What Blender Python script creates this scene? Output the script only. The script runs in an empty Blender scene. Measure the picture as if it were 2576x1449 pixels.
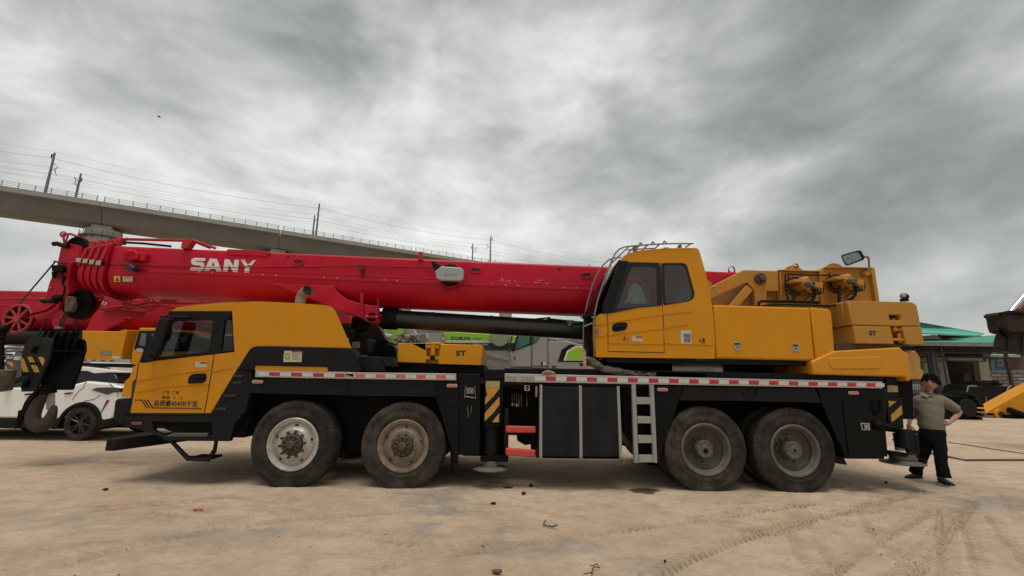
import bpy, bmesh, math, random
import numpy as np
from mathutils import Vector, Matrix, noise
from mathutils.geometry import delaunay_2d_cdt
random.seed(7); rng = np.random.default_rng(7)
R = math.radians
sc = bpy.context.scene
COL = sc.collection

# ------------------------------------------------------------------ camera
FPX, PITCH, ROLL, YAW, EYE, DIST = 1108.0, R(11.5), R(0.9), R(1.0), 1.46, 6.28
CAM = Vector((0, -DIST, EYE))
fwd = Vector((math.sin(YAW)*math.cos(PITCH), math.cos(YAW)*math.cos(PITCH), math.sin(PITCH)))
r0 = Vector((math.cos(YAW), -math.sin(YAW), 0)); u0 = r0.cross(fwd)
rgt = math.cos(ROLL)*r0 + math.sin(ROLL)*u0
upv = math.cos(ROLL)*u0 - math.sin(ROLL)*r0
cd = bpy.data.cameras.new('camera'); cam = bpy.data.objects.new('camera', cd); COL.objects.link(cam)
cam.matrix_world = Matrix(((rgt.x, upv.x, -fwd.x, CAM.x), (rgt.y, upv.y, -fwd.y, CAM.y), (rgt.z, upv.z, -fwd.z, CAM.z), (0, 0, 0, 1)))
cd.sensor_width = 36; cd.lens = FPX/2576*36; cd.clip_start = 0.05; cd.clip_end = 4000
sc.camera = cam

# ------------------------------------------------------------------ view, world, sun
sc.view_settings.view_transform = 'Standard'; sc.view_settings.look = 'None'
sc.view_settings.exposure = 0.45; sc.view_settings.gamma = 1
SUN_EL, SUN_AZ = R(78), R(-170)      # high behind the cloud, a little to the viewer's side
sun_dir = Vector((math.sin(SUN_AZ)*math.cos(SUN_EL), math.cos(SUN_AZ)*math.cos(SUN_EL), math.sin(SUN_EL)))
sl = bpy.data.lights.new('sun', 'SUN'); sl.energy = 1.5; sl.angle = R(32); sl.color = (1.0, 0.95, 0.87)
so = bpy.data.objects.new('sun', sl); COL.objects.link(so)
so.rotation_euler = sun_dir.to_track_quat('Z', 'Y').to_euler()

def raydir(x, y):
    return (fwd*FPX + rgt*(x-1288) - upv*(y-724.5)).normalized()

world = bpy.data.worlds.new('World'); sc.world = world; world.use_nodes = True
nt = world.node_tree; N = nt.nodes; Lk = nt.links; N.clear()
def wn(t, **k):
    n = N.new(t)
    for a, b in k.items(): setattr(n, a, b)
    return n
def wmath(op, a, b=None):
    n = wn('ShaderNodeMath', operation=op)
    for i, v in enumerate((a, b)):
        if v is None: continue
        if isinstance(v, (int, float)): n.inputs[i].default_value = v
        else: Lk.new(v, n.inputs[i])
    return n.outputs[0]
tc = wn('ShaderNodeTexCoord'); dirv = tc.outputs['Generated']
sep = wn('ShaderNodeSeparateXYZ'); Lk.new(dirv, sep.inputs[0])
zz = wmath('ADD', wmath('MAXIMUM', sep.outputs[2], 0.0), 0.17)
cmb = wn('ShaderNodeCombineXYZ')
Lk.new(wmath('DIVIDE', sep.outputs[0], zz), cmb.inputs[0]); Lk.new(wmath('DIVIDE', sep.outputs[1], zz), cmb.inputs[1])
def wnoise(scale, detail, rough, dist, off):
    mp = wn('ShaderNodeMapping'); Lk.new(cmb.outputs[0], mp.inputs[0])
    mp.inputs['Location'].default_value = off; mp.inputs['Rotation'].default_value = (0, 0, R(20)); mp.inputs['Scale'].default_value = (1, 0.85, 1)
    n = wn('ShaderNodeTexNoise'); Lk.new(mp.outputs[0], n.inputs['Vector'])
    n.inputs['Scale'].default_value = scale; n.inputs['Detail'].default_value = detail
    n.inputs['Roughness'].default_value = rough; n.inputs['Distortion'].default_value = dist
    return n.outputs['Fac']
n1 = wnoise(0.8, 5, 0.45, 0.2, (3.1, 1.7, 0)); n2 = wnoise(2.1, 9, 0.55, 0.35, (7.3, 4.1, 2)); n3 = wnoise(6.0, 8, 0.6, 0.3, (1.3, 9.1, 5))
def dnoise(scale, detail, rough, dist, off):
    mp = wn('ShaderNodeMapping'); Lk.new(dirv, mp.inputs[0]); mp.inputs['Location'].default_value = off; mp.inputs['Rotation'].default_value = (0, R(-6), 0); mp.inputs['Scale'].default_value = (1, 1, 1.9)
    n = wn('ShaderNodeTexNoise'); Lk.new(mp.outputs[0], n.inputs['Vector']); n.inputs['Scale'].default_value = scale; n.inputs['Detail'].default_value = detail; n.inputs['Roughness'].default_value = rough; n.inputs['Distortion'].default_value = dist
    return n.outputs['Fac']
n2 = dnoise(3.6, 9, 0.52, 0.25, (2.3, 5.1, 1.2)); n3 = dnoise(10.0, 8, 0.58, 0.3, (1.3, 2.1, 5))
v = wmath('ADD', wmath('MULTIPLY', wmath('SUBTRACT', n1, 0.5), 0.75), wmath('MULTIPLY', wmath('SUBTRACT', n2, 0.5), 1.3))
v = wmath('ADD', v, wmath('MULTIPLY', wmath('SUBTRACT', n3, 0.5), 0.24))
v = wmath('MULTIPLY', v, wmath('ADD', wmath('MULTIPLY', wmath('MINIMUM', wmath('MAXIMUM', sep.outputs[2], 0.0), 0.3), 2.2), 0.34))
v = wmath('ADD', v, 0.56)
# broad lighter and darker parts of the cloud deck: (photo x, y, amount, tightness)
for bx, by, am, kk in [(980, 360, .17, 14), (620, 300, .10, 60), (760, 440, .08, 60), (1650, 470, .12, 60), (1130, 450, .08, 110), (1480, 420, -.06, 260), (1400, 480, -.06, 160), (1000, 180, -.06, 60), (1300, 520, -.05, 300),
                       (1330, 300, .15, 22), (1250, 520, .08, 120), (1560, 230, .05, 30), (2000, 260, -.12, 14), (1950, 180, -.08, 30), (1600, 170, -.10, 40), (2450, 430, -.12, 25), (2350, 560, -.10, 90), (1150, 40, -.22, 40), (700, 60, -.10, 40), (300, 120, -.06, 30), (2330, 690, .12, 90), (2560, 120, .12, 120),
                       (60, 230, .05, 80), (100, 640, .10, 40), (2150, 120, -.05, 50), (1950, 560, .05, 60), (780, 130, -.10, 90), (1800, 320, -.08, 70), (1750, 560, .10, 60)]:
    d = raydir(bx, by)
    vm = wn('ShaderNodeVectorMath', operation='DOT_PRODUCT'); Lk.new(dirv, vm.inputs[0]); vm.inputs[1].default_value = d
    e = wmath('EXPONENT', wmath('MULTIPLY', wmath('SUBTRACT', vm.outputs['Value'], 1.0), float(kk)))
    v = wmath('ADD', v, wmath('MULTIPLY', e, am))
rp = wn('ShaderNodeValToRGB'); Lk.new(v, rp.inputs[0])
cr = rp.color_ramp; cr.interpolation = 'B_SPLINE'
cr.elements[0].position = 0.08; cr.elements[0].color = (.16, .172, .168, 1)
cr.elements[1].position = 1.02; cr.elements[1].color = (.76, .775, .735, 1)
for p_, c_ in [(.32, (.235, .248, .241)), (.55, (.375, .385, .368)), (.76, (.56, .57, .545))]:
    el = cr.elements.new(p_); el.color = (*c_, 1)
bg = wn('ShaderNodeBackground'); Lk.new(rp.outputs[0], bg.inputs[0]); bg.inputs[1].default_value = 1.0
sky = wn('ShaderNodeTexSky', sky_type='NISHITA'); sky.sun_disc = False; sky.sun_elevation = SUN_EL; sky.sun_rotation = SUN_AZ
bg2 = wn('ShaderNodeBackground'); Lk.new(sky.outputs[0], bg2.inputs[0]); bg2.inputs[1].default_value = 0.08
mx = wn('ShaderNodeMixShader'); mx.inputs[0].default_value = 0.06; Lk.new(bg.outputs[0], mx.inputs[1]); Lk.new(bg2.outputs[0], mx.inputs[2])
wo = wn('ShaderNodeOutputWorld'); Lk.new(mx.outputs[0], wo.inputs[0])

# ------------------------------------------------------------------ photo coordinates -> points on real planes of the scene
VIEW = {'V': (3900, 1100, 4.26), 'A': (0, 850, 2.5156), 'B': (0, 1250, 2.5156), 'C': (900, 900, 2.5156), 'D': (900, 1400, 2.5156), 'E': (1800, 900, 2.5156),
        'F': (1800, 1400, 2.5156), 'G': (2600, 950, 2.5156), 'H': (2600, 1400, 2.5156), 'I': (3272, 1000, 3.1225), 'J': (3272, 1400, 2.5158),
        'K': (0, 550, 2.5156), 'L': (1000, 750, 2.5156), 'M': (1900, 1200, 5.031), 'N': (0, 1150, 5.031), 'O': (350, 1150, 5.031),
        'P': (0, 1400, 5.031), 'Q': (1350, 1180, 5.031), 'R': (3600, 1250, 5.194), 'S': (2380, 940, 5.031), 'T': (3572, 1450, 2.786), 'U': (0, 0, 0.62891)}
def ray(k, x, y):
    ox, oy, s = VIEW[k]; x = (ox + x/s)*.62891; y = (oy + y/s)*.62891
    return fwd*FPX + rgt*(x-1288) - upv*(y-724.5)
def W(k, Y, x, y):
    d = ray(k, x, y); return CAM + d*((Y-CAM.y)/d.y)
def G0(k, x, y, z=0):
    d = ray(k, x, y); return CAM + d*((z-CAM.z)/d.z)
def XZ(k, Y, *c):
    return [(p.x, p.z) for p in (W(k, Y, c[i], c[i+1]) for i in range(0, len(c), 2))]

# ------------------------------------------------------------------ materials
MATS = {}
def mat(name, col, rough=.5, metal=0, var=.12, vs=3.0, dust=0, dustc=(.30, .23, .16), bump=0, bs=40, coat=0, spec=.5, emit=0, streak=0):
    if name in MATS: return MATS[name]
    m = bpy.data.materials.new(name); m.use_nodes = True; t = m.node_tree; b = t.nodes['Principled BSDF']
    b.inputs['Roughness'].default_value = rough; b.inputs['Metallic'].default_value = metal
    b.inputs['Coat Weight'].default_value = coat; b.inputs['Coat Roughness'].default_value = .15; b.inputs['Specular IOR Level'].default_value = spec
    c = t.nodes.new('ShaderNodeTexCoord')
    n = t.nodes.new('ShaderNodeTexNoise'); n.inputs['Scale'].default_value = vs; n.inputs['Detail'].default_value = 6; n.inputs['Roughness'].default_value = .65
    t.links.new(c.outputs['Object'], n.inputs['Vector'])
    mr = t.nodes.new('ShaderNodeMapRange'); mr.inputs[1].default_value = .3; mr.inputs[2].default_value = .7; mr.inputs[3].default_value = 1-var; mr.inputs[4].default_value = 1+var
    t.links.new(n.outputs['Fac'], mr.inputs[0])
    mu = t.nodes.new('ShaderNodeMix'); mu.data_type = 'RGBA'; mu.blend_type = 'MULTIPLY'; mu.inputs[0].default_value = 1
    mu.inputs[6].default_value = (*col, 1); t.links.new(mr.outputs[0], mu.inputs[7])
    out = mu.outputs[2]
    if dust:
        n2 = t.nodes.new('ShaderNodeTexNoise'); n2.inputs['Scale'].default_value = vs*2.3; n2.inputs['Detail'].default_value = 9; n2.inputs['Roughness'].default_value = .72
        mp = t.nodes.new('ShaderNodeMapping'); mp.inputs['Scale'].default_value = (1, 1, 1-.82*streak if streak else 1); mp.inputs['Location'].default_value = (4.2, 1.1, .7)
        t.links.new(c.outputs['Object'], mp.inputs[0]); t.links.new(mp.outputs[0], n2.inputs['Vector'])
        m2 = t.nodes.new('ShaderNodeMapRange'); m2.inputs[1].default_value = .42; m2.inputs[2].default_value = .72; m2.inputs[4].default_value = dust
        t.links.new(n2.outputs['Fac'], m2.inputs[0])
        md = t.nodes.new('ShaderNodeMix'); md.data_type = 'RGBA'; t.links.new(m2.outputs[0], md.inputs[0]); t.links.new(out, md.inputs[6]); md.inputs[7].default_value = (*dustc, 1)
        out = md.outputs[2]
        ra = t.nodes.new('ShaderNodeMapRange'); ra.inputs[3].default_value = rough; ra.inputs[4].default_value = min(1, rough+.45)
        t.links.new(m2.outputs[0], ra.inputs[0]); t.links.new(ra.outputs[0], b.inputs['Roughness'])
    t.links.new(out, b.inputs['Base Color'])
    if bump:
        n3 = t.nodes.new('ShaderNodeTexNoise'); n3.inputs['Scale'].default_value = bs; n3.inputs['Detail'].default_value = 4
        t.links.new(c.outputs['Object'], n3.inputs['Vector'])
        bp = t.nodes.new('ShaderNodeBump'); bp.inputs['Strength'].default_value = bump; bp.inputs['Distance'].default_value = .01
        t.links.new(n3.outputs['Fac'], bp.inputs['Height']); t.links.new(bp.outputs[0], b.inputs['Normal'])
    if emit: b.inputs['Emission Color'].default_value = (*col, 1); b.inputs['Emission Strength'].default_value = emit
    MATS[name] = m; return m
def glass(name, tint=(.6, .62, .62), refl=.12, rough=.02):
    m = bpy.data.materials.new(name); m.use_nodes = True; t = m.node_tree; t.nodes.clear()
    tr = t.nodes.new('ShaderNodeBsdfTransparent'); tr.inputs[0].default_value = (*tint, 1)
    gl = t.nodes.new('ShaderNodeBsdfGlossy'); gl.inputs['Roughness'].default_value = rough; gl.inputs[0].default_value = (.9, .95, .95, 1)
    lw = t.nodes.new('ShaderNodeLayerWeight'); lw.inputs[0].default_value = .5
    pw = t.nodes.new('ShaderNodeMath'); pw.operation = 'POWER'; pw.inputs[1].default_value = 4; t.links.new(lw.outputs['Facing'], pw.inputs[0])
    mt = t.nodes.new('ShaderNodeMath'); mt.operation = 'MULTIPLY_ADD'; mt.inputs[1].default_value = .6; mt.inputs[2].default_value = refl; t.links.new(pw.outputs[0], mt.inputs[0])
    ms = t.nodes.new('ShaderNodeMixShader'); t.links.new(mt.outputs[0], ms.inputs[0]); t.links.new(tr.outputs[0], ms.inputs[1]); t.links.new(gl.outputs[0], ms.inputs[2])
    o = t.nodes.new('ShaderNodeOutputMaterial'); t.links.new(ms.outputs[0], o.inputs[0])
    MATS[name] = m; return m

YEL = mat('yellow_paint', (.58, .235, .002), .36, spec=.16, bump=.22, bs=2.2, var=.06, coat=.10, dust=.22, dustc=(.36, .21, .07), vs=1.7, streak=.6)
YELD = mat('dusty_yellow_paint', (.44, .20, .024), .6, spec=.3, var=.10, dust=.35, dustc=(.36, .23, .11), vs=2.2, streak=.7)
YELG = mat('glossy_yellow_paint', (.58, .235, .003), .30, spec=.3, var=.05, coat=.06, dust=.06, dustc=(.45, .28, .10), vs=1.3)
RED = mat('red_paint', (.44, .002, .021), .38, spec=.18, bump=.22, bs=2.2, var=.10, coat=.08, dust=.15, dustc=(.33, .06, .055), vs=1.6, streak=.6)
REDD = mat('faded_red_paint', (.40, .012, .024), .55, spec=.3, var=.12, dust=.22, dustc=(.30, .09, .08), vs=2)
BLK = mat('black_paint', (.003, .003, .0032), .42, spec=.16, var=.3, dust=.12, dustc=(.020, .018, .016), vs=2.0, streak=.6)
BLKM = mat('matte_black_plastic', (.006, .006, .0066), .6, spec=.2, var=.25, dust=.2, dustc=(.026, .023, .021), vs=2.5)
BLKD = mat('greasy_dark_metal', (.003, .0028, .0026), .65, spec=.14, var=.4, dust=.15, dustc=(.02, .015, .011), vs=6)
BLKW = mat('dusty_black_fender', (.006, .006, .007), .5, spec=.2, var=.2, dust=.3, dustc=(.026, .023, .021), vs=1.5, streak=.7)
TANK = mat('fuel_tank_black', (.006, .0066, .008), .42, spec=.22, var=.2, dust=.5, dustc=(.032, .031, .030), vs=3.0, streak=.85)
TYRE = mat('dusty_tyre_rubber', (.025, .022, .0185), .85, spec=.2, var=.18, vs=2.2, dust=.85, dustc=(.11, .09, .069), bump=.4, bs=55)
TYRED = mat('dark_tyre_rubber', (.018, .0165, .0145), .8, spec=.2, var=.2, vs=2.2, dust=.7, dustc=(.088, .073, .057), bump=.3, bs=60)
RIMS = mat('worn_silver_rim', (.50, .485, .455), .42, .5, var=.15, vs=7, dust=.5, dustc=(.20, .13, .08), bump=.2)
RIMR = mat('rusty_silver_rim', (.26, .21, .17), .55, .35, var=.25, vs=7, dust=.8, dustc=(.15, .085, .05), bump=.2)
RIMD = mat('dirty_grey_rim', (.13, .115, .10), .6, .2, var=.25, vs=6, dust=.6, dustc=(.10, .075, .055), bump=.2)
HUBM = mat('rusty_hub_metal', (.085, .065, .052), .75, .2, var=.4, vs=14, dust=.5, dustc=(.14, .09, .06))
ALU = mat('aluminium_rail', (.40, .40, .39), .45, .5, var=.08, dust=.3, dustc=(.28, .26, .22), vs=4)
ALUD = mat('dull_aluminium', (.32, .315, .29), .6, .25, var=.10, dust=.4, dustc=(.24, .21, .165), vs=6)
TAPER = mat('red_reflective_tape', (.42, .010, .020), .35, var=.12, vs=9, dust=.15)
TAPEF = mat('faded_red_tape', (.55, .085, .07), .45, var=.12, vs=9, dust=.25, dustc=(.5, .35, .3))
TAPEW = mat('white_reflective_tape', (.52, .52, .50), .4, var=.08, vs=14, dust=.4, dustc=(.35, .33, .29))
WHT = mat('white_lettering', (.68, .66, .63), .5, var=.05)
DKT = mat('black_lettering', (.02, .015, .012), .6, var=.1)
HAZY = mat('hazard_yellow', (.52, .26, .03), .55, var=.15, dust=.35, dustc=(.2, .14, .08), vs=6)
CREAM = mat('cream_label', (.46, .43, .30), .6, var=.12, vs=30)
REDL = mat('red_label', (.35, .03, .02), .6, var=.1)
CHR = mat('chrome', (.62, .62, .62), .15, 1.0, var=.05)
AMB = mat('amber_lens', (.55, .15, .03), .25, coat=.5, var=.1)
STL = mat('bare_steel', (.22, .205, .185), .5, .7, var=.25, vs=12, dust=.4, dustc=(.13, .09, .06))
GRYP = mat('grey_painted_tube', (.16, .16, .155), .5, .2, var=.1, vs=8, dust=.3)
ORNG = mat('red_orange_bar', (.52, .045, .025), .45, var=.1, dust=.25, dustc=(.35, .18, .13), vs=8)
BROWN = mat('dark_brown_panel', (.030, .014, .008), .7, var=.25, dust=.2, vs=4)
CLOTH = mat('dirty_brown_cloth', (.09, .068, .05), .95, var=.35, vs=9, bump=.5, bs=30)
SILV = mat('silver_plastic_cover', (.33, .345, .35), .45, .1, var=.05, dust=.1)
GLS = glass('cab_glass', (.62, .64, .63), .03)
GLSD = glass('tinted_glass', (.66, .69, .68), .05)
MIR = mat('mirror_glass', (.25, .26, .26), .12, .9, var=.4, vs=18, dust=.5, dustc=(.2, .17, .13))

def holed(loops):
    flat = [q for l in loops for q in l]; ed = []; o = 0
    for l in loops: k = len(l); ed += [(o+i, o+(i+1) % k) for i in range(k)]; o += k
    r = delaunay_2d_cdt([Vector(q) for q in flat], ed, [], 1, 1e-7); vv, ff, ov = r[0], r[2], r[3]
    def inside(p, l):
        c = False; j = len(l)-1
        for i in range(len(l)):
            if (l[i][1] > p[1]) != (l[j][1] > p[1]) and p[0] < (l[j][0]-l[i][0])*(p[1]-l[i][1])/(l[j][1]-l[i][1])+l[i][0]: c = not c
            j = i
        return c
    out = []
    for f in ff:
        c = sum((vv[i] for i in f), Vector((0, 0)))/len(f)
        if inside(c, loops[0]) and not any(inside(c, h) for h in loops[1:]):
            if all(ov[i] for i in f): out.append(tuple(ov[i][0] for i in f))
    return out
# ------------------------------------------------------------------ mesh builder
class MB:
    def __init__(s): s.v = []; s.f = []; s.m = []; s.mi = 0
    def add(s, vs, fs):
        o = len(s.v); s.v += [tuple(q) for q in vs]; s.f += [[i+o for i in f] for f in fs]; s.m += [s.mi]*len(fs); return s
    def box(s, x0, x1, y0, y1, z0, z1):
        return s.add([(x0, y0, z0), (x1, y0, z0), (x1, y1, z0), (x0, y1, z0), (x0, y0, z1), (x1, y0, z1), (x1, y1, z1), (x0, y1, z1)],
                     [(0, 3, 2, 1), (4, 5, 6, 7), (0, 1, 5, 4), (1, 2, 6, 5), (2, 3, 7, 6), (3, 0, 4, 7)])
    def hexa(s, p):
        return s.add(p, [(0, 3, 2, 1), (4, 5, 6, 7), (0, 1, 5, 4), (1, 2, 6, 5), (2, 3, 7, 6), (3, 0, 4, 7)])
    def prism(s, pts, y0, y1, holes=(), back=None):
        def sa(l): return sum(l[i][0]*l[(i+1) % len(l)][1]-l[(i+1) % len(l)][0]*l[i][1] for i in range(len(l)))
        loops = [list(pts)] + [list(h) for h in holes]
        if holes: loops = [l if (sa(l) > 0) == (i == 0) else l[::-1] for i, l in enumerate(loops)]
        n = sum(map(len, loops))
        flat = [q for l in loops for q in l]; bk = [q for l in ([back] if back else loops) for q in l]
        vs = [(x, y0, z) for x, z in flat] + [(x, y1, z) for x, z in bk]
        if holes:
            tr = holed(loops); fs = [tuple(t) for t in tr] + [tuple(i+n for i in t) for t in tr]
        else: fs = [tuple(range(n)), tuple(range(n, 2*n))]
        o = 0
        for l in loops:
            k = len(l); fs += [(o+i, o+(i+1) % k, o+(i+1) % k+n, o+i+n) for i in range(k)]; o += k
        return s.add(vs, fs)
    def plate(s, pts3, nrm, th):      # polygon of 3-D points, thickened along nrm
        n = len(pts3); nv = Vector(nrm)*th; vs = [Vector(p) for p in pts3]; vs += [p+nv for p in vs]
        return s.add(vs, [tuple(range(n)), tuple(range(n, 2*n))] + [(i, (i+1) % n, (i+1) % n+n, i+n) for i in range(n)])
    def ring(s, c, ax, r, n, up=None):
        ax = Vector(ax).normalized(); a = ax.orthogonal() if up is None else up; a.normalize(); b = ax.cross(a)
        return [Vector(c)+a*math.cos(2*math.pi*i/n)*r+b*math.sin(2*math.pi*i/n)*r for i in range(n)]
    def cyl(s, p0, p1, r0, r1=None, n=20):
        r1 = r0 if r1 is None else r1; ax = Vector(p1)-Vector(p0); up = ax.orthogonal()
        vs = s.ring(p0, ax, r0, n, up.copy()) + s.ring(p1, ax, r1, n, up.copy())
        return s.add(vs, [tuple(range(n)), tuple(range(n, 2*n))] + [(i, (i+1) % n, (i+1) % n+n, i+n) for i in range(n)])
    def tube(s, path, r, n=10, cap=True):
        P = [Vector(p) for p in path]; rs = r if isinstance(r, (list, tuple)) else [r]*len(P); up = None; vs = []
        for i, p in enumerate(P):
            t = (P[min(i+1, len(P)-1)]-P[max(i-1, 0)]).normalized()
            if up is None: up = t.orthogonal().normalized()
            up = (up - t*up.dot(t))
            if up.length < 1e-5: up = t.orthogonal()
            up.normalize(); b = t.cross(up)
            vs += [p+up*math.cos(2*math.pi*j/n)*rs[i]+b*math.sin(2*math.pi*j/n)*rs[i] for j in range(n)]
        k = len(P); fs = [(i*n+j, i*n+(j+1) % n, (i+1)*n+(j+1) % n, (i+1)*n+j) for i in range(k-1) for j in range(n)]
        if cap: fs += [tuple(range(n)), tuple(range((k-1)*n, k*n))]
        return s.add(vs, fs)
    def lathe(s, c, prof, n=64, lug=None):     # axis along +Y; prof = (radius, y); lug = {profile index: (depth, period, duty, phase)}
        vs = []; c = Vector(c); k = len(prof)
        for i in range(n):
            a = 2*math.pi*i/n
            for j, (r, y) in enumerate(prof):
                if lug and j in lug:
                    dp, per, duty, ph = lug[j]
                    if (i+ph) % per < duty: r -= dp
                vs.append(c+Vector((math.sin(a)*r, y, math.cos(a)*r)))
        fs = [(i*k+j, i*k+j+1, ((i+1) % n)*k+j+1, ((i+1) % n)*k+j) for i in range(n) for j in range(k-1)]
        return s.add(vs, fs)
    def ball(s, c, rx, ry=None, rz=None, n=14, m=9):
        ry = rx if ry is None else ry; rz = rx if rz is None else rz; c = Vector(c)
        vs = [c+Vector((0, 0, rz))]
        for j in range(1, m):
            for i in range(n): a = 2*math.pi*i/n; b = math.pi*j/m; vs.append(c+Vector((math.cos(a)*math.sin(b)*rx, math.sin(a)*math.sin(b)*ry, math.cos(b)*rz)))
        vs.append(c-Vector((0, 0, rz))); fs = [(0, 1+i, 1+(i+1) % n) for i in range(n)]
        for j in range(m-2): fs += [(1+j*n+i, 1+(j+1)*n+i, 1+(j+1)*n+(i+1) % n, 1+j*n+(i+1) % n) for i in range(n)]
        e = len(vs)-1; fs += [(e, 1+(m-2)*n+(i+1) % n, 1+(m-2)*n+i) for i in range(n)]
        return s.add(vs, fs)

ORG = {}
def tag(o, label=None, cat=None, group=None, kind=None):
    if label: o['label'] = label
    if cat: o['category'] = cat
    if group: o['group'] = group
    if kind: o['kind'] = kind
    return o
def thing(name, label, cat, loc=(0, 0, 0), group=None):
    o = bpy.data.objects.new(name, None); COL.objects.link(o); o.location = loc; o.empty_display_size = .2; ORG[o.name] = Vector(loc)
    return tag(o, label, cat, group)
def part(name, mb, m, parent=None, bev=0, seg=2, label=None, local=None, sharp=35, sub=0, loc=None):
    """mesh object from world coordinates (or, with local=origin, from coordinates about that origin)"""
    me = bpy.data.meshes.new(name); po = ORG[parent.name] if parent else Vector((0, 0, 0))
    if local is not None: org = Vector(local); vs = mb.v
    else:
        org = po if parent else Vector(loc or (0, 0, 0)); vs = [tuple(Vector(q)-org) for q in mb.v]
    me.from_pydata(vs, [], mb.f)
    ms = m if isinstance(m, (list, tuple)) else [m]
    for q in ms: me.materials.append(q)
    if len(ms) > 1: me.polygons.foreach_set('material_index', mb.m)
    bm = bmesh.new(); bm.from_mesh(me); bmesh.ops.recalc_face_normals(bm, faces=bm.faces)
    for f in bm.faces: f.smooth = True
    bm.to_mesh(me); bm.free()
    me.set_sharp_from_angle(angle=R(sharp))
    o = bpy.data.objects.new(name, me); COL.objects.link(o)
    if parent: o.parent = parent; o.location = org-po
    else: o.location = org
    ORG[o.name] = org
    if bev:
        b = o.modifiers.new('bevel', 'BEVEL'); b.width = bev; b.segments = seg; b.limit_method = 'ANGLE'; b.angle_limit = R(38); b.harden_normals = False
    if sub: sm = o.modifiers.new('sub', 'SUBSURF'); sm.levels = sub; sm.render_levels = sub
    if label: o['label'] = label
    return o
def copyobj(o, parent, loc=None):
    c = o.copy(); COL.objects.link(c); c.parent = parent
    if loc is not None: c.location = loc
    for ch in [q for q in o.children]: copyobj(ch, c)
    return c
def copythings(root, loc, label=None, rot=None):
    c = root.copy(); COL.objects.link(c); c.location = loc
    if rot is not None: c.rotation_euler = rot
    if label: c['label'] = label
    for ch in list(root.children): copyobj(ch, c)
    return c
def text(s, name, m, parent, box, Y, bold=0, rot=0, shear=0, k='U'):
    """flat lettering filling the photo box (x0,y0,x1,y1) on the plane y=Y"""
    a = W(k, Y, box[0], box[1]); b = W(k, Y, box[2], box[3])
    return text3(s, name, m, parent, Vector((a.x, Y, b.z)), b.x-a.x, a.z-b.z, bold, rot, shear)
def text3(s, name, m, parent, bl, w, h, bold=0, rot=0, shear=0):
    cu = bpy.data.curves.new(name, 'FONT'); cu.body = s; cu.size = 1; cu.offset = bold; cu.resolution_u = 3; cu.shear = shear
    t = bpy.data.objects.new(name+'_tmp', cu); COL.objects.link(t); bpy.context.view_layer.update()
    me0 = t.evaluated_get(bpy.context.evaluated_depsgraph_get()).to_mesh()
    v = [q.co.copy() for q in me0.vertices]; f = [tuple(p.vertices) for p in me0.polygons]
    t.evaluated_get(bpy.context.evaluated_depsgraph_get()).to_mesh_clear(); bpy.data.objects.remove(t); bpy.data.curves.remove(cu)
    x0 = min(q.x for q in v); x1 = max(q.x for q in v); y0 = min(q.y for q in v); y1 = max(q.y for q in v)
    mb = MB(); cr_, sr_ = math.cos(rot), math.sin(rot); vs = []
    for q in v:
        a = (q.x-x0)/(x1-x0)*w; b = (q.y-y0)/(y1-y0)*h
        vs.append((bl[0]+a*cr_-b*sr_, bl[1], bl[2]+a*sr_+b*cr_))
    mb.add(vs, f)
    return part(name, mb, m, parent)
def rrect(x0, z0, x1, z1, r, n=4):
    o = []
    for cx, cz, a0 in ((x1-r, z1-r, 0), (x0+r, z1-r, 90), (x0+r, z0+r, 180), (x1-r, z0+r, 270)):
        for i in range(n+1): a = R(a0+90*i/n); o.append((cx+math.cos(a)*r, cz+math.sin(a)*r))
    return o
def rpoly(pts, r, n=3):         # polygon with rounded corners
    o = []; k = len(pts)
    for i in range(k):
        p = Vector(pts[i]); a = Vector(pts[i-1]); b = Vector(pts[(i+1) % k]); da = a-p; db = b-p
        q = min(r, da.length*.45, db.length*.45); A = p+da.normalized()*q; B = p+db.normalized()*q
        for j in range(n+1): t = j/n; o.append(tuple(A*(1-t)**2+p*2*t*(1-t)+B*t*t))
    return o
def circ(cx, cz, rx, rz=None, n=20):
    rz = rz or rx; return [(cx+math.cos(2*math.pi*i/n)*rx, cz+math.sin(2*math.pi*i/n)*rz) for i in range(n)]
# ================================================================== the ground: one sheet, fine near the camera
VIEW['Y'] = (2048, 1700, 1.2578); VIEW['Z'] = (0, 1700, 1.2578)
def vnoise(x, y, seed):
    r = np.random.default_rng(seed); T = r.random((256, 256)); xi = np.floor(x).astype(int); yi = np.floor(y).astype(int); fx = x-xi; fy = y-yi
    fx = fx*fx*(3-2*fx); fy = fy*fy*(3-2*fy); a = T[xi % 256, yi % 256]; b = T[(xi+1) % 256, yi % 256]; c = T[xi % 256, (yi+1) % 256]; d = T[(xi+1) % 256, (yi+1) % 256]
    return (a*(1-fx)+b*fx)*(1-fy)+(c*(1-fx)+d*fx)*fy-.5
def fbm(x, y, f, oct, seed):
    v = 0; a = 1
    for i in range(oct): v = v+a*vnoise(x*f+17*i, y*f+31*i, seed+i); f *= 2.03; a *= .52
    return v
def grid_axis(lo, hi, step, far_lo, far_hi):
    a = list(np.arange(lo, hi, step)); s = step
    while a[-1] < far_hi: s *= 1.16; a.append(a[-1]+s)
    s = step; l = [lo]
    while l[-1] > far_lo: s *= 1.16; l.append(l[-1]-s)
    return np.array(l[:0:-1]+a)
gx = grid_axis(-7.2, 7.6, .022, -900, 900); gx = np.unique(np.concatenate([gx[(gx < .9) | (gx > 5.4)], np.arange(.9, 5.4, .0105)]))
gy = grid_axis(-3.35, 1.0, .022, -60, 1500); gy = np.unique(np.concatenate([gy[(gy < -3.2) | (gy > -.9)], np.arange(-3.2, -.9, .0105)]))
GX, GY = np.meshgrid(gx, gy, indexing='ij')
near = np.clip((14-np.hypot(GX, GY))/8, 0, 1)*np.clip((1.6-GY)/1.0, .25, 1)
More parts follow.
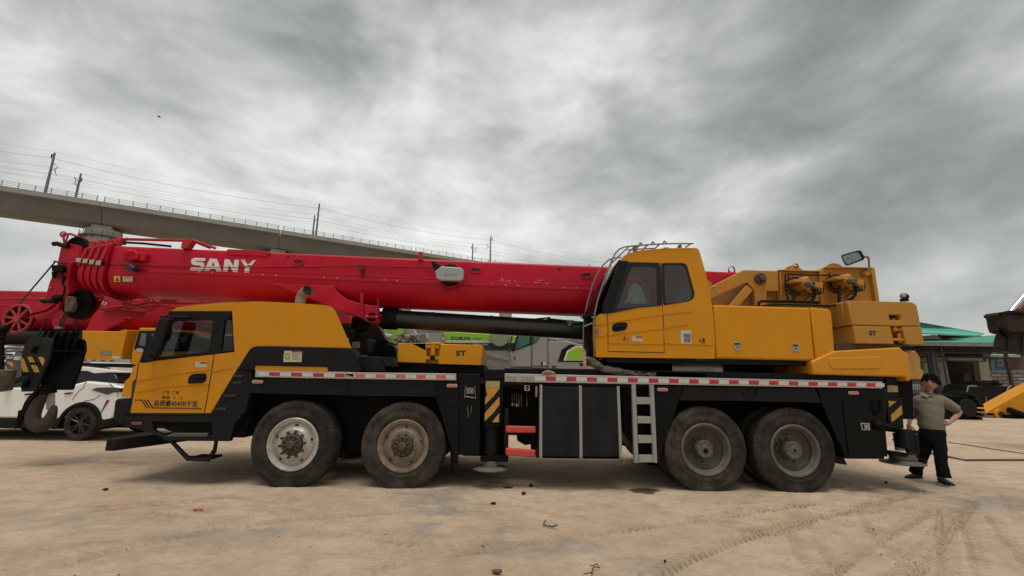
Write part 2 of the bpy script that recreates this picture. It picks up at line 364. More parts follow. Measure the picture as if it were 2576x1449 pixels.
H = near*(fbm(GX, GY*1.4, 1.1, 4, 5)*.012 + fbm(GX, GY*1.8, 9, 3, 20)*.006 + fbm(GX, GY*1.5, 23, 2, 25)*.0022)
rough = np.clip(fbm(GX, GY*1.3, .8, 3, 77)*2.5+.1, 0, 1)
H += near*rough*np.clip(fbm(GX*1.0, GY*2.6, 7, 4, 40)*1.6, -.2, .8)*.022
def gpt(k, x, y): p = G0(k, x, y); return np.array([p.x, p.y])
def stamp(points, w, pitch, depth=.036, blade=1.0, fade=1.0, chev=.9):
    """press a tyre track with chevron lugs into the height field"""
    global H
    P = [gpt(*q) for q in points]; PP_ = []
    for i in range(len(P)-1):
        for t in np.linspace(0, 1, 8, endpoint=False):
            p0 = P[max(i-1, 0)]; p1 = P[i]; p2 = P[i+1]; p3 = P[min(i+2, len(P)-1)]
            PP_.append(.5*((2*p1)+(-p0+p2)*t+(2*p0-5*p1+4*p2-p3)*t*t+(-p0+3*p1-3*p2+p3)*t**3))
    PP_.append(P[-1]); best = np.full(GX.shape, 9.0); S = np.zeros(GX.shape); D = np.zeros(GX.shape); acc = 0
    for a, b in zip(PP_[:-1], PP_[1:]):
        d = b-a; L = np.hypot(*d)
        if L < 1e-4: continue
        u = d/L; t = np.clip((GX-a[0])*u[0]+(GY-a[1])*u[1], 0, L); dx = GX-a[0]-u[0]*t; dy = GY-a[1]-u[1]*t; r = np.hypot(dx, dy); m = r < best
        best = np.where(m, r, best); S = np.where(m, acc+t, S); D = np.where(m, dx*-u[1]+dy*u[0], D); acc += L
    m = np.clip((w/2-best)/.02, 0, 1)*fade*np.clip(fbm(GX, GY, 2.2, 2, int(acc*100) % 97)*3+1.1, .55, 1); pat = np.sin((S+np.abs(D)*chev)*2*math.pi/(pitch*1.15))
    H = H+m*(-depth*.45+depth*.6*np.clip(pat*1.6, -1, 1)); return m
tr = np.zeros(GX.shape)
for pts_, w_, p_, ch_ in [([('Y', 1395, 540), ('Y', 1450, 650), ('Y', 1530, 770)], .11, .060, .3), ([('Y', 1500, 500), ('Y', 1580, 640), ('Y', 1670, 770)], .12, .06, .3),
                          ([('Y', 1770, 440), ('Y', 1880, 590), ('Y', 2090, 770)], .20, .065, .9), ([('Y', 2165, 440), ('Y', 2190, 600), ('Y', 2185, 770)], .17, .065, .9), ([('Y', 2410, 460), ('Y', 2500, 580), ('Y', 2620, 720)], .15, .07, .9),
                          ([('Y', 2270, 460), ('Y', 2330, 640), ('Y', 2370, 770)], .14, .06, .9), ([('Y', 1130, 530), ('Y', 1290, 525), ('Y', 1400, 490), ('Y', 1430, 440)], .16, .07, .2), ([('Y', 1210, 550), ('Y', 1370, 540), ('Y', 1470, 500), ('Y', 1500, 450)], .12, .07, .2),
                          ([('Y', 1600, 445), ('Y', 1780, 430), ('Y', 1850, 390), ('Y', 1840, 360)], .24, .07, .2), ([('Y', 1550, 760), ('Y', 1800, 600), ('Y', 2100, 430)], .18, .065, .9), ([('Y', 1060, 520), ('Y', 1130, 400), ('Y', 1220, 350)], .18, .08, .1), ([('Y', 1960, 770), ('Y', 2150, 560), ('Y', 2300, 380)], .22, .07, .9), ([('Y', 2500, 340), ('Y', 2540, 420), ('Y', 2600, 500)], .25, .09, .1),
                          ([('Z', 1620, 530), ('Z', 1850, 570), ('Z', 2110, 600)], .15, .09, .5), ([('Z', 750, 440), ('Z', 850, 450), ('Z', 950, 465)], .12, .09, .6), ([('Z', 240, 200), ('Z', 480, 185), ('Z', 720, 200)], .2, .10, .6), ([('Z', 1450, 380), ('Z', 1500, 350)], .3, .06, 0), ([('Y', -300, 640), ('Y', 300, 560), ('Y', 900, 480), ('Y', 1500, 390)], .22, .07, .9), ([('Z', 300, 700), ('Z', 900, 560), ('Z', 1500, 470), ('Z', 2300, 420)], .20, .07, .2), ([('Z', 1800, 760), ('Z', 2150, 640), ('Z', 2500, 560)], .2, .08, .9), ([('Y', 700, 760), ('Y', 1000, 620), ('Y', 1500, 470), ('Y', 2100, 330)], .2, .07, .9)]:
    tr = np.maximum(tr, stamp(pts_, w_, p_, chev=ch_))
nx, ny = len(gx), len(gy); co = np.stack([GX, GY, H], -1).reshape(-1, 3)
ii = (np.arange(nx-1)[:, None]*ny+np.arange(ny-1)[None, :]).ravel(); quads = np.stack([ii, ii+ny, ii+ny+1, ii+1], 1)
me = bpy.data.meshes.new('ground'); me.vertices.add(len(co)); me.vertices.foreach_set('co', co.ravel().astype(np.float32))
me.loops.add(quads.size); me.polygons.add(len(quads)); me.loops.foreach_set('vertex_index', quads.ravel().astype(np.int32)); me.polygons.foreach_set('loop_start', (np.arange(len(quads))*4).astype(np.int32)); me.polygons.foreach_set('use_smooth', np.ones(len(quads), bool)); me.update(calc_edges=True)
grey = np.zeros(GX.shape); rust = np.zeros(GX.shape)
def blob(k, x, y, rx, ry, rot=0):
    p = gpt(k, x, y); c, s = math.cos(rot), math.sin(rot); dx = GX-p[0]; dy = GY-p[1]; u = (dx*c+dy*s)/rx; v_ = (-dx*s+dy*c)/ry
    return np.clip(1.35-np.hypot(u, v_)+fbm(GX, GY*1.5, 2.6, 4, 60)*1.5, 0, 1)
for q in [('Z', 1330, 545, .22, .18, .2, 1.0), ('Z', 1150, 560, .95, .22, .1, .6), ('Z', 420, 470, 1.0, .22, .1, .55), ('Z', 500, 80, .8, .8, 0, .4), ('Z', 2200, 400, .35, .75, .2, .9), ('Z', 1520, 420, .35, .15, .1, .5), ('Y', 200, 590, .45, .25, -.6, .75), ('Y', 60, 620, .5, .3, 0, .5), ('Y', 650, 700, .5, .25, -.7, .6),
          ('Y', 2450, 380, 1.0, .6, 0, .75), ('Y', 2180, 420, .5, .12, 0, .5), ('Y', 2030, 320, 1.2, .3, .2, .3), ('Z', 900, 620, .8, .3, .2, .35), ('Y', 1750, 250, 2.2, .35, 0, .25), ('Z', 2420, 450, .2, .12, 0, .5)]:
    grey = np.maximum(grey, blob(*q[:6])*q[6])
for q in [('Z', 800, 400, .7, .2, .2, .9), ('Z', 640, 420, .6, .1, .15, .8), ('Z', 300, 430, .9, .1, .15, .5), ('Z', 1000, 480, .6, .15, -.1, .5), ('J', 1550, 870, 3.5, .8, 0, .7), ('J', 1900, 890, 3, .6, 0, .6), ('Y', 560, 450, 1.2, .3, 0, .25), ('Z', 250, 640, .8, .2, .3, .5), ('Z', 2200, 620, 1, .25, 0, .3)]:
    rust = np.maximum(rust, blob(*q[:6])*q[6])
stain = np.maximum(blob('Y', 662, 330, .20, .12), blob('Y', 690, 342, .08, .04))
for nm, arr in (('grey', grey), ('rust', rust), ('track', tr), ('stain', np.clip(stain*3, 0, 1))):
    a = me.attributes.new(nm, 'FLOAT', 'POINT'); a.data.foreach_set('value', arr.ravel().astype(np.float32))
ground = bpy.data.objects.new('ground', me); COL.objects.link(ground); tag(ground, kind='structure', label='sandy beige packed dirt yard with tyre tracks')
m = bpy.data.materials.new('packed_sand'); m.use_nodes = True; t = m.node_tree; bs_ = t.nodes['Principled BSDF']; bs_.inputs['Roughness'].default_value = .95; bs_.inputs['Specular IOR Level'].default_value = .25
def nd(t_, **k):
    n = t.nodes.new(t_)
    for a, b_ in k.items(): setattr(n, a, b_)
    return n
tc = nd('ShaderNodeTexCoord'); mp = nd('ShaderNodeMapping'); t.links.new(tc.outputs['Object'], mp.inputs[0]); mp.inputs['Scale'].default_value = (1, 1.25, 1); mp.inputs['Rotation'].default_value = (0, 0, R(-9))
def gn(s, d, ro, mapped=True, off=None):
    n = nd('ShaderNodeTexNoise'); n.inputs['Scale'].default_value = s; n.inputs['Detail'].default_value = d; n.inputs['Roughness'].default_value = ro
    t.links.new(mp.outputs[0] if mapped else tc.outputs['Object'], n.inputs['Vector']); return n.outputs['Fac']
def gramp(fac, stops):
    r = nd('ShaderNodeValToRGB'); t.links.new(fac, r.inputs[0]); r.color_ramp.elements[0].position = stops[0][0]; r.color_ramp.elements[0].color = (*stops[0][1], 1); r.color_ramp.elements[1].position = stops[-1][0]; r.color_ramp.elements[1].color = (*stops[-1][1], 1)
    for p, c in stops[1:-1]: e = r.color_ramp.elements.new(p); e.color = (*c, 1)
    return r.outputs[0]
def gmix(f, a, b_, mode='MIX'):
    x = nd('ShaderNodeMix', data_type='RGBA', blend_type=mode)
    for i, s in ((0, f), (6, a), (7, b_)):
        if isinstance(s, (int, float)): x.inputs[i].default_value = s
        elif isinstance(s, tuple): x.inputs[i].default_value = (*s, 1)
        else: t.links.new(s, x.inputs[i])
    return x.outputs[2]
def gattr(n_): a = nd('ShaderNodeAttribute'); a.attribute_name = n_; return a.outputs['Fac']
base = gramp(gn(.7, 8, .62), [(.30, (.43, .31, .213)), (.5, (.51, .378, .265)), (.70, (.58, .448, .33))])
base = gmix(gramp(gn(3.4, 8, .7), [(.45, (0, 0, 0)), (.68, (.75, .75, .75))]), base, (.33, .25, .18))
base = gmix(gramp(gn(26, 6, .75), [(.50, (0, 0, 0)), (.75, (.6, .6, .6))]), base, (.24, .18, .13))
base = gmix(gramp(gn(90, 3, .7, False), [(.60, (0, 0, 0)), (.72, (.55, .55, .55))]), base, (.17, .13, .10))
tk_ = nd('ShaderNodeMath', operation='MULTIPLY'); t.links.new(gattr('track'), tk_.inputs[0]); tk_.inputs[1].default_value = .20; base = gmix(tk_.outputs[0], base, (.36, .255, .16))
mm = nd('ShaderNodeMath', operation='MULTIPLY'); t.links.new(gattr('grey'), mm.inputs[0]); t.links.new(gramp(gn(5, 7, .7), [(.35, (.25, .25, .25)), (.6, (1, 1, 1))]), mm.inputs[1])
base = gmix(mm.outputs[0], base, (.235, .215, .195)); rr_m = nd('ShaderNodeMath', operation='MULTIPLY'); t.links.new(gattr('rust'), rr_m.inputs[0]); t.links.new(gramp(gn(7, 7, .75), [(.42, (0, 0, 0)), (.62, (.9, .9, .9))]), rr_m.inputs[1]); base = gmix(rr_m.outputs[0], base, (.33, .20, .115))
base = gmix(gattr('stain'), base, (.085, .055, .035)); t.links.new(base, bs_.inputs['Base Color'])
b1 = nd('ShaderNodeBump'); b1.inputs['Strength'].default_value = 1.0; b1.inputs['Distance'].default_value = .016; t.links.new(gn(38, 8, .72), b1.inputs['Height'])
b2 = nd('ShaderNodeBump'); b2.inputs['Strength'].default_value = .5; b2.inputs['Distance'].default_value = .05; t.links.new(gn(5, 5, .6), b2.inputs['Height']); t.links.new(b2.outputs[0], b1.inputs['Normal']); t.links.new(b1.outputs[0], bs_.inputs['Normal'])
me.materials.append(m)
# ================================================================== the truck crane
crane = thing('truck_crane', 'big yellow truck crane with black deck and long lettered red boom, nearest of the cranes', 'crane', (0, 1.2, 0))
YB = 2.46        # far side of the carrier
def cp(name, mb, m, bev=0, parent=None, **k): return part(name, mb, m, parent or crane, bev, **k)

# ---- carrier cab
b = MB(); doorw = XZ('B', 0, 1565, 470, 1640, 230, 1745, 82, 2125, 80, 2146, 108, 2106, 396)
body = XZ('B', 0, 1330, 1012, 1320, 860, 1365, 690, 1395, 515, 1600, 470) + XZ('A', 0, 1640, 1180, 1700, 995, 2330, 992, 2352, 1395) + XZ('B', 0, 2390, 560, 2120, 1012)
# side shell: yellow lower, black upper frame round the window openings
low = XZ('B', 0, 1305, 1012, 1330, 870, 1365, 690, 1395, 515, 1500, 500, 1560, 486, 2152, 422, 2355, 396, 2392, 560, 2240, 810, 2120, 1014)
b.prism(low, 0.0, .05)
cabp = cp('carrier_cab', b, YEL, .006)
b = MB(); b.prism(low, YB-.05, YB); cp('far_side_panel', b, YEL, .006, cabp)
up_out = XZ('A', .004, 1400, 1510, 1470, 1330, 1600, 1160, 1690, 1035, 1705, 992, 2328, 992, 2340, 1075, 2355, 1396, 2155, 1420, 1560, 1486, 1500, 1498)
h1 = rpoly(XZ('A', .004, 1565, 1468, 1640, 1230, 1745, 1085, 2145, 1082, 2106, 1395), .05); h2 = XZ('A', .004, 2265, 1080, 2335, 1075, 2349, 1388, 2222, 1392)
b = MB(); b.prism(up_out, -.004, .05, [h1, h2]); cp('window_frame', b, BLKM, .004, cabp)
b = MB(); b.prism(up_out, YB-.05, YB, [h1, h2]); cp('far_window_frame', b, BLKM, 0, cabp)
for h in (h1, h2):
    for y in (.02, YB-.03):
        b = MB(); b.prism(h, y, y+.006); cp('side_window', b, GLS, 0, cabp)
# door seam, crease lines, handle
for pts, yy in ((( 2155, 422, 2128, 600, 2085, 860, 2055, 1012), 0), ((1395, 515, 1367, 690, 1332, 870, 1308, 1010), 0)):
    P3 = [W('B', -.001, pts[i], pts[i+1]) for i in range(0, len(pts), 2)]
    b = MB(); b.tube(P3, .006, 6); cp('door_seam', b, DKT, 0, cabp)
def crease(k, Y, pts, parent, m, w=.020, dz=.010):
    b = MB(); q = [W(k, Y, pts[i], pts[i+1]) for i in range(0, len(pts), 2)]
    for i in range(len(q)-1):
        a, c = q[i], q[i+1]
        b.hexa([(a.x, Y, a.z-w), (c.x, Y, c.z-w), (c.x, Y+.01, c.z-w), (a.x, Y+.01, a.z-w), (a.x, Y, a.z+.004), (c.x, Y, c.z+.004), (c.x, Y+.01, c.z+w*.5), (a.x, Y+.01, a.z+w*.5)])
        b.v[-8:] = [(x, (y if k_ in (2, 3, 6, 7) else (Y-dz if k_ in (4, 5) else Y)), z) for k_, (x, y, z) in enumerate(b.v[-8:])]
    part('crease', b, m, parent)
crease('B', 0, (1375, 690, 1900, 600, 2110, 580), cabp, YEL); crease('B', 0, (1380, 800, 1700, 745, 2100, 720), cabp, YEL)
crease('B', 0, (2125, 600, 2330, 560), cabp, YEL)
b = MB(); b.prism(rpoly(XZ('B', 0, 1890, 700, 1905, 640, 1950, 615, 2070, 612, 2082, 640, 2070, 690, 2040, 710, 1900, 716), .03), -.008, .01)
hd = cp('door_handle', b, BLKM, .004, cabp)
b = MB(); q = W('B', -.03, 1925, 668); r_ = W('B', -.03, 2050, 655); b.tube([q, (q+r_)/2+Vector((0, -.01, 0)), r_], .016, 8); b.ball(W('B', -.03, 2055, 655), .012); cp('handle_grip', b, BLK, 0, cabp)
# roof + windscreen + interior
roof = XZ('A', 0, 1690, 1010, 1712, 985, 1760, 955, 1900, 930, 2200, 905, 2345, 897, 2345, 991, 1705, 993)
b = MB(); b.prism(roof, .03, YB-.03); cp('roof', b, YEL, .035, cabp, seg=3)
w0 = W('A', 0, 1400, 1500); w1 = W('A', 0, 1690, 1030)
b = MB(); b.hexa([(w0.x, .05, w0.z), (w0.x+.02, .05, w0.z), (w0.x+.02, YB-.05, w0.z), (w0.x, YB-.05, w0.z), (w1.x, .05, w1.z), (w1.x+.02, .05, w1.z), (w1.x+.02, YB-.05, w1.z), (w1.x, YB-.05, w1.z)])
cp('windscreen', b, GLS, 0, cabp)
fl = W('B', 0, 1400, 870)
front = [(fl.x-.02, fl.z-.3), (w0.x-.03, w0.z), (w0.x+.03, w0.z), (fl.x+.05, fl.z-.3)]
b = MB(); b.prism(front, .05, YB-.05); b.box(fl.x, -.0+fl.x+1.4, .06, YB-.06, fl.z-.1, fl.z-.05); cp('front_panel', b, YEL, 0, cabp)
b = MB(); dw = W('B', 0, 1640, 455); b.box(dw.x-.35, dw.x+.05, .1, YB-.1, dw.z-.5, dw.z+.02); cp('dashboard', b, BLKM, .03, cabp)
c0 = W('B', .6, 1985, 385)
b = MB(); ax = Vector((.25, 0, 1)).normalized(); cc = Vector((dw.x+.32, .55, dw.z+.1)); ring = MB().ring(cc, (-.35, 0, 1), .21, 26); b.tube(ring+[ring[0]], .016, 8)
b.tube([cc, cc+Vector((-.25, 0, -.45))], .025, 8); b.tube([ring[0], ring[13]], .012, 6); b.tube([ring[6], ring[19]], .012, 6); cp('steering_wheel', b, BLK, 0, cabp)
b = MB(); sx = W('B', .3, 2250, 400); b.hexa([(sx.x-.2, .3, sx.z-.5), (sx.x-.05, .3, sx.z-.5), (sx.x-.05, .8, sx.z-.5), (sx.x-.2, .8, sx.z-.5), (sx.x-.03, .33, sx.z+.25), (sx.x+.07, .33, sx.z+.25), (sx.x+.07, .77, sx.z+.25), (sx.x-.03, .77, sx.z+.25)])
b.box(sx.x-.65, sx.x-.1, .3, .8, sx.z-.62, sx.z-.48); cp('seat', b, BLKW, .04, cabp)
# rear wall of the cab
rw = W('A', 0, 2340, 1200)
b = MB(); b.box(rw.x-.0, rw.x+.04, .06, YB-.06, fl.z, rw.z+.3); cp('rear_wall', b, BLKM, 0, cabp)
# visor bar + mirror
b = MB(); b.prism(XZ('A', -.10, 1598, 1058, 1605, 1036, 1700, 1036, 1890, 1040, 1890, 1060, 1700, 1064), -.10, -.02); cp('sun_visor', b, BLKM, .01, cabp)
b = MB(); b.prism(rpoly(XZ('A', -.26, 1595, 1062, 1690, 1058, 1700, 1075, 1620, 1330, 1570, 1440, 1475, 1440, 1500, 1330), .03), -.26, -.16)
mir = cp('side_mirror', b, BLKM, .02, cabp, seg=3)
b = MB(); b.tube([W('A', -.2, 1640, 1060), W('A', -.12, 1660, 1045), W('A', 0, 1700, 1045)], .018, 8); b.tube([W('A', -.2, 1520, 1440), W('A', -.1, 1530, 1460), W('A', 0, 1540, 1470)], .03, 8); cp('mirror_arm', b, BLKM, 0, cabp)
b = MB(); b.prism(rpoly(XZ('A', -.18, 1690, 1090, 1722, 1180, 1700, 1270, 1640, 1330, 1600, 1330, 1620, 1220), .03), -.2, -.15); cp('round_mirror', b, BLKD, .008, cabp)
# front corner piece (yellow) and grille corner
b = MB(); fc = XZ('B', -.02, 1395, 517, 1322, 545, 1292, 650, 1242, 690, 1205, 845, 1320, 860, 1350, 680, 1362, 670)
b.prism(fc, .0, .42); b.prism(fc, YB-.42, YB); b.prism([(fc[3][0]+.05, fc[3][1]), (fc[4][0]+.05, fc[4][1]), (fc[5][0], fc[5][1]), (fc[6][0], fc[6][1])], .42, YB-.42)
cp('front_corner', b, YEL, .02, cabp, seg=3)
b = MB(); b.prism(XZ('B', 0, 1318, 858, 1335, 700, 1362, 665, 1366, 690, 1335, 868), -.002, .3); cp('corner_gap', b, DKT, 0, cabp)
# stickers and lettering on the door
b = MB(); b.prism(XZ('B', 0, 1963, 497, 2086, 494, 2083, 552, 1965, 551), -.003, 0); st = cp('warning_sticker', b, CREAM, 0, cabp)
b = MB(); b.prism(XZ('B', 0, 2014, 499, 2084, 497, 2083, 516, 2014, 516), -.005, -.003); cp('sticker_band', b, REDL, 0, cabp)
BX = lambda x0, y0, x1, y1: (x0/2.5156, 1250+y0/2.5156, x1/2.5156, 1250+y1/2.5156)
VIEW['X'] = (0, 0, 1.0)
for s_, bx_, bo in (('广东  广州', (1640, 785, 1795, 826), .01), ('限座   2   人', (1633, 838, 1838, 872), .01), ('总质量45470千克', (1550, 880, 1983, 948), .018)):
    text(s_, 'door_lettering', DKT, cabp, BX(*bx_), -.004, bo, rot=-.006, k='X')
b = MB()
for q in ((1355, 876, 1425, 876, 1427, 886, 1355, 885), (1420, 877, 1432, 877, 1485, 962, 1472, 962), (1446, 877, 1460, 877, 1513, 962, 1500, 962), (1476, 877, 1490, 877, 1545, 962, 1532, 962), (1536, 954, 2030, 962, 2030, 971, 1536, 964)):
    b.prism(XZ('B', 0, *q), -.004, -.001)
cp('door_stripe', b, DKT, 0, cabp)

# ---- black lower cab skirt, bumper, step
b = MB()
b.prism(XZ('B', -.01, 1262, 1040, 2430, 1041, 2415, 1065, 2365, 1110, 2312, 1296, 1660, 1291, 1635, 1262, 1490, 1202, 1257, 1142, 1262, 1095), -.012, .06, [XZ('B', -.01, 1530, 1098, 2130, 1105, 2140, 1225, 2080, 1246, 1680, 1248, 1545, 1190)])
x0, z0_ = W('B', 0, 1262, 1042).x, W('B', 0, 1262, 1042).z
b.prism(XZ('B', 0, 1290, 1042, 2420, 1042, 2380, 1090, 2330, 1290, 1700, 1288, 1480, 1196, 1290, 1120), .30, YB-.02)
b.prism(XZ('B', 0, 1262, 1012, 2122, 1014, 2430, 1040, 1262, 1038), .0, YB)
skirt = cp('cab_skirt', b, BLKW, .01)
b = MB(); bm_ = XZ('B', 0, 1128, 1060, 1150, 878, 1190, 866, 1320, 872, 1308, 1040, 1262, 1095, 1256, 1142, 1135, 1075)
b.prism(bm_, .0, YB); cp('front_bumper', b, BLKM, .05, seg=4)
b = MB(); b.prism(XZ('B', -.01, 1328, 1100, 1434, 1100, 1432, 1130, 1328, 1128), -.022, -.012); cp('side_reflector', b, mat('dull_red_reflector', (.22, .05, .03), .4), .003)
b = MB(); b.prism(XZ('B', -.005, 1672, 1240, 1740, 1212, 2090, 1216, 2080, 1250, 1680, 1255), .0, .3); cp('cab_step', b, mat('worn_step_plate', (.10, .095, .085), .5, .5, dust=.4), .004)
b = MB(); b.tube([W('U', .02, 428, 1106), W('U', .02, 472, 1155), W('U', .02, 526, 1157), W('U', .02, 540, 1135), W('U', .02, 545, 1104)], .024, 8)
b.tube([W('U', .3, 428, 1106), W('U', .3, 472, 1150), W('U', .3, 526, 1152), W('U', .3, 540, 1130), W('U', .3, 545, 1104)], .024, 8)
a_, c_ = W('U', .02, 472, 1155), W('U', .02, 526, 1157); b.box(a_.x, c_.x, .02, .3, a_.z-.01, a_.z+.02); cp('hanging_step', b, BLKM)
a_ = W('B', -.02, 1110, 1330); b = MB(); b.hexa([a_+Vector(v_) for v_ in ((-.06, 0, -.08), (.06, .0, -.08), (.75, .9, -.02), (.55, .95, -.02), (-.06, 0, .07), (.06, .0, .07), (.75, .9, .11), (.55, .95, .11))]); cp('front_beam', b, BLKM, .008)
# black stepped panel behind the cab door
b = MB(); b.prism(XZ('B', -.004, 2388, 562, 2440, 575, 2530, 588, 2524, 800, 2470, 1000, 2420, 1046, 2120, 1044, 2240, 812), -.006, .30); sp = cp('stepped_panel', b, BLKW, .012)
b = MB()
for q in ((2340, 700, 2440, 690, 2430, 715, 2335, 720), (2255, 830, 2380, 825, 2372, 850, 2245, 850), (2160, 960, 2285, 958, 2275, 985, 2150, 985), (2345, 630, 2450, 632, 2440, 655, 2340, 650)): b.prism(XZ('B', -.01, *q), -.02, -.004)
cp('step_recess', b, DKT, .004, sp)

# ---- engine cover and black fender
b = MB(); hood = rpoly(XZ('C', 0, 66, 800, 100, 778, 330, 768, 700, 785, 1010, 808, 1075, 822, 1112, 865, 1278, 1245, 1290, 1300, 300, 1300, 200, 1380, 134, 1452, 95, 1285, 72, 868), .05, 4)
xr_ = W('C', 0, 1000, 800).x; b.prism(hood, .0, 1.0, back=[(x-(.78 if x > xr_ else .0), z) for x, z in hood]); cp('engine_cover', b, YEL, .07, seg=5)
b = MB(); fo = rpoly(XZ('D', -.01, 122, 202, 240, 12, 262, -14, 300, -36, 430, -40, 1272, -20, 1308, 30, 1375, 216, 1045, 216, 1040, 170, 305, 155, 300, 205), .03, 4)
b.prism(fo, -.024, .25); fen = cp('fender', b, BLKM, .018, seg=3)
b = MB(); b.prism(rpoly(XZ('D', 0, 305, 156, 1035, 172, 1042, 214, 303, 206), .02), -.012, .06); cp('fender_yellow_strip', b, YEL, .004)
b = MB(); b.prism(XZ('D', -.03, 597, 8, 778, 9, 770, 122, 588, 120), -.034, -.03); cp('instruction_plate', b, CREAM, 0, fen)
b = MB(); b.prism(XZ('D', -.03, 670, 8, 777, 9, 776, 24, 669, 23), -.037, -.034); cp('plate_band', b, REDL, 0, fen)
b = MB()
for i in range(5): b.prism(XZ('D', -.03, 680, 34+i*14, 762-(i % 3)*15, 35+i*14, 762-(i % 3)*15, 39+i*14, 680, 38+i*14), -.0365, -.034)
b.prism(XZ('D', -.03, 612, 35, 655, 36, 650, 90, 608, 89), -.0365, -.034, [XZ('D', -.03, 620, 43, 646, 43, 642, 80, 616, 80)])
cp('plate_print', b, mat('grey_green_print', (.14, .17, .10), .6), 0, fen)

# ---- exhaust pipe
b = MB(); YX = .5
pth = [W('C', YX, 757, 810), W('C', YX, 757, 770), W('C', YX, 764, 735), W('C', YX, 780, 700), W('C', YX-.03, 806, 675), W('C', YX-.09, 836, 655)]
n_ = 20; rr = .076
b.tube(pth, [rr, rr, rr, rr, rr*1.03, rr*1.08], n_, cap=False); b.tube(pth[3:], [rr*.9]*3, n_, cap=False)
cp('exhaust_pipe', b, mat('dusty_exhaust_metal', (.27, .235, .19), .6, .35, var=.2, dust=.4, vs=8), sharp=60)
e0 = pth[-2]+(pth[-1]-pth[-2])*.5; b = MB(); b.cyl(e0, e0+(pth[-1]-pth[-2])*.05, rr*.9, n=20); cp('exhaust_bore', b, DKT)
# ---- air intake behind the cover
b = MB(); a_ = W('Q', 1.3, 460, 600); z1 = W('Q', 1.3, 460, 445).z; z2 = W('Q', 1.3, 460, 715).z; rx = (W('Q', 1.3, 655, 600).x-W('Q', 1.3, 262, 600).x)/2
b.lathe((0, 0, 0), [(0.01, z1), (rx*.86, z1-.01), (rx*.92, z1-.04), (rx*.98, z2+.08), (rx*1.02, z2+.03), (rx, z2), (rx*.5, z2-.02), (rx*.48, z2-.3)], 40)
b.v = [(x+a_.x, z+1.3, y) for x, y, z in b.v]; cp('air_intake', b, BLKM, sharp=40)
b = MB(); b.prism(XZ('Q', 1.0, 215, 862, 600, 850, 600, 1190, 215, 1190), 1.0, 1.7); cp('air_filter_box', b, BLKM, .03, seg=3)
b = MB(); b.prism(XZ('Q', 1.0, 297, 945, 455, 942, 452, 1065, 300, 1070), .994, 1.0); cp('scratched_label', b, mat('scratched_label', (.20, .19, .17), .7, var=.5, vs=30))
b = MB(); b.prism(XZ('Q', 1.9, -40, 562, 480, 562, 760, 580, 850, 660, 970, 900, 720, 905, 560, 860, -20, 860), 1.9, 2.1); cp('arched_panel', b, BROWN, .01)
b = MB(); b.prism(XZ('Q', 1.6, 590, 850, 975, 905, 1020, 920, 1000, 1000, 1110, 1010, 1165, 1060, 1190, 1449, 590, 1449), 1.6, 2.3); cp('battery_housing', b, BLK, .02)
b = MB(); b.prism(XZ('D', .10, 1325, 62, 1555, 66, 1607, 166, 1610, 216, 1372, 216), .10, .8); b.prism(XZ('D', .10, 1562, 68, 1692, 76, 1733, 166, 1612, 166), .10, .8); cp('deck_box', b, BLKW, .006)

# ---- deck and frame
zdk = W('F', 0, 1200, 185).z
b = MB(); xa = W('D', 0, 1300, 200).x; xb = W('H', 0, 2370, 300).x
b.box(xa, xb, .05, YB-.05, 1.36, 1.455)
dk = cp('deck', b, BLKW)
b = MB()
b.prism(XZ('F', .12, 545, 182, 1420, 192, 2576, 235, 2576, 285, 545, 262), .12, .35); b.prism(XZ('H', .12, 0, 205, 2330, 255, 2380, 262, 2378, 400, 0, 300), .12, .35)
cp('frame_side_beam', b, BLK, .006)
b = MB(); b.box(-3.6, 5.2, .78, 1.7, .72, 1.36); b.box(-4.6, -3.4, .7, 1.8, .7, 1.2); cp('chassis_frame', b, BLKD, .01)
b = MB()
for wx in (-2.81, -1.33, 2.81, 4.07): b.cyl((wx, .25, .53), (wx, 2.2, .53), .10, n=14); b.ball((wx, 1.25, .53), .24, .3, .24)
b.cyl((-2.8, 1.25, .6), (4, 1.25, .6), .06, n=10); cp('axles', b, BLKD)
# inner wheel-house liners
b = MB(); b.box(-3.55, -.45, .42, .47, .62, 1.36); b.box(-3.5, -.4, 1.95, 2.0, .3, 1.36); b.box(2.0, 4.9, 1.95, 2.0, .3, 1.36)
b.box(-2.45, -1.75, .45, 1.9, .38, 1.0); b.box(-.55, .1, .4, 2.2, .35, 1.36); b.box(3.2, 3.6, .75, 1.8, .3, 1.0)
cp('wheel_house', b, BLKD); b = MB(); b.box(2.0, 4.95, .72, .77, .5, 1.36); cp('rear_wheel_house', b, BLKD)
# skirts below the rails
b = MB(); b.prism(XZ('D', .0, 262, 288, 1232, 300, 1232, 412, 1245, 455, 345, 437, 245, 430), .0, .03)
b.prism(XZ('D', .0, 1420, 300, 2092, 308, 2118, 468, 1378, 462, 1400, 420), .0, .03)
b.prism(XZ('D', .012, 1225, 298, 1425, 300, 1405, 420, 1385, 462, 1240, 456, 1232, 412), .012, .05)
for i in range(5): b.prism(XZ('D', .0, 360, 320+i*22, 1225, 330+i*22, 1225, 334+i*22, 360, 324+i*22), -.005, .0); b.prism(XZ('D', .0, 1425, 335+i*22, 2090, 345+i*22, 2090, 349+i*22, 1425, 339+i*22), -.005, .0)
cp('front_mudguard', b, BLKW, .004)
b = MB(); b.prism(XZ('D', .005, 2085, 306, 2345, 310, 2348, 1055, 2335, 1190, 2290, 1040, 2118, 468), .005, .04); b.prism(XZ('D', .03, 2345, 240, 2570, 243, 2562, 1055, 2347, 1058), .03, .5)
b.prism(XZ('D', .2, 2262, 950, 2300, 950, 2320, 1120, 2300, 1262, 2272, 1255), .2, .24)
sd = cp('side_panel', b, BLK, .006)
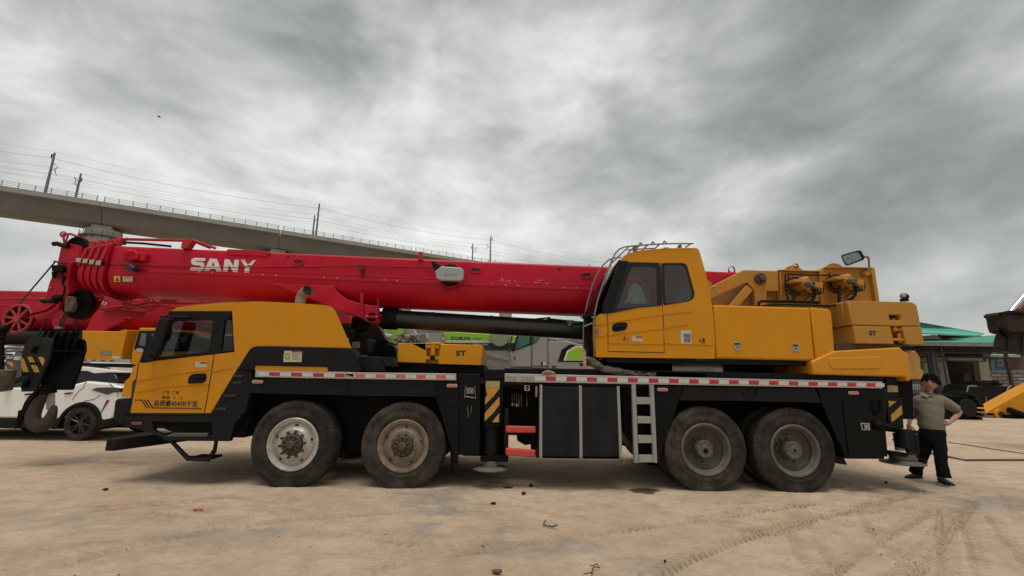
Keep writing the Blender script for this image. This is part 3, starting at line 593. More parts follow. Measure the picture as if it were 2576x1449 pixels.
b = MB(); b.prism(rrect(*[c for q in (W('D', 0, 2220, 528), W('D', 0, 2335, 400)) for c in (q.x, q.z)], .012), .0, .006, [rrect(*[c for q in (W('D', 0, 2233, 516), W('D', 0, 2322, 412)) for c in (q.x, q.z)], .010)]); cp('step_hole_rim', b, BLKW, .002, sd)
b = MB()
for x_ in (0, 1):
    b.tube([W('D', .0, 2425+88*x_, 362), W('D', .0, 2412+105*x_, 420), W('D', .0, 2415+108*x_, 486)], .006, 6)
b.tube([W('D', .0, 2415, 465), W('D', .0, 2523, 486)], .006, 6); b.tube([W('D', .0, 2440, 570), W('D', .0, 2450, 680), W('D', 0, 2475, 640), W('D', 0, 2480, 560)], .005, 6)
b.prism(XZ('D', .0, 2430, 380, 2500, 380, 2505, 440, 2428, 440), .005, .03); cp('hose_hook', b, STL, 0, sd)
b = MB(); b.prism(XZ('H', .0, 345, 367, 930, 378, 935, 445, 965, 505, 1010, 512, 300, 508), .0, .03); b.prism(XZ('H', .0, 1080, 385, 1660, 388, 1725, 530, 1000, 515, 1070, 470), .0, .03)
b.prism(XZ('H', .01, 925, 378, 1085, 384, 1070, 512, 960, 510), .02, .05); cp('rear_mudguard', b, BLKW, .004)
b = MB(); b.prism(XZ('F', .01, 2058, 350, 2365, 362, 2315, 490, 2290, 560, 2245, 690, 2170, 860, 2120, 1100, 2086, 1130), .01, .5)
b.prism(XZ('F', .3, 1735, 350, 2060, 352, 2085, 1040, 1900, 1050, 1740, 830), .3, .9); cp('mid_panel', b, BLK, .01)
b = MB(); b.prism(XZ('H', .0, 1690, 386, 2378, 390, 2376, 790, 2360, 1098, 1975, 1096, 1725, 530), .0, .55); rb = cp('rear_locker', b, BLK, .01)
b = MB(); b.prism(XZ('H', .0, 1930, 492, 2180, 495, 2215, 800, 2262, 1052, 1995, 1056, 1940, 560), -.012, .0); cp('locker_door', b, BLK, .004, rb)
b = MB(); b.prism(XZ('H', 0, 2108, 733, 2198, 735, 2204, 806, 2120, 804), -.022, -.012, [XZ('H', 0, 2120, 745, 2186, 746, 2190, 795, 2128, 793)]); b.prism(XZ('H', 0, 2145, 750, 2184, 750, 2188, 790, 2150, 790), -.018, -.012); cp('locker_latch', b, ALUD, .002, rb)
b = MB(); b.prism(XZ('H', .2, 1840, 1043, 1940, 1060, 1985, 1157, 1838, 1136), .2, .25); cp('mud_flap', b, BLKW)
# side marker lamps
for k_, x_, y_ in (('D', 331, 319), ('D', 2285, 359), ('F', 2137, 398), ('H', 2043, 432)):
    c = W(k_, 0, x_, y_); b = MB(); b.prism(rrect(c.x-.076, c.z-.024, c.x+.076, c.z+.024, .0235), -.012, 0); lm = cp('marker_lamp', b, ALU, .003)
    b = MB(); b.prism(rrect(c.x-.058, c.z-.015, c.x+.058, c.z+.015, .0145), -.022, -.012); cp('amber_lens', b, AMB, .004, lm)
# reflective rails
def rail(k, pts, reds, m_red, Y=-.03):
    b = MB(); b.prism(XZ(k, Y, *pts), Y, .04); rl = cp('deck_rail', b, ALU, .004)
    x0, y0, x1, y1, x2, y2, x3, y3 = pts
    def yy(x, f):
        t = (x-x0)/(x1-x0); top = y0+(y1-y0)*t; bot = y3+(y2-y3)*t; return top+(bot-top)*f
    b = MB(); xs = [reds[0][0]-110]+[q for r_ in reds for q in r_]+[reds[-1][1]+90]
    for i, x in enumerate(xs):
        for Yt in (Y-.003, Y+.002):
            for f_ in (.25, .78): b.v.append(tuple(W(k, Yt, x, yy(x, f_))))
    for i in range(len(xs)-1):
        o = i*4; b.f += [[o, o+1, o+5, o+4], [o+2, o+3, o+7, o+6], [o, o+2, o+6, o+4], [o+1, o+3, o+7, o+5]]; b.m += [i % 2]*4
    b.f += [[0, 1, 3, 2], [len(b.v)-4, len(b.v)-3, len(b.v)-1, len(b.v)-2]]; b.m += [0, 0]
    cp('reflective_tape', b, [TAPEW, m_red], 0, rl); return rl
rail('D', (306, 204, 1306, 224, 1303, 292, 301, 272), [(443, 553), (665, 775), (886, 994), (1106, 1205)], TAPER)
rail('D', (1309, 224, 2325, 238, 2325, 306, 1306, 292), [(1312, 1410), (1515, 1613), (1720, 1817), (1924, 2020), (2125, 2223)], TAPEF)
fr = [(963, 1066), (1172, 1272), (1378, 1478), (1585, 1685), (1790, 1890), (2000, 2098), (2204, 2302), (2406, 2504)]
fr += [(a+2012.5, c+2012.5) for a, c in ((595, 692), (796, 892), (995, 1097), (1198, 1295), (1397, 1493), (1594, 1690), (1790, 1885), (1983, 2078), (2176, 2270))]
rl = rail('F', (551, 236, 4350, 318, 4356, 387, 551, 320), fr, TAPER)
b = MB(); b.prism(XZ('F', -.03, 560, 250, 665, 258, 665, 318, 562, 314), -.038, -.03); b.prism(XZ('F', -.03, 715, 262, 853, 266, 850, 312, 716, 308), -.036, -.03); cp('worn_plate', b, mat('worn_beige_plate', (.27, .25, .21), .6, var=.3, vs=20), .002, rl)

# ---- fuel tank
b = MB(); b.prism(rpoly(XZ('F', -.01, 888, 352, 1718, 368, 1742, 1088, 880, 1082), .05), -.01, .62); tk = cp('fuel_tank', b, TANK, .045, seg=4)
b = MB(); b.prism(XZ('F', -.018, 903, 350, 928, 350, 928, 1092, 898, 1092), -.03, .6); b.prism(XZ('F', -.018, 1297, 358, 1325, 358, 1333, 1092, 1304, 1092), -.03, .6); b.prism(XZ('F', -.018, 1678, 366, 1704, 366, 1734, 1092, 1704, 1092), -.03, .6)
cp('tank_strap', b, ALUD, .003, tk)
b = MB(); b.prism(XZ('F', -.02, 870, 1090, 1755, 1100, 1756, 1112, 872, 1103), -.035, .6)
for x_ in (912, 1318, 1715): b.cyl(W('F', -.03, x_, 1070), W('F', -.03, x_, 1130), .008, n=8)
b.prism(XZ('F', -.02, 1738, 1095, 1756, 1098, 1756, 1142, 1740, 1140), -.03, .5); cp('tank_bracket', b, STL, .002, tk)
b = MB(); b.prism(XZ('F', -.02, 860, 365, 880, 365, 877, 470, 858, 468), -.02, .02); cp('small_reflector', b, mat('pale_red_plate', (.35, .16, .12), .6))
# ---- ladder
b = MB(); b.prism(XZ('F', -.03, 1830, 346, 1870, 346, 1898, 1136, 1857, 1134), -.03, .03); b.prism(XZ('F', -.03, 2010, 348, 2052, 350, 2087, 1136, 2049, 1136), -.03, .03)
ld = cp('ladder', b, ALUD, .004)
for x0, x1, y0, y1 in ((1874, 2024, 474, 545), (1884, 2032, 667, 738), (1890, 2040, 858, 936), (1897, 2050, 1056, 1131)):
    b = MB(); b.prism(XZ('F', -.015, x0, y0, x1, y0+3, x1+3, y1, x0+3, y1), -.02, .05); cp('rung', b, ALUD, .004, ld)
# ---- front outrigger jack
jk = MB(); jk.prism(XZ('F', .0, 335, 192, 545, 195, 545, 292, 515, 295, 355, 292, 335, 292), .0, .5); jk.prism(XZ('F', .06, 335, 292, 545, 292, 520, 740, 500, 770, 340, 770, 345, 400), .06, .5)
jk = cp('outrigger', jk, BLK, .01)
b = MB(); b.prism(XZ('F', .0, 358, 297, 512, 299, 502, 728, 346, 726), .0, .3); bx_ = cp('jack_housing', b, BLKM, .006, jk)
b = MB()
for q in ((360, 382, 452, 382, 500, 384, 440, 462, 352, 550, 355, 478, 375, 455), (499, 468, 497, 550, 430, 640, 350, 714, 350, 640, 380, 600), (424, 726, 470, 665, 495, 636, 491, 726)): b.prism(XZ('F', -.0, *q), -.004, .0)
cp('hazard_stripe', b, HAZY, 0, jk)
b = MB(); b.prism(XZ('F', 0, 360, 312, 500, 314, 500, 380, 360, 378), -.004, 0); cp('pasted_label', b, mat('scratched_yellow_label', (.36, .28, .10), .7, var=.5, vs=40), 0, jk)
c = W('F', .15, 415, 800)
def vc(mb, k, Y, x, y0, y1, r, n=24, r2=None):
    a, b_ = W(k, Y, x, y0), W(k, Y, x, y1); mb.cyl((a.x, Y, a.z), (a.x, Y, b_.z), r, r2, n=n)
b = MB(); vc(b, 'F', .15, 420, 730, 775, .125, 6); vc(b, 'F', .15, 417, 778, 1040, .098); vc(b, 'F', .15, 417, 955, 962, .101); cp('jack_leg', b, BLKM, .004, jk)
b = MB(); vc(b, 'F', .15, 413, 1036, 1080, .042); cp('jack_rod', b, STL, 0, jk)
b = MB(); vc(b, 'F', .15, 408, 1182, 1196, .245, 40, .245); vc(b, 'F', .15, 408, 1166, 1182, .16, 40, .245); vc(b, 'F', .15, 410, 1110, 1168, .12, 30)
cp('foot_pad', b, mat('worn_steel_pad', (.13, .12, .105), .6, .4, dust=.5, vs=8), .006, jk)
b = MB(); b.prism(XZ('F', .05, 303, 1066, 590, 1066, 585, 1128, 305, 1122), .05, .45); b.ball(W('F', .04, 357, 1113), .022); b.ball(W('F', .04, 477, 1113), .022); cp('pad_bracket', b, BLKD, .006, jk)
b = MB(); b.prism(XZ('F', .02, 548, 590, 592, 590, 588, 985, 548, 985), .02, .08); cp('pad_holder', b, BLKM, .01, jk)
# control nook between jack and tank
b = MB(); b.prism(XZ('F', .5, 590, 330, 900, 336, 905, 745, 585, 742), .5, 1.2); b.prism(XZ('F', .4, 545, 330, 900, 336, 900, 380, 545, 376), .1, .5); nk = cp('control_cabinet', b, BLKD)
b = MB()
for i in range(5): a_, c_ = W('F', .45, 625+i*23, 440), W('F', .45, 628+i*23, 570); b.tube([a_, c_], .010, 6)
b.tube([W('F', .45, 770, 440), W('F', .45, 775, 570)], .01, 6); cp('control_lever', b, STL, 0, nk)
b = MB(); b.ball(W('F', .43, 627, 548), .02); b.ball(W('F', .43, 673, 556), .024); cp('lever_knob', b, WHT, 0, nk)
b = MB(); b.prism(rpoly(XZ('F', .05, 749, 335, 804, 336, 803, 412, 750, 411), .01), .05, .1); sb = cp('switch_box', b, CREAM, .004)
b = MB(); b.cyl(W('F', .04, 778, 372), W('F', .06, 778, 372), .02); b.cyl(W('F', .04, 778, 396), W('F', .06, 778, 396), .014); b.tube([W('F', .07, 772, 412), W('F', .1, 772, 430), W('F', .2, 770, 470)], .012, 6); cp('switch_button', b, DKT, 0, sb)
b = MB(); b.prism(XZ('F', .0, 560, 762, 863, 770, 864, 836, 562, 834), .0, .07); cp('side_guard_bar', b, ORNG, .02, seg=3)
b = MB(); b.prism(XZ('F', .0, 557, 985, 862, 1008, 860, 1083, 558, 1064), .0, .07); cp('side_guard_bar', b, ORNG, .02, seg=3)
b = MB(); b.tube([W('F', .5, 700, 830), W('F', .5, 712, 880), W('F', .5, 760, 908), W('F', .5, 900, 890)], [.05, .07, .07, .06], 12); b.prism(XZ('F', .3, 820, 840, 880, 840, 880, 1010, 820, 1010), .3, .5); cp('air_tank_bracket', b, BLKD)
# ---- rear outrigger
b = MB(); b.prism(XZ('J', .12, 655, 290, 690, 268, 795, 282, 812, 480, 840, 482, 868, 790, 720, 792), .12, .6); jr = cp('outrigger', b, BLKM, .01)
b = MB()
for q in ((706, 512, 790, 516, 715, 575), (838, 556, 850, 640, 742, 728, 732, 655)): b.prism(XZ('J', .12, *q), .116, .12)
cp('hazard_stripe', b, HAZY, 0, jr)
b = MB(); b.prism(XZ('J', .12, 695, 356, 798, 358, 804, 424, 697, 422), .114, .12); cp('pasted_label', b, mat('scratched_yellow_label', (.3, .3, .1)), 0, jr)
b = MB(); b.prism(XZ('J', .14, 752, 792, 925, 800, 925, 838, 770, 830), .0, .5); vc(b, 'J', .25, 822, 838, 985, .082); vc(b, 'J', .25, 818, 905, 912, .086); cp('jack_leg', b, BLKM, .004, jr)
b = MB(); vc(b, 'J', .25, 820, 980, 1010, .055); cp('jack_rod', b, ALUD, 0, jr)
b = MB(); vc(b, 'J', .25, 850, 1128, 1140, .27, 40, .265); vc(b, 'J', .25, 850, 1095, 1128, .14, 30, .20); vc(b, 'J', .25, 850, 1040, 1096, .16, 30); cp('foot_pad', b, mat('worn_steel_pad', (.1, .1, .1)), .006, jr)
b = MB(); b.prism(XZ('J', .2, 690, 1015, 950, 1045, 950, 1075, 690, 1050), .1, .45); b.prism(XZ('J', .1, 668, 1042, 700, 1046, 700, 1075, 668, 1072), .1, .14); b.box(*sum([[W('J', .3, 905, 900).x, W('J', .3, 940, 900).x], [.1, .4], [W('J', .3, 920, 1100).z, W('J', .3, 920, 1075).z]], [])); cp('pad_bracket', b, BLKD, .004, jr)
b = MB(); b.prism(rpoly(XZ('J', .3, 880, 842, 995, 848, 1018, 1052, 900, 1036), .04), .28, .34); b.prism(XZ('J', .3, 965, 862, 975, 862, 995, 1040, 985, 1040), .275, .28); cp('folded_flap', b, BLKM, .008, jr)
b = MB(); b.prism(XZ('J', .0, 535, 395, 650, 395, 660, 560, 700, 800, 720, 1040, 620, 1060), .03, .6); b.prism(XZ('J', 0, 550, 500, 645, 500, 640, 512, 552, 512), -.03, .03); b.tube([W('J', -.02, 560, 512), W('J', -.02, 562, 600), W('J', -.02, 600, 660)], .012, 6); b.tube([W('J', -.02, 632, 512), W('J', -.02, 640, 560), W('J', -.02, 622, 640)], .012, 6)
b.ball(W('J', -.02, 610, 760), .07); b.cyl(W('J', -.03, 650, 750), W('J', -.03, 700, 780), .05); cp('jack_mount', b, BLKD, .006)

# ---- rear body (yellow) behind the deck
b = MB(); pr = XZ('H', 0, 1627, 125, 1640, 246, 2380, 256, 2400, 262, 2576, 272)
q1 = W('J', 0, 887, 272); q2 = W('J', 0, 890, 312); q3 = W('J', 0, 940, 316); q4 = W('J', 0, 885, 20); q5 = W('J', 0, 850, -5); tl = W('I', 0, 200, 1260); t2 = W('I', 0, 1030, 1212)
prof = [(W('H', 0, 1625, 100).x, W('H', 0, 1625, 100).z-.02), (W('H', 0, 1640, 246).x, W('H', 0, 1640, 246).z), (q1.x, q1.z), (q2.x, q2.z), (q3.x, q3.z), (q4.x+.03, q4.z-.06), (t2.x, t2.z), (tl.x, tl.z)]
b.prism(prof, .0, .5); b.prism([(prof[0][0], prof[0][1]), (prof[1][0], prof[1][1]), (q3.x+.0, q1.z), (q4.x+.0, q4.z-.05), (t2.x-.05, t2.z-.04), (tl.x, tl.z-.05)], .5, YB)
rbod = cp('rear_body', b, YELG, .05, seg=4)
b = MB(); b.prism(rpoly(XZ('J', 0, 98, 78, 640, 65, 645, 90, 620, 190, 150, 192, 110, 160), .04), -.012, .02); cp('pressed_panel', b, YELG, .012, rbod, seg=3)
# angled corner with lamp housing
A = [W('J', 0, 892, 10), W('J', 0, 935, 300)]; Bq = [W('J', .34, 975, 5), W('J', .34, 1030, 70), W('J', .34, 1040, 195), W('J', .34, 1064, 200), W('J', .34, 1070, 240), W('J', .34, 1035, 300)]
b = MB(); vs = [A[0]+Vector((0, .03, -.02)), A[1]+Vector((0, .03, 0))] + Bq[::-1]; b.plate(vs, (-.3, .5, 0), .3); cp('rear_corner', b, YELD, .03, rbod, seg=4)
b = MB(); b.plate([W('J', .0, 940, 298), W('J', .34, 1036, 300), W('J', .34, 1036, 318), W('J', 0, 945, 318)], (-.2, .5, 0), .2); b.prism(XZ('J', .35, 800, 300, 950, 320, 965, 700, 850, 690), .35, .8); cp('rear_lamp_box', b, BLKD)

# ---- wheels
def tyre_profile(Rr, w, rim):
    return [(rim, .035), (rim+.02, .012), (rim+.05, .004), (rim+.085, .0), (rim+.09, .004), (Rr-.115, .0), (Rr-.09, .004), (Rr-.085, -.002), (Rr-.055, .004), (Rr-.03, .012), (Rr-.012, .022), (Rr, .045),
            (Rr, .085), (Rr-.006, .092), (Rr-.006, .10), (Rr, .107), (Rr, w-.107), (Rr-.006, w-.10), (Rr, w-.085), (Rr, w-.045), (Rr-.03, w-.012), (rim+.08, w), (rim, w-.03)]
def make_wheel(kind):
    Rr, w, rim = .575, .30, .332
    r_ = bpy.data.objects.new('x', None)
    b = MB(); b.lathe((0, 0, 0), tyre_profile(Rr, w, rim), 228, {10: (.005, 4, 1, 0), 11: (.012, 4, 1, 0), 12: (.012, 4, 1, 0), 19: (.012, 4, 1, 0), 18: (.012, 4, 1, 0), 15: (.010, 4, 1, 2), 16: (.010, 4, 1, 2)})
    return b
def wheel(x, z, kind, rimm, tym, nutm, first=None, flat=.0, ang=0, y0=0):
    w = bpy.data.objects.new('wheel', None); COL.objects.link(w); w.parent = crane; ORG[w.name] = Vector((x, y0, z)); w.location = ORG[w.name]-ORG[crane.name]
    Rr, wd, rim = .575, .30, .332
    b = make_wheel(kind); zf = -(z)-.002
    # flattened contact patch with a slight bulge
    nv = []
    for (X_, Y_, Z_) in (tuple(q) for q in b.v):
        if Z_ < zf: Z_ = zf
        if Z_ < zf+.16: t = (zf+.16-Z_)/.16; Y_ = Y_ + (Y_-.15)*.16*t*t
        nv.append((X_, Y_, Z_))
    b.v = nv
    part('tyre', b, tym, w, local=ORG[w.name], sharp=50)
    b = MB()
    if kind == 'front':
        b.lathe((0, 0, 0), [(rim+.012, .040), (rim+.014, .006), (rim+.006, -.002), (rim-.012, .002), (rim-.022, .016), (rim-.04, .02), (rim-.052, .034), (rim-.060, .055), (.225, .032), (.205, .014), (.198, .006), (.192, .002), (.132, .002), (.128, .04)], 64)
        rm = part('rim', b, rimm, w, local=ORG[w.name], sharp=30)
        b = MB()
        for i in range(5):
            a = 2*math.pi*(i/5)+ang; cx, cz = math.sin(a)*.245, math.cos(a)*.245; pts = []
            for j in range(12): u = 2*math.pi*j/12; tx, rz = math.cos(u)*.024, math.sin(u)*.014; pts.append((cx+math.cos(a)*tx+math.sin(a)*rz, cz-math.sin(a)*tx+math.cos(a)*rz))
            b = MB(); b.prism(pts, .034, .05); part('hand_hole', b, DKT, w, local=ORG[w.name])
        b = MB(); b.lathe((0, 0, 0), [(.146, .010), (.146, -.004), (.140, -.006), (.135, .0), (.132, -.03), (.118, -.045), (.110, -.035), (.055, -.030), (.052, -.065), (.042, -.08), (.0, -.082)], 48)
        for i in range(10): a = 2*math.pi*i/10; b.box(0, 0, 0, 0, 0, 0); b.v = b.v[:-8]; b.f = b.f[:-6]; b.m = b.m[:-6]; c, s = math.cos(a), math.sin(a); b.hexa([(c*r2-s*t, y, s*r2+c*t) for (r2, t, y) in ((.05, -.009, -.03), (.115, -.009, -.03), (.115, .009, -.03), (.05, .009, -.03), (.05, -.009, -.058), (.115, -.009, -.050), (.115, .009, -.050), (.05, .009, -.058))])
        hb = part('hub', b, HUBM, w, local=ORG[w.name], sharp=40)
        b = MB()
        for i in range(10): b = MB(); a = 2*math.pi*(i+.3)/10; p0 = Vector((math.sin(a)*.166, -.004, math.cos(a)*.166)); b.cyl(p0, p0-Vector((0, .024, 0)), .020, .018, 8); b.cyl(p0-Vector((0, .02, 0)), p0-Vector((0, .038, 0)), .011, .009, 8); part('wheel_nut', b, nutm, w, local=ORG[w.name])
    else:
        b.lathe((0, 0, 0), [(rim+.012, .045), (rim+.016, .008), (rim+.006, -.002), (rim-.015, .002), (rim-.028, .02), (rim-.034, .06), (rim-.05, .075), (rim-.052, .14), (rim-.075, .165), (rim-.10, .19), (.185, .212), (.17, .215), (.12, .215), (.118, .2)], 64)
        rm = part('rim', b, rimm, w, local=ORG[w.name], sharp=30)
        b = MB()
        for i in range(5):
            a = 2*math.pi*(i/5)+ang; b = MB(); b.prism(circ(math.sin(a)*.205, math.cos(a)*.205, .026, n=12), .203, .215); part('hand_hole', b, DKT, w, local=ORG[w.name])
        b = MB(); b.lathe((0, 0, 0), [(.155, .215), (.152, .20), (.128, .19), (.122, .06), (.112, .035), (.10, .030), (.085, .036), (.05, .03), (.045, .024), (0, .022)], 40); hb = part('hub', b, RIMD, w, local=ORG[w.name], sharp=40)
        b = MB()
        for i in range(10): a = 2*math.pi*i/10; p0 = Vector((math.sin(a)*.138, .198, math.cos(a)*.138)); b.cyl(p0, p0-Vector((0, .03, 0)), .016, .014, 8)
        for i in range(8): a = 2*math.pi*i/8; p0 = Vector((math.sin(a)*.098, .034, math.cos(a)*.098)); b.cyl(p0, p0-Vector((0, .010, 0)), .008, .008, 6)
        part('wheel_nuts', b, nutm, w, local=ORG[w.name])
        b = MB(); b.ball((0.0, .025, -.02), .034, .012, .036) if ang > .3 else b.ball((0, .02, 0), .02, .01, .02); part('hub_cap', b, BLKD, w, local=ORG[w.name])
    return w
NUTR = mat('rusty_nuts', (.13, .055, .03), .8, .3, var=.3, vs=30); NUTG = mat('greasy_nuts', (.20, .17, .145), .6, .4, var=.2, vs=30)
W1 = wheel(-2.81, .535, 'front', RIMS, TYRED, NUTR, ang=.06); W2 = wheel(-1.33, .535, 'front', RIMR, TYRE, NUTG, ang=.1)
W3 = wheel(2.81, .535, 'rear', RIMD, TYRE, HUBM, ang=.5, y0=.02); W4 = wheel(4.05, .535, 'rear', RIMD, TYRED, HUBM, ang=.15, y0=.02)
def inner(x, y, m=TYRE):
    w = bpy.data.objects.new('wheel', None); COL.objects.link(w); w.parent = crane; ORG[w.name] = Vector((x, y, .535)); w.location = ORG[w.name]-ORG[crane.name]
    t = [c for c in W2.children if c.name.startswith('tyre')][0]; c = t.copy(); COL.objects.link(c); c.parent = w
    rm = [c for c in W3.children if c.name.startswith('rim')][0]; c = rm.copy(); COL.objects.link(c); c.parent = w
for x in (2.81, 4.05): inner(x, .40); inner(x, 1.82); inner(x, 2.16)
for x in (-2.81, -1.33): inner(x, 2.15)
# ================================================================== superstructure of the crane
# ---- boom
ZT = lambda x: 3.50-.0233*(x+6.49)
BY = 1.25
def boom_sec(x, hw, dt, db, x2=None):
    """cross-section polygon (y,z): flat top, straight cheeks, rounded belly"""
    t = ZT(x)+dt; bo = ZT(x)-.80+db; zs = ZT(x)-.44; o = []
    for a in range(4): u = R(90-a*30); o.append((BY-hw+.05-math.cos(u)*.05, t-.05+math.sin(u)*.05))
    o.append((BY-hw, zs))
    for a in range(1, 16): u = math.pi*a/16; o.append((BY-math.cos(u)*hw, zs-math.sin(u)**.85*(zs-bo)))
    o.append((BY+hw, zs))
    for a in range(4): u = R(a*30); o.append((BY+hw-.05+math.cos(u)*.05, t-.05+math.sin(u)*.05))
    return o
def loft(b, x0, x1, hw, dt, db, lean=0):
    p = boom_sec(x0, hw, dt, db); q = boom_sec(x1, hw, dt, db); n = len(p); zc = ZT(x0)-.4
    b.add([(x0+(z-zc)*lean, y, z) for y, z in p]+[(x1+(z-zc)*lean, y, z) for y, z in q], [tuple(range(n)), tuple(range(n, 2*n))]+[(i, (i+1) % n, (i+1) % n+n, i+n) for i in range(n)])
xb0 = W('A', .83, 1110, 500).x; xb1 = 4.6
b = MB(); loft(b, xb0, xb1, .42, 0, 0); boom = cp('boom', b, RED, 0, sharp=40)
bc = lambda name, mb, m, bev=0, **k: part(name, mb, m, boom, bev, **k)
b = MB()
for dz, th, h in ((-.305, .006, .012), (-.345, .012, .0), ):
    pass
s0, s1 = xb0+.15, xb1
def boomstrip(b, x0, x1, dz0, dz1, y0, y1):
    b.hexa([(x0, y0, ZT(x0)+dz0), (x1, y0, ZT(x1)+dz0), (x1, y1, ZT(x1)+dz0), (x0, y1, ZT(x0)+dz0), (x0, y0, ZT(x0)+dz1), (x1, y0, ZT(x1)+dz1), (x1, y1, ZT(x1)+dz1), (x0, y1, ZT(x0)+dz1)])
boomstrip(b, s0+.5, s1, -.432, -.372, .815, .84); bc('seam_plate', b, RED, .003)
b = MB(); boomstrip(b, s0+.5, s1, -.352, -.342, .822, .84); bc('weld_line', b, RED, .002)
b = MB()
for k_, x_ in (('A', 2012), ('A', 2146), ('C', 375), ('C', 508), ('C', 994), ('C', 1126), ('C', 1604), ('C', 1733), ('E', 560), ('E', 684), ('E', 1145), ('E', 1270), ('E', 97)):
    x = W(k_, .81, x_, 560).x; z = ZT(x)-.40; b.cyl((x, .80, z), (x, .82, z), .017, n=10)
bc('seam_bolts', b, mat('pinkish_bolt', (.35, .16, .13), .6))
def oval(k_, x_, y_, w=.135, h=.062):
    c = W(k_, .83, x_, y_); r_ = rrect(c.x-w/2-.025, c.z-h/2-.025, c.x+w/2+.025, c.z+h/2+.025, h/2+.02, 6); i_ = rrect(c.x-w/2, c.z-h/2, c.x+w/2, c.z+h/2, h/2-.001, 6)
    b = MB(); b.prism(r_, .815, .835, [i_]); bc('oval_rim', b, RED, .004)
    b = MB(); b.prism(i_, .827, .83); bc('oval_opening', b, DKT)
oval('C', 742, 372); oval('E', 258, 455); oval('E', 1372, 508)
b = MB()
for k_, x_, y_ in (('C', 638, 318), ('E', 1104, 446)): c = W(k_, .83, x_, y_); b.cyl((c.x, .826, c.z), (c.x, .83, c.z), .028, n=16)
bc('round_opening', b, DKT)
# raised top plate, brackets on top
b = MB(); b.prism(rpoly(XZ('A', .82, 2265, 410, 2290, 372, 2440, 378, 2615, 385)[:4]+[], .02) if 0 else rpoly(XZ('A', .82, 2268, 400, 2292, 368, 3150-465, 390, 3150-420, 400, 2700, 430, 2680, 440, 2290, 427), .04), .812, .84); bc('raised_plate', b, RED, .005)
b = MB(); b.prism(XZ('C', .82, 1945, 270, 1988, 272, 1992, 350, 1985, 358, 1943, 355), .80, .86); bc('top_lug', b, REDD, .005)
b = MB(); b.prism(XZ('A', .9, 1885, 300, 1975, 280, 1985, 300, 1930, 380, 1870, 378), .78, .90)
a_ = W('A', 1.0, 1210, 268); c_ = W('A', 1.0, 1900, 283); d_ = W('A', .9, 1940, 283); e_ = W('A', .9, 2170, 360)
b.tube([a_, c_], .026, 8); b.tube([d_, e_], .022, 8); b.tube([W('A', 1.0, 1190, 250), W('A', 1.0, 1210, 290)], .05, 8); b.tube([W('A', 1.1, 1950, 285), W('A', 1.3, 2120, 355)], .03, 8)
bc('jib_frame', b, REDD, .004)
b = MB(); b.tube([W('A', 1.2, 1200, 298), W('A', 1.2, 1450, 312), W('A', 1.2, 1720, 340)], .02, 8); bc('top_cable', b, BLKM)
# lettering
LX = lambda *c: XZ('A', .83, *c)
b = MB()
b.prism(LX(2070, 460, 1960, 455, 1930, 470, 1924, 498, 1935, 522, 1960, 531, 2018, 534, 2023, 541, 2015, 548, 1920, 546, 1915, 580, 2025, 585, 2050, 575, 2058, 545, 2055, 515, 2040, 501, 1978, 497, 1970, 492, 1974, 487, 2065, 490), .825, .828)
b.prism(LX(2054, 585, 2115, 462, 2185, 468, 2232, 592, 2180, 592, 2172, 568, 2117, 566, 2105, 587), .825, .828, [LX(2130, 537, 2163, 538, 2150, 495)])
b.prism(LX(2245, 592, 2263, 470, 2310, 473, 2352, 545, 2362, 475, 2407, 478, 2392, 600, 2345, 598, 2305, 525, 2294, 595), .825, .828)
b.prism(LX(2468, 545, 2463, 535, 2485, 540, 2500, 530, 2530, 535, 2515, 552, 2505, 605, 2460, 603), .825, .828)
b.prism(LX(2432, 490, 2462, 488, 2495, 522, 2512, 515, 2540, 488, 2574, 484, 2522, 546, 2468, 546), .825, .828)
for q in ((2424, 475, 2468, 477, 2474, 484, 2430, 486), (2548, 479, 2580, 480, 2576, 483, 2545, 485)): b.prism(LX(*q), .825, .828)
bc('boom_lettering', b, WHT)
rr_ = random.Random(3); b = MB()
for x0, x1, y0, y1, n_ in ((485, 540, 530, 585, 9), (550, 600, 540, 585, 8), (640, 660, 550, 580, 4), (400, 430, 577, 583, 3), (845, 900, 570, 580, 6), (875, 935, 548, 560, 6), (925, 985, 580, 605, 5)):
    for i in range(n_):
        x = rr_.uniform(x0, x1); y = rr_.uniform(y0, y1); w = rr_.uniform(3, 9); h = rr_.uniform(3, 10) if w < 5 else 3
        b.prism(XZ('E', .83, x, y, x+w, y, x+w-1, y+h, x-1, y+h), .8265, .829)
bc('lettering_remains', b, WHT)
# warning plates, fixed things on the boom side
b = MB(); b.prism(LX(1150, 640, 1214, 640, 1212, 698, 1149, 697), .824, .83); wp = bc('warning_plate', b, mat('warning_yellow', (.62, .33, .03), .5))
b = MB(); b.prism(LX(1160, 690, 1182, 648, 1205, 690), .822, .824, [LX(1168, 685, 1182, 659, 1197, 685)]); b.prism(LX(1178, 668, 1187, 668, 1190, 684, 1175, 684), .822, .824); part('warning_triangle', b, DKT, wp)
b = MB(); b.prism(LX(1237, 643, 1341, 645, 1340, 697, 1236, 696), .824, .83); bc('rubbed_plate', b, mat('rubbed_beige_plate', (.48, .33, .22), .6, var=.5, vs=22))
b = MB(); b.prism(rpoly(LX(1270, 400, 1320, 385, 1400, 395, 1440, 420, 1445, 480, 1400, 495, 1280, 490, 1250, 460), .05), .72, .84); b.prism(LX(1420, 420, 1500, 422, 1495, 498, 1410, 490), .75, .84); b.cyl(W('A', .70, 1315, 435), W('A', .83, 1315, 435), .09, n=20)
b.prism(LX(1250, 465, 1400, 480, 1390, 500, 1300, 495), .70, .84); bc('side_guard', b, RED, .012)
b = MB(); q = LX(1355, 530, 1430, 570, 1400, 612, 1320, 578); b.prism(q, .68, .80); fl_ = bc('flood_lamp', b, mat('violet_black_lamp', (.035, .022, .085), .4), .012)
b = MB()
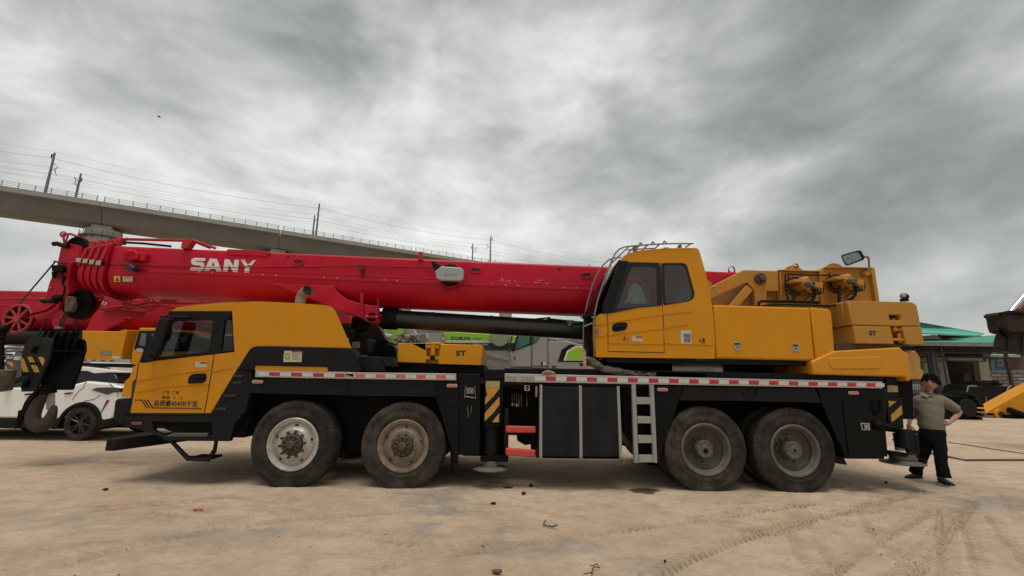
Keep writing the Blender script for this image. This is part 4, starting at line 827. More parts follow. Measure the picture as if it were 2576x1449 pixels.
for i in range(5): t = i/5; a = Vector(q[3])*(1-t)+Vector(q[0])*t; c = Vector(q[2])*(1-t)+Vector(q[1])*t; b.tube([(a[0], .675, a[1]), (c[0], .675, c[1])], .004, 5)
b.tube([W('A', .76, 1380, 610), W('A', .8, 1420, 640), W('A', .8, 1450, 660), W('A', .8, 1455, 690)], .006, 6); part('lamp_grille', b, DKT, fl_)
b = MB(); b.prism(XZ('C', .8, 1365, 400, 1385, 403, 1396, 440, 1390, 465, 1350, 450, 1362, 430), .77, .84); b.prism(XZ('C', .8, 1375, 465, 1392, 465, 1392, 520, 1373, 518), .80, .84); bc('cable_clip', b, mat('rusty_red_bracket', (.08, .015, .012), .7), .004)
b = MB(); yy0 = LX(1060, 535)[0]
b.tube([W('A', .818, 1060, 526), W('A', .818, 1700, 545), W('C', .818, 0, 426), W('C', .818, 350, 428), W('C', .818, 900, 424), W('C', .815, 1365, 415), W('C', .818, 1400, 418), W('C', .818, 1900, 428), W('C', .818, 2120, 432)], .0045, 5); bc('boom_wire', b, BLKM)
# cable reel
rc = W('C', .74, 2268, 505)
b = MB(); b.cyl((rc.x, .70, rc.z), (rc.x, .82, rc.z), .178, n=36); rl = bc('cable_reel', b, BLKM, .01)
b = MB(); ring = MB().ring((rc.x, .72, rc.z), (0, 1, 0), .200, 40); b.tube(ring+[ring[0]], .010, 8); part('reel_hoop', b, REDD, rl)
b = MB(); b.prism(rpoly(XZ('C', .64, 2118, 466, 2180, 420, 2370, 432, 2405, 458, 2402, 548, 2372, 568, 2165, 562, 2130, 540), .015), .60, .70); cv = part('reel_cover', b, SILV, rl, .015)
b = MB(); b.prism(XZ('C', .66, 2075, 375, 2117, 373, 2180, 426, 2118, 466, 2092, 430), .62, .68); part('reel_arm', b, BLKM, rl, .004)
text('SANY', 'cover_lettering', mat('raised_grey_lettering', (.22, .23, .235), .5), rl, (900+2205/2.5156, 900+482/2.5156, 900+2348/2.5156, 900+512/2.5156), .597, .03, shear=.15, k='X')
b = MB(); b.tube([W('C', .7, 2255, 600), W('C', .69, 2220, 620), W('C', .69, 2195, 640), W('C', .69, 2215, 662), W('C', .69, 2270, 655), W('C', .7, 2300, 640)], .007, 6); part('reel_lead', b, BLKM, rl)
# ---- lift cylinder bracket under the boom
lo = XZ('C', .81, 478, 590, 500, 588, 1095, 618, 1108, 640, 1150, 690, 1230, 750, 1390, 800, 1545, 820, 1556, 860, 1553, 900, 1540, 960, 1515, 985, 1478, 992, 1430, 975, 1370, 935, 1100, 838, 820, 725, 720, 688)
b = MB(); b.prism(lo, .79, .84); b.prism(lo, 1.66, 1.71); b.prism([lo[i] for i in (9, 10, 11, 12, 13, 14, 15, 16)], .84, 1.0); b.prism([lo[i] for i in (9, 10, 11, 12, 13, 14, 15, 16)], 1.5, 1.66); lug = bc('cylinder_bracket', b, RED, .006)
b = MB(); b.prism(XZ('C', .78, 1395, 690, 1365, 690, 1375, 940, 1395, 945), .74, .80); b.prism(XZ('C', .78, 1540, 742, 1550, 745, 1553, 900, 1545, 860), .74, .80); part('bracket_rib', b, RED, lug, .006)
c = W('C', .78, 1478, 925); b = MB(); b.cyl((c.x, .765, c.z), (c.x, .80, c.z), .073, n=28); part('pin', b, BLKD, lug, .006)
b = MB(); b.prism(XZ('C', .75, 1440, 908, 1512, 912, 1512, 938, 1440, 934), .745, .765); part('pin_keeper', b, RED, lug, .003)
b = MB(); b.ball(W('C', .745, 1426, 920), .017); b.ball(W('C', .745, 1523, 925), .017); part('keeper_bolt', b, ALUD, lug)
# ---- lift cylinder
p0 = W('C', 1.25, 1565, 938); pe = W('E', 1.25, 1375, 1065)
dirc = (pe-p0).normalized(); rb_ = .157
b = MB(); b.cyl(p0-dirc*.25, p0+dirc*.15, .118, n=28); cy = cp('lift_cylinder', b, CHR)
b = MB(); b.cyl(p0+dirc*.045, p0+dirc*.30, .182, n=36); part('gland', b, BLKM, cy, .012)
b = MB(); b.cyl(p0+dirc*.28, pe, rb_, rb_, 36); part('barrel', b, mat('satin_black_cylinder', (.015, .015, .016), .36, coat=.2, var=.25, vs=4, dust=.2, dustc=(.05, .048, .045), streak=.5), cy)
b = MB(); up_ = Vector((0, -.105, .128)); m1 = p0+dirc*.36+up_; m2 = p0+dirc*2.6+up_; b.tube([m1, m2, m2+dirc*.3+Vector((0, .02, .05)), pe+up_-dirc*.7+Vector((0, 0, .03)), pe+up_-dirc*.2+Vector((0, 0, .0)), pe+Vector((0, -.1, .02))], .013, 8)
b.tube([m1+Vector((0, -.02, -.03)), m2+Vector((0, -.02, -.03)), m2+Vector((0, -.02, -.05))+dirc*.2], .012, 8); b.ball(m1, .028)
for t in (.36, .9, 1.9, 2.9): b.box(*[q for i_, d_ in ((0, .02), (1, .02), (2, .02)) for q in ((p0+dirc*t+up_)[i_]-d_, (p0+dirc*t+up_)[i_]+d_)])
part('oil_pipe', b, BLKM, cy)
b = MB(); g_ = W('E', 1.1, 1210, 978); b.cyl(g_-dirc*.06, g_+dirc*.06, .035, n=12); b.cyl(g_+dirc*.06, g_+dirc*.16, .016, n=10); b.ball(g_+Vector((0, 0, -.05)), .05); part('pipe_valve', b, STL, cy, .003)

# ---- boom head: nested sections with their collars
hx = xb0
for i in range(4):
    x1 = hx-.035-.135*i; hw = .47-.028*i; b = MB()
    loft(b, x1-.055, x1, hw, .035-.018*i, -.055+.03*i, lean=.08); loft(b, x1-.13, x1-.05, hw-.045, -.02-.02*i, .01+.03*i, lean=.08)
    col_ = bc('section_collar', b, RED, .008)
    zt = ZT(x1)+.035-.018*i
    b = MB(); b.prism([(x1-.04, zt-.10), (x1+.05, zt-.10), (x1+.075, zt+.02), (x1+.06, zt+.09), (x1-.01, zt+.09), (x1-.02, zt)], .88, .94); 
    b.prism([(x1-.055+.03, zt-.05), (x1+.02, zt-.05), (x1-.02, zt-.30), (x1-.09, zt-.36)], BY-hw-.03, BY-hw+.03); part('collar_lug', b, REDD, col_, .006)
    zp = W('A', BY-hw, 700, 505-8*i).z
    b = MB(); b.box(x1-.12, x1-.04, BY-hw-.035, BY-hw+.02, zp-.035, zp+.035); part('slide_pad', b, mat('pale_slide_pad', (.40, .37, .31), .6, dust=.3), col_, .004)
    b = MB(); b.box(x1-.04, x1-.0, BY-hw-.03, BY-hw+.02, zp-.04, zp+.03); part('pad_bolt', b, BLKD, col_, .003)
# ---- head plates
HY = .93
hp = XZ('A', HY, 700, 312, 790, 330, 800, 460, 715, 520, 690, 610, 692, 800, 640, 905, 560, 1005, 500, 1045, 330, 1065, 250, 1075, 190, 1108, 145, 1108, 130, 1050, 175, 1010, 320, 960, 390, 935, 445, 880, 500, 690, 560, 575, 585, 470, 610, 355, 640, 330)
b = MB(); b.prism(hp, HY, HY+.03); b.prism(hp, 1.55, 1.58); b.prism([hp[i] for i in (0, 1, 2, 3, 4, 5)]+hp[-6:], HY+.03, 1.55); hd_ = bc('boom_head', b, RED, .008)
hc = lambda name, mb, m, bev=0, **k: part(name, mb, m, hd_, bev, **k)
b = MB(); b.prism(XZ('A', .9, 320, 960, 500, 905, 640, 900, 600, 985, 480, 1040, 330, 1062, 316, 1010), .86, .93); hc('head_gusset', b, RED, .01)
def sheave(k, Y, x, y, r, m, th=.07):
    c = W(k, Y, x, y); b = MB(); b.lathe((c.x, Y, c.z), [(.0, .0), (r*.28, 0), (r*.3, .02), (r*.78, .02), (r*.82, 0), (r, .0), (r*.93, th/2), (r, th), (0, th)], 44); return b
b = sheave('A', 1.0, 760, 345, .18, BLKD); b2 = sheave('A', 1.2, 760, 345, .18, BLKD); b.add(b2.v, b2.f); hc('top_sheave', b, BLKD)
b = MB()
for i in range(5): q = sheave('A', 1.02+.1*i, 775, 920, .24, BLKD); b.add(q.v, q.f)
hc('lower_sheave', b, BLKD)
# spoked nose guard
gc = W('A', .86, 172, 1068); gr = (W('A', .86, 328, 1068).x-W('A', .86, 25, 1068).x)/2; b = MB()
ring = MB().ring((gc.x, .87, gc.z), (0, 1, 0), gr*.93, 40); b.tube(ring+[ring[0]], .022, 8)
for i in range(9): a = 2*math.pi*i/9+.2; b.hexa([(gc.x+math.cos(a)*r2-math.sin(a)*t, y, gc.z+math.sin(a)*r2+math.cos(a)*t) for y in (.86, .88) for r2, t in ((.03, -.018), (gr*.93, -.018), (gr*.93, .018), (.03, .018))])
b.cyl((gc.x, .84, gc.z), (gc.x, .89, gc.z), .055, n=18); hc('nose_guard', b, mat('orange_red_guard', (.36, .008, .012), .5, dust=.2, vs=6), .003)
b = sheave('A', .92, 172, 1062, gr*.86, BLKD, .09); hc('nose_sheave', b, BLKD)
b = MB(); b.prism(XZ('A', .9, 105, 990, 160, 950, 230, 950, 135, 1010), .88, .98); b.prism(rpoly(XZ('A', .9, 540, 535, 655, 535, 652, 600, 545, 600), .02), .86, .93); b.prism(XZ('A', .9, 535, 600, 565, 598, 560, 660, 540, 660), .87, .91)
b.tube([W('A', .88, 620, 600), W('A', .88, 640, 690), W('A', .88, 655, 640)], .022, 8); b.tube([W('A', .88, 400, 885), W('A', .88, 520, 905), W('A', .88, 570, 870), W('A', .88, 640, 830), W('A', .88, 655, 760), W('A', .88, 625, 700)], .016, 8)
b.ball(W('A', .86, 572, 872), .075, .07, .08); b.tube([W('A', .87, 420, 890), W('A', .87, 540, 900)], .03, 8); b.tube([W('A', .85, 210, 1068), W('A', .85, 330, 1018), W('A', .85, 470, 985), W('A', .85, 550, 930)], .012, 8); hc('head_cables', b, BLKD, .004)
b = MB(); b.tube([W('A', .9, 545, 490), W('A', .9, 660, 515)], .014, 8); b.tube([W('A', .85, 558, 492), W('A', .9, 170, 948)], .011, 8); hc('tension_rod', b, mat('dark_blue_rope', (.02, .018, .05), .6))
b = MB(); b.tube([W('A', .9, 538, 318), W('A', .9, 570, 312), W('A', .9, 640, 335), W('A', .9, 690, 335)], .038, 10); hc('rubber_bumper', b, BLKM)
b = MB(); b.tube([W('A', .95, 640, 215), W('A', .95, 690, 212), W('A', .95, 655, 320), W('A', .95, 636, 220)], .016, 8); b.tube([W('A', .95, 632, 220), W('A', .95, 650, 325)], .014, 8); b.tube([W('A', 1.0, 700, 212), W('A', 1.1, 880, 280)], .018, 8); rg = MB().ring(W('A', .95, 636, 220), (0, 1, 0), .045, 16); b.tube(rg+[rg[0]], .012, 6); hc('head_bracket', b, REDD)
b = MB(); b.prism(rpoly(XZ('A', .84, 668, 850, 735, 842, 748, 950, 720, 1000, 650, 1000), .03), .82, .90); b.cyl(W('A', .80, 700, 862), W('A', .93, 700, 862), .035, n=14); hc('rope_socket', b, mat('rusty_brown_socket', (.085, .055, .035), .8, dust=.4), .012)
b = MB(); b.prism(XZ('A', 1.0, 1010, 875, 1255, 905, 1250, 930, 1215, 932, 1020, 890), .95, 1.5); hc('belly_skid', b, REDD, .005)
b = MB()
for x, y in ((510, 762), (440, 895), (490, 905), (430, 870)): b.ball(W('A', .92, x, y), .02)
hc('head_bolts', b, STL)
# lattice jib folded on the far side of the boom
b = MB(); J = lambda x, y, Y=1.95: W('O', Y, x, y)
for q in (((300, 440), (1270, 300), (2200, 310)), ((360, 470), (1100, 380), (1500, 370)), ((640, 440), (1130, 500), (1400, 410)), ((1130, 505), (930, 545)), ((780, 230), (860, 350)), ((880, 215), (870, 340)), ((1140, 220), (1200, 300)), ((1230, 225), (1260, 290)), ((1320, 225), (1370, 290)), ((1400, 360), (1750, 410))): b.tube([J(*p) for p in q], .024, 8)
b.prism(XZ('O', 1.95, 1480, 215, 1800, 215, 1795, 300, 1485, 300), 1.93, 1.97)
b.prism(XZ('O', 1.95, 330, 500, 660, 480, 1160, 530, 1155, 620, 850, 600, 480, 580, 330, 550), 1.93, 1.97); bc('folding_jib', b, REDD)

# ---- turntable frame, A-frame, winches
b = MB(); tx0 = W('E', .2, 1560, 1340).x; tx1 = W('G', .2, 1900, 1230).x; zb = W('E', .05, 1500, 1340).z
b.box(tx0, tx1, .12, 2.38, zb-.055, zb+.0); tf = cp('turntable_frame', b, BLK)
b = MB(); cx_ = (W('E', 0, 1600, 1400).x+W('H', 0, 450, 150).x)/2+.1
b.cyl((cx_, 1.25, 1.44), (cx_, 1.25, zb-.05), .62, n=48)
for i in range(72): a = 2*math.pi*i/72; b.box(cx_+math.cos(a)*.64-.012, cx_+math.cos(a)*.64+.012, 1.25+math.sin(a)*.64-.012, 1.25+math.sin(a)*.64+.012, 1.50, 1.60)
b.box(W('G', 1, 1000, 1300).x, W('G', 1, 1330, 1300).x, .9, 1.9, 1.45, zb); b.box(W('G', 1, 1560, 1300).x, W('G', 1, 1640, 1300).x, .6, 1.9, 1.45, zb); part('slewing_ring', b, BLKD, tf)
AY = .62
b = MB(); b.prism(XZ('G', AY, 560, 525, 600, 500, 945, 325, 1285, 335, 1300, 542, 1175, 540, 1180, 690, 1060, 690, 1052, 528, 975, 452, 600, 625, 560, 640), AY, AY+.10); b.prism(XZ('G', AY, 972, 475, 1042, 530, 900, 690, 795, 690), AY, AY+.08)
af = cp('a_frame', b, YELD, .012)
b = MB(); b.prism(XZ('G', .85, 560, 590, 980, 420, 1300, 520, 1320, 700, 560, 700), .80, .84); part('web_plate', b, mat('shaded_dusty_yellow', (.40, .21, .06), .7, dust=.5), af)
b = MB(); b.prism(XZ('G', AY, 585, 440, 600, 420, 620, 425, 655, 460, 640, 480, 590, 505), .7, .74, ); part('eye_plate', b, YELD, af, .006)
c = W('G', AY, 1102, 417); b = MB(); b.cyl((c.x, AY-.05, c.z), (c.x, AY+.02, c.z), .092, n=30); b.cyl((c.x, AY-.10, c.z), (c.x, AY-.04, c.z), .045, n=20)
for i in range(6): a = i*math.pi/3+.4; b.ball((c.x+math.cos(a)*.068, AY-.06, c.z+math.sin(a)*.068), .014)
part('pivot_pin', b, HUBM, af, .006)
b = MB(); c = W('G', AY, 652, 517); b.tube([(c.x-.03, AY-.005, c.z+.04), (c.x+.02, AY-.005, c.z+.03), (c.x, AY-.005, c.z-.0), (c.x+.03, AY-.005, c.z-.03), (c.x, AY-.005, c.z-.05)], .008, 6); part('painted_mark', b, CREAM, af)
b = MB(); c = W('G', .95, 820, 322); b.prism(XZ('G', .95, 788, 380, 792, 310, 808, 292, 835, 292, 850, 312, 858, 380), .93, .97, [circ(c.x, c.z, .05, n=14)]); bc('lifting_eye', b, RED, .006)
WY = .66
b = MB(); b.prism(XZ('G', WY, 1278, 335, 1688, 347, 1742, 305, 2225, 315, 2275, 640, 2276, 690, 1300, 700), WY, WY+.04); wf = cp('winch_frame', b, YELD, .008); b = MB(); b.prism(XZ('G', WY, 1278, 335, 1688, 347, 1742, 305, 2225, 315, 2275, 640, 2276, 690, 1300, 700), 1.80, 1.84); part('far_frame_plate', b, YELD, wf)
b = MB()
for q in ((1278, 330, 1690, 342, 1690, 352, 1278, 340), (1742, 300, 2226, 310, 2226, 322, 1742, 312)): b.prism(XZ('G', WY, *q), WY-.06, WY)
b.prism(XZ('G', WY, 1286, 345, 1300, 345, 1318, 690, 1302, 690), WY-.05, WY); b.prism(XZ('G', WY, 1685, 350, 1700, 350, 1722, 690, 1704, 690), WY-.05, WY); b.prism(XZ('G', WY, 2190, 318, 2225, 316, 2276, 660, 2240, 660), WY-.07, WY); part('frame_flange', b, YELD, wf, .004)
b = MB()
for x, y, r in ((1430, 400, .38), (1840, 375, .40)):
    c = W('G', .8, x, y); b.cyl((c.x, .74, c.z-.0), (c.x, .78, c.z-.0), r*.0+ (W('G', .8, x, 290 if x < 1500 else 266).z-c.z), n=44)
    b.cyl((c.x, .78, c.z), (c.x, 1.7, c.z), .17, n=30)
dr = part('winch_drum', b, YELD, wf, .006)
b = MB(); c = W('G', .72, 1460, 290); b.prism(XZ('G', .72, 1395, 338, 1425, 310, 1432, 275, 1450, 264, 1475, 266, 1490, 285, 1495, 312, 1540, 340), .70, .74, [circ(c.x, c.z, .045, n=14)]); part('lifting_eye', b, YELD, wf, .006)
GRS = mat('greasy_motor', (.06, .05, .045), .7, dust=.5, dustc=(.2, .11, .03), vs=14)
for ox, oy in ((0, 0), (415, -28)):
    g = lambda x, y, Y=WY-.1: W('G', Y, x+ox, y+oy)
    b = MB()
    def bx(x0, y0, x1, y1, ya, yb): a = g(x0, y0, ya); c = g(x1, y1, ya); b.box(a.x, c.x, ya, yb, c.z, a.z)
    bx(1450, 420, 1555, 450, WY-.30, WY-.02); bx(1500, 410, 1610, 455, WY-.22, WY); bx(1560, 455, 1690, 480, WY-.28, WY-.02); bx(1650, 450, 1745, 510, WY-.30, WY-.02); bx(1570, 480, 1630, 560, WY-.22, WY-.02); bx(1690, 510, 1740, 560, WY-.2, WY-.02)
    c = g(1495, 500, WY-.1); b.cyl((c.x, WY-.32, c.z), (c.x, WY, c.z), .075, n=18); b.cyl((c.x-.03, WY-.2, c.z+.08), (c.x+.09, WY-.2, c.z+.11), .05, n=14)
    mo = part('winch_motor', b, YELD, wf, .008)
    b = MB()
    for i in range(11): a = R(75+i*22); q = Vector((c.x+math.cos(a)*.145, WY-.06, c.z+.03+math.sin(a)*.145)); b.cyl(q, q+Vector((0, .06, 0)), .019, n=8)
    b.ball((c.x-.02, WY-.33, c.z), .052); b.ball((c.x+.05, WY-.33, c.z-.03), .036); b.ball((c.x+.10, WY-.3, c.z+.03), .028); q = g(1660, 505, WY-.3); b.ball(q, .028); q = g(1600, 570); b.box(q.x-.04, q.x+.1, WY-.22, WY-.12, q.z-.02, q.z+.03); part('motor_fittings', b, GRS, mo, .003)
    b = MB(); yy = WY-.25
    b.tube([g(1655, 510, yy), g(1660, 560, yy), g(1650, 610, yy), g(1615, 645, yy), g(1580, 655, yy)], .019, 10); b.tube([g(1450, 520, yy), g(1455, 580, yy), g(1440, 620, yy), g(1425, 640, yy)] if not ox else [g(1488, 510, yy), g(1490, 600, yy), g(1485, 690, yy)], .021, 10)
    b.tube([g(1745, 485, yy), g(1745, 530, yy), g(1738, 560, yy), g(1690, 562, yy)], .008, 6); b.tube([g(1720, 510, yy), g(1720, 560, yy)], .008, 6); b.tube([g(1390, 380, yy+.1), g(1395, 500, yy+.1), g(1410, 530, yy+.1), g(1450, 540, yy)], .010, 6); b.tube([g(1640, 590, yy), g(1590, 600, yy), g(1540, 640, yy)], .010, 6); b.tube([g(1560, 505, yy), g(1562, 545, yy), g(1600, 555, yy)], .009, 6)
    part('motor_hose', b, BLKM, mo)
b = MB(); yy = WY-.12; b.tube([W('G', yy, 1395, 632), W('G', yy, 1375, 580), W('G', yy, 1362, 500), W('G', yy, 1360, 380), W('G', yy, 1375, 368), W('G', yy, 1600, 378), W('G', yy, 1800, 380), W('G', yy, 1815, 395), W('G', yy, 1822, 490), W('G', yy, 1845, 515), W('G', yy, 1890, 515)], .012, 6); part('steel_pipe', b, BLKM, wf)
b = MB()
for i, (yo, r_) in enumerate(((0, .017), (8, .015))): b.tube([W('G', .35+.06*i, 1085+i*12, 688), W('G', .35+.06*i, 1090+i*12, 655), W('G', .35+.06*i, 1120+i*12, 638+yo), W('G', .35+.06*i, 1400, 640+yo), W('G', .35+.06*i, 1700, 650+yo)], r_, 10)
b.tube([W('G', .3, 1140, 690), W('G', .3, 1250, 672), W('G', .3, 1600, 680), W('G', .3, 1800, 690), W('G', .3, 1900, 672), W('G', .35, 1990, 636)], .017, 10); b.tube([W('G', .4, 1680, 670), W('G', .4, 1660, 650), W('G', .4, 1540, 640)], .012, 8); cp('hydraulic_hoses', b, BLKM)
# mirror on the winch frame
b = MB(); b.tube([W('G', .55, 2195, 345), W('G', .55, 2205, 300), W('G', .55, 2202, 215), W('G', .55, 2190, 196), W('G', .52, 2165, 194), W('G', .5, 2130, 206)], .015, 10); ra = cp('mirror_bracket', b, mat('dusty_pink_tube', (.20, .07, .055), .6, dust=.4))
b = MB(); b.prism(rpoly(XZ('G', .5, 1925, 183, 1940, 172, 2075, 136, 2100, 142, 2137, 205, 2130, 232, 1990, 283, 1970, 278, 1945, 240), .02), .44, .52); rm_ = cp('rear_mirror', b, BLKM, .018, seg=3)
b = MB(); b.prism(rpoly(XZ('G', .44, 1937, 188, 2072, 148, 2095, 152, 2126, 205, 2120, 222, 1990, 270, 1975, 268, 1952, 235), .02), .436, .44); part('mirror_face', b, MIR, rm_)
b = MB(); b.prism(XZ('G', .6, 2150, 345, 2205, 340, 2190, 390, 2150, 385), .55, .64); part('mirror_clamp', b, YELD, ra, .005)

# ---- side cabinet
CYc = .05
b = MB(); b.prism(XZ('G', CYc, 640, 676, 1608, 706, 1664, 1241, 668, 1218), CYc, .60); cab_ = cp('side_cabinet', b, YEL, .03, seg=4)
b = MB(); b.prism(rpoly(XZ('G', CYc, 1616, 706, 1795, 716, 1828, 745, 1873, 1247, 1671, 1241), .03), CYc, .60); cp('side_cabinet_end', b, YEL, .03, seg=4)
for q in ((843, 1052, 908, 1052, 910, 1134, 848, 1136), (1430, 1068, 1493, 1069, 1495, 1152, 1433, 1150)):
    b = MB(); b.prism(XZ('G', CYc, *q), CYc-.008, CYc+.01); l_ = part('cabinet_latch', b, ALUD, cab_, .003)
    b = MB(); b.prism(XZ('G', CYc, q[0]+6, q[1]+8, q[2]-8, q[3]+8, q[2]-8, q[3]+28, q[0]+6, q[1]+28), CYc-.010, CYc-.008); c = W('G', CYc, (q[0]+q[2])/2+2, q[1]+50); b.cyl((c.x, CYc-.014, c.z), (c.x, CYc-.008, c.z), .01, n=10); part('latch_slot', b, DKT, l_)

# ---- counterweight
b = MB(); cu_ = XZ('I', .05, 370, 630, 1190, 650, 1240, 690, 1290, 957, 428, 940); b.prism(cu_, .17, 2.4)
hl1 = XZ('I', .05, 890, 806, 1032, 812, 1040, 876, 900, 872); hl2 = XZ('I', .05, 908, 912, 1045, 915, 1050, 950, 914, 946)
b.prism(cu_, .05, .17, [hl1]); cwt = cp('counterweight', b, YELD, .02)
b = MB(); cl_ = XZ('I', .05, 440, 947, 905, 955, 955, 1176, 470, 1166); b.prism(cl_, .05, 2.3); b.prism(XZ('I', .05, 1058, 957, 1292, 960, 1336, 1186, 1098, 1178), .05, 2.3); b.prism(XZ('I', .05, 905, 955, 1058, 957, 1098, 1178, 955, 1176), .17, 2.2)
b.prism(XZ('I', .05, 943, 1100, 1082, 1106, 1086, 1136, 950, 1132), .06, .17); cwl = cp('lower_counterweight', b, YELD, .012)
b = MB(); b.prism(XZ('I', .05, 948, 1132, 1086, 1137, 1095, 1178, 956, 1175), .15, .168); b.prism(XZ('I', .05, 908, 925, 1048, 928, 1052, 975, 985, 980, 912, 960), .15, .168); b.prism(hl1, .165, .17); part('recess_shadow', b, mat('recess_shade_brown', (.07, .035, .015), .8), cwl)  # shade inside the recesses, put in as dark brown sheets
b = MB(); b.tube([W('I', .1, 925, 860), W('I', .1, 955, 880), W('I', .1, 960, 980), W('I', .1, 975, 995), W('I', .1, 1020, 995)], .022, 8); b.tube([W('I', .1, 925, 995), W('I', .1, 970, 993)], .035, 8); b.tube([W('I', .1, 1000, 992), W('I', .1, 1050, 996)], .03, 8); b.tube([W('I', .1, 1005, 1040), W('I', .1, 1020, 1160)], .025, 8); part('hanging_pin', b, YELD, cwl)
text('5T', 'weight_lettering', DKT, cwl, (3272+635/3.1225, 1000+1010/3.1225, 3272+735/3.1225, 1000+1068/3.1225), .046, .05, rot=-.01, k='X')
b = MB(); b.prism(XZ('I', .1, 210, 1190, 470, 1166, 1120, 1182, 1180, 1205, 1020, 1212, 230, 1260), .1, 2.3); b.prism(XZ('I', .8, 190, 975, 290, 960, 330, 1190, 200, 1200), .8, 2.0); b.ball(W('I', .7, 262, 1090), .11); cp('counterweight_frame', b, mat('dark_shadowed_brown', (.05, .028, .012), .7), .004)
b = MB(); c = W('I', .8, 1080, 640); b.cyl((c.x-.0, .8, c.z), (c.x, .8, c.z+.04), .06, n=16); b.ball((c.x-.02, .78, c.z+.085), .05); b.ball((c.x+.03, .8, c.z+.08), .05); cp('rear_lamp', b, BLKM)
b = MB(); b.ball((c.x-.045, .755, c.z+.085), .036); cp('lamp_lens', b, mat('pink_grey_lens', (.35, .28, .27), .2))

# ---- operator cab
OY, OB = .05, .72
so_ = lambda *c: XZ('S', OY, *c)
outline = rpoly(XZ('E', OY, 1470, 1330, 1462, 1120, 1470, 925, 1500, 897, 1588, 885) + so_(150, 1449, 500, 512, 560, 440, 640, 378, 900, 312, 1400, 265, 2035, 257, 2085, 285, 2110, 345, 2225, 760, 2330, 1230, 2355, 1449) + XZ('G', OY, 640, 800, 653, 1000, 654, 1220), .02, 2)
dg = rpoly(so_(640, 545, 1290, 560, 1330, 800, 1345, 1420, 840, 1449+20, 330, 1575, 350, 1449), .02); wc = rpoly(so_(735, 635, 1190, 645, 1222, 690, 1240, 1340, 1245, 1400, 440, 1478, 470, 1400), .05)
qg = rpoly(so_(1328, 565, 1790, 562, 1850, 610, 2005, 1170, 1985, 1270, 1900, 1330, 1370, 1420, 1350, 1000), .04); qc = rpoly(so_(1390, 605, 1740, 612, 1810, 660, 1945, 1200, 1900, 1300, 1680, 1345, 1420, 1385, 1400, 1000), .05)
pill = so_(498, 516, 660, 524, 660, 560, 372, 1449, 345, 1572, 160, 1582, 148, 1449)
b = MB(); b.prism(outline, OY, OY+.05, [wc, qc]); b.prism(outline, OB-.05, OB, [wc, qc]); oc = cp('operator_cab', b, YEL, .004)
oc_ = lambda name, mb, m, bev=0, **k: part(name, mb, m, oc, bev, **k)
# shell: skin between the two sides (roof, back, floor)
rof = rpoly(so_(560, 440, 640, 378, 900, 312, 1400, 265, 2035, 257, 2085, 285, 2110, 345, 2225, 760, 2330, 1230, 2355, 1449) + XZ('G', OY, 640, 800, 653, 1000, 654, 1220), .02, 2)
b = MB(); cx0, cz0 = W('S', OY, 1200, 900).x, W('S', OY, 1200, 900).z
for i in range(len(rof)-1):
    (xa, za), (xc, zc) = rof[i], rof[i+1]
    if math.hypot(xc-xa, zc-za) < 1e-4: continue
    ia = (xa+(cx0-xa)*.06, za+(cz0-za)*.05); ic = (xc+(cx0-xc)*.06, zc+(cz0-zc)*.05); b.prism([(xa, za), (xc, zc), ic, ia], OY+.05, OB-.05)
oc_('cab_shell', b, YEL, .0)
b = MB(); b.prism(XZ('E', OY, 1470, 1328, 1462, 1120, 1470, 925, 1505, 897, 1520, 900, 1520, 1328), OY+.05, OB-.05); b.prism(XZ('E', OY, 1470, 1328, 1470, 1300, 2400, 1310, 2400, 1340), OY+.05, OB-.05); oc_('cab_front', b, YEL, .0)
b = MB(); b.prism(rpoly(so_(500, 512, 560, 440, 640, 378, 900, 312, 1400, 265, 2035, 257, 2085, 285, 2110, 345, 2110, 500, 1900, 512), .03, 3), OY+.01, OB-.01); oc_('cab_roof', b, YEL, .045, seg=4)
b = MB(); b.prism(dg, OY-.008, OY+.0, [wc]); oc_('door_window_frame', b, mat('black_glass_border', (.006, .006, .0065), .2, spec=.35, var=.1), .002)
b = MB(); b.prism(qg, OY-.006, OY+.0, [qc]); oc_('rear_window_frame', b, MATS['black_glass_border'], .002)
b = MB(); b.prism(wc, OY+.004, OY+.010); oc_('door_window', b, GLSD); b = MB(); b.prism(qc, OY+.004, OY+.010); oc_('rear_quarter_window', b, GLSD)
b = MB(); b.prism(pill, OY-.012, OY+.04); oc_('front_pillar', b, BLKM, .006); b = MB(); b.prism(pill, OB-.05, OB); oc_('front_pillar', b, BLKM, .006)
# bowed windscreen
bow = [(500, 512), (430, 600), (320, 800), (200, 1020), (100, 1230), (20, 1449), (-25, 1600)]
bp = [W('S', OY, x, y) for x, y in bow]; vs = []; fs = []
rows = 9
for j in range(rows):
    t = j/(rows-1); y = OY+.0+(OB-OY)*t; o_ = -math.sin(math.pi*t)*.10
    for i, p in enumerate(bp): vs.append((p.x+o_*(.35+.65*i/6)-.0, y, p.z))
k = len(bp); fs = [(j*k+i, j*k+i+1, (j+1)*k+i+1, (j+1)*k+i) for j in range(rows-1) for i in range(k-1)]
b = MB(); b.add(vs, fs); oc_('windscreen', b, GLSD)
b = MB(); b.tube(bp, .016, 8); b.tube([Vector((p.x, OB, p.z)) for p in bp], .016, 8); b.tube([bp[-1], Vector((bp[-1].x-.09, (OY+OB)/2, bp[-1].z)), Vector((bp[-1].x, OB, bp[-1].z))], .02, 8)
p_ = W('S', OY+.2, -20, 1449); b.tube([W('S', OY+.25, 120, 960), W('S', OY+.25, -60, 1449), W('S', OY+.25, -120, 1600)], .012, 6); oc_('windscreen_frame', b, BLKM)
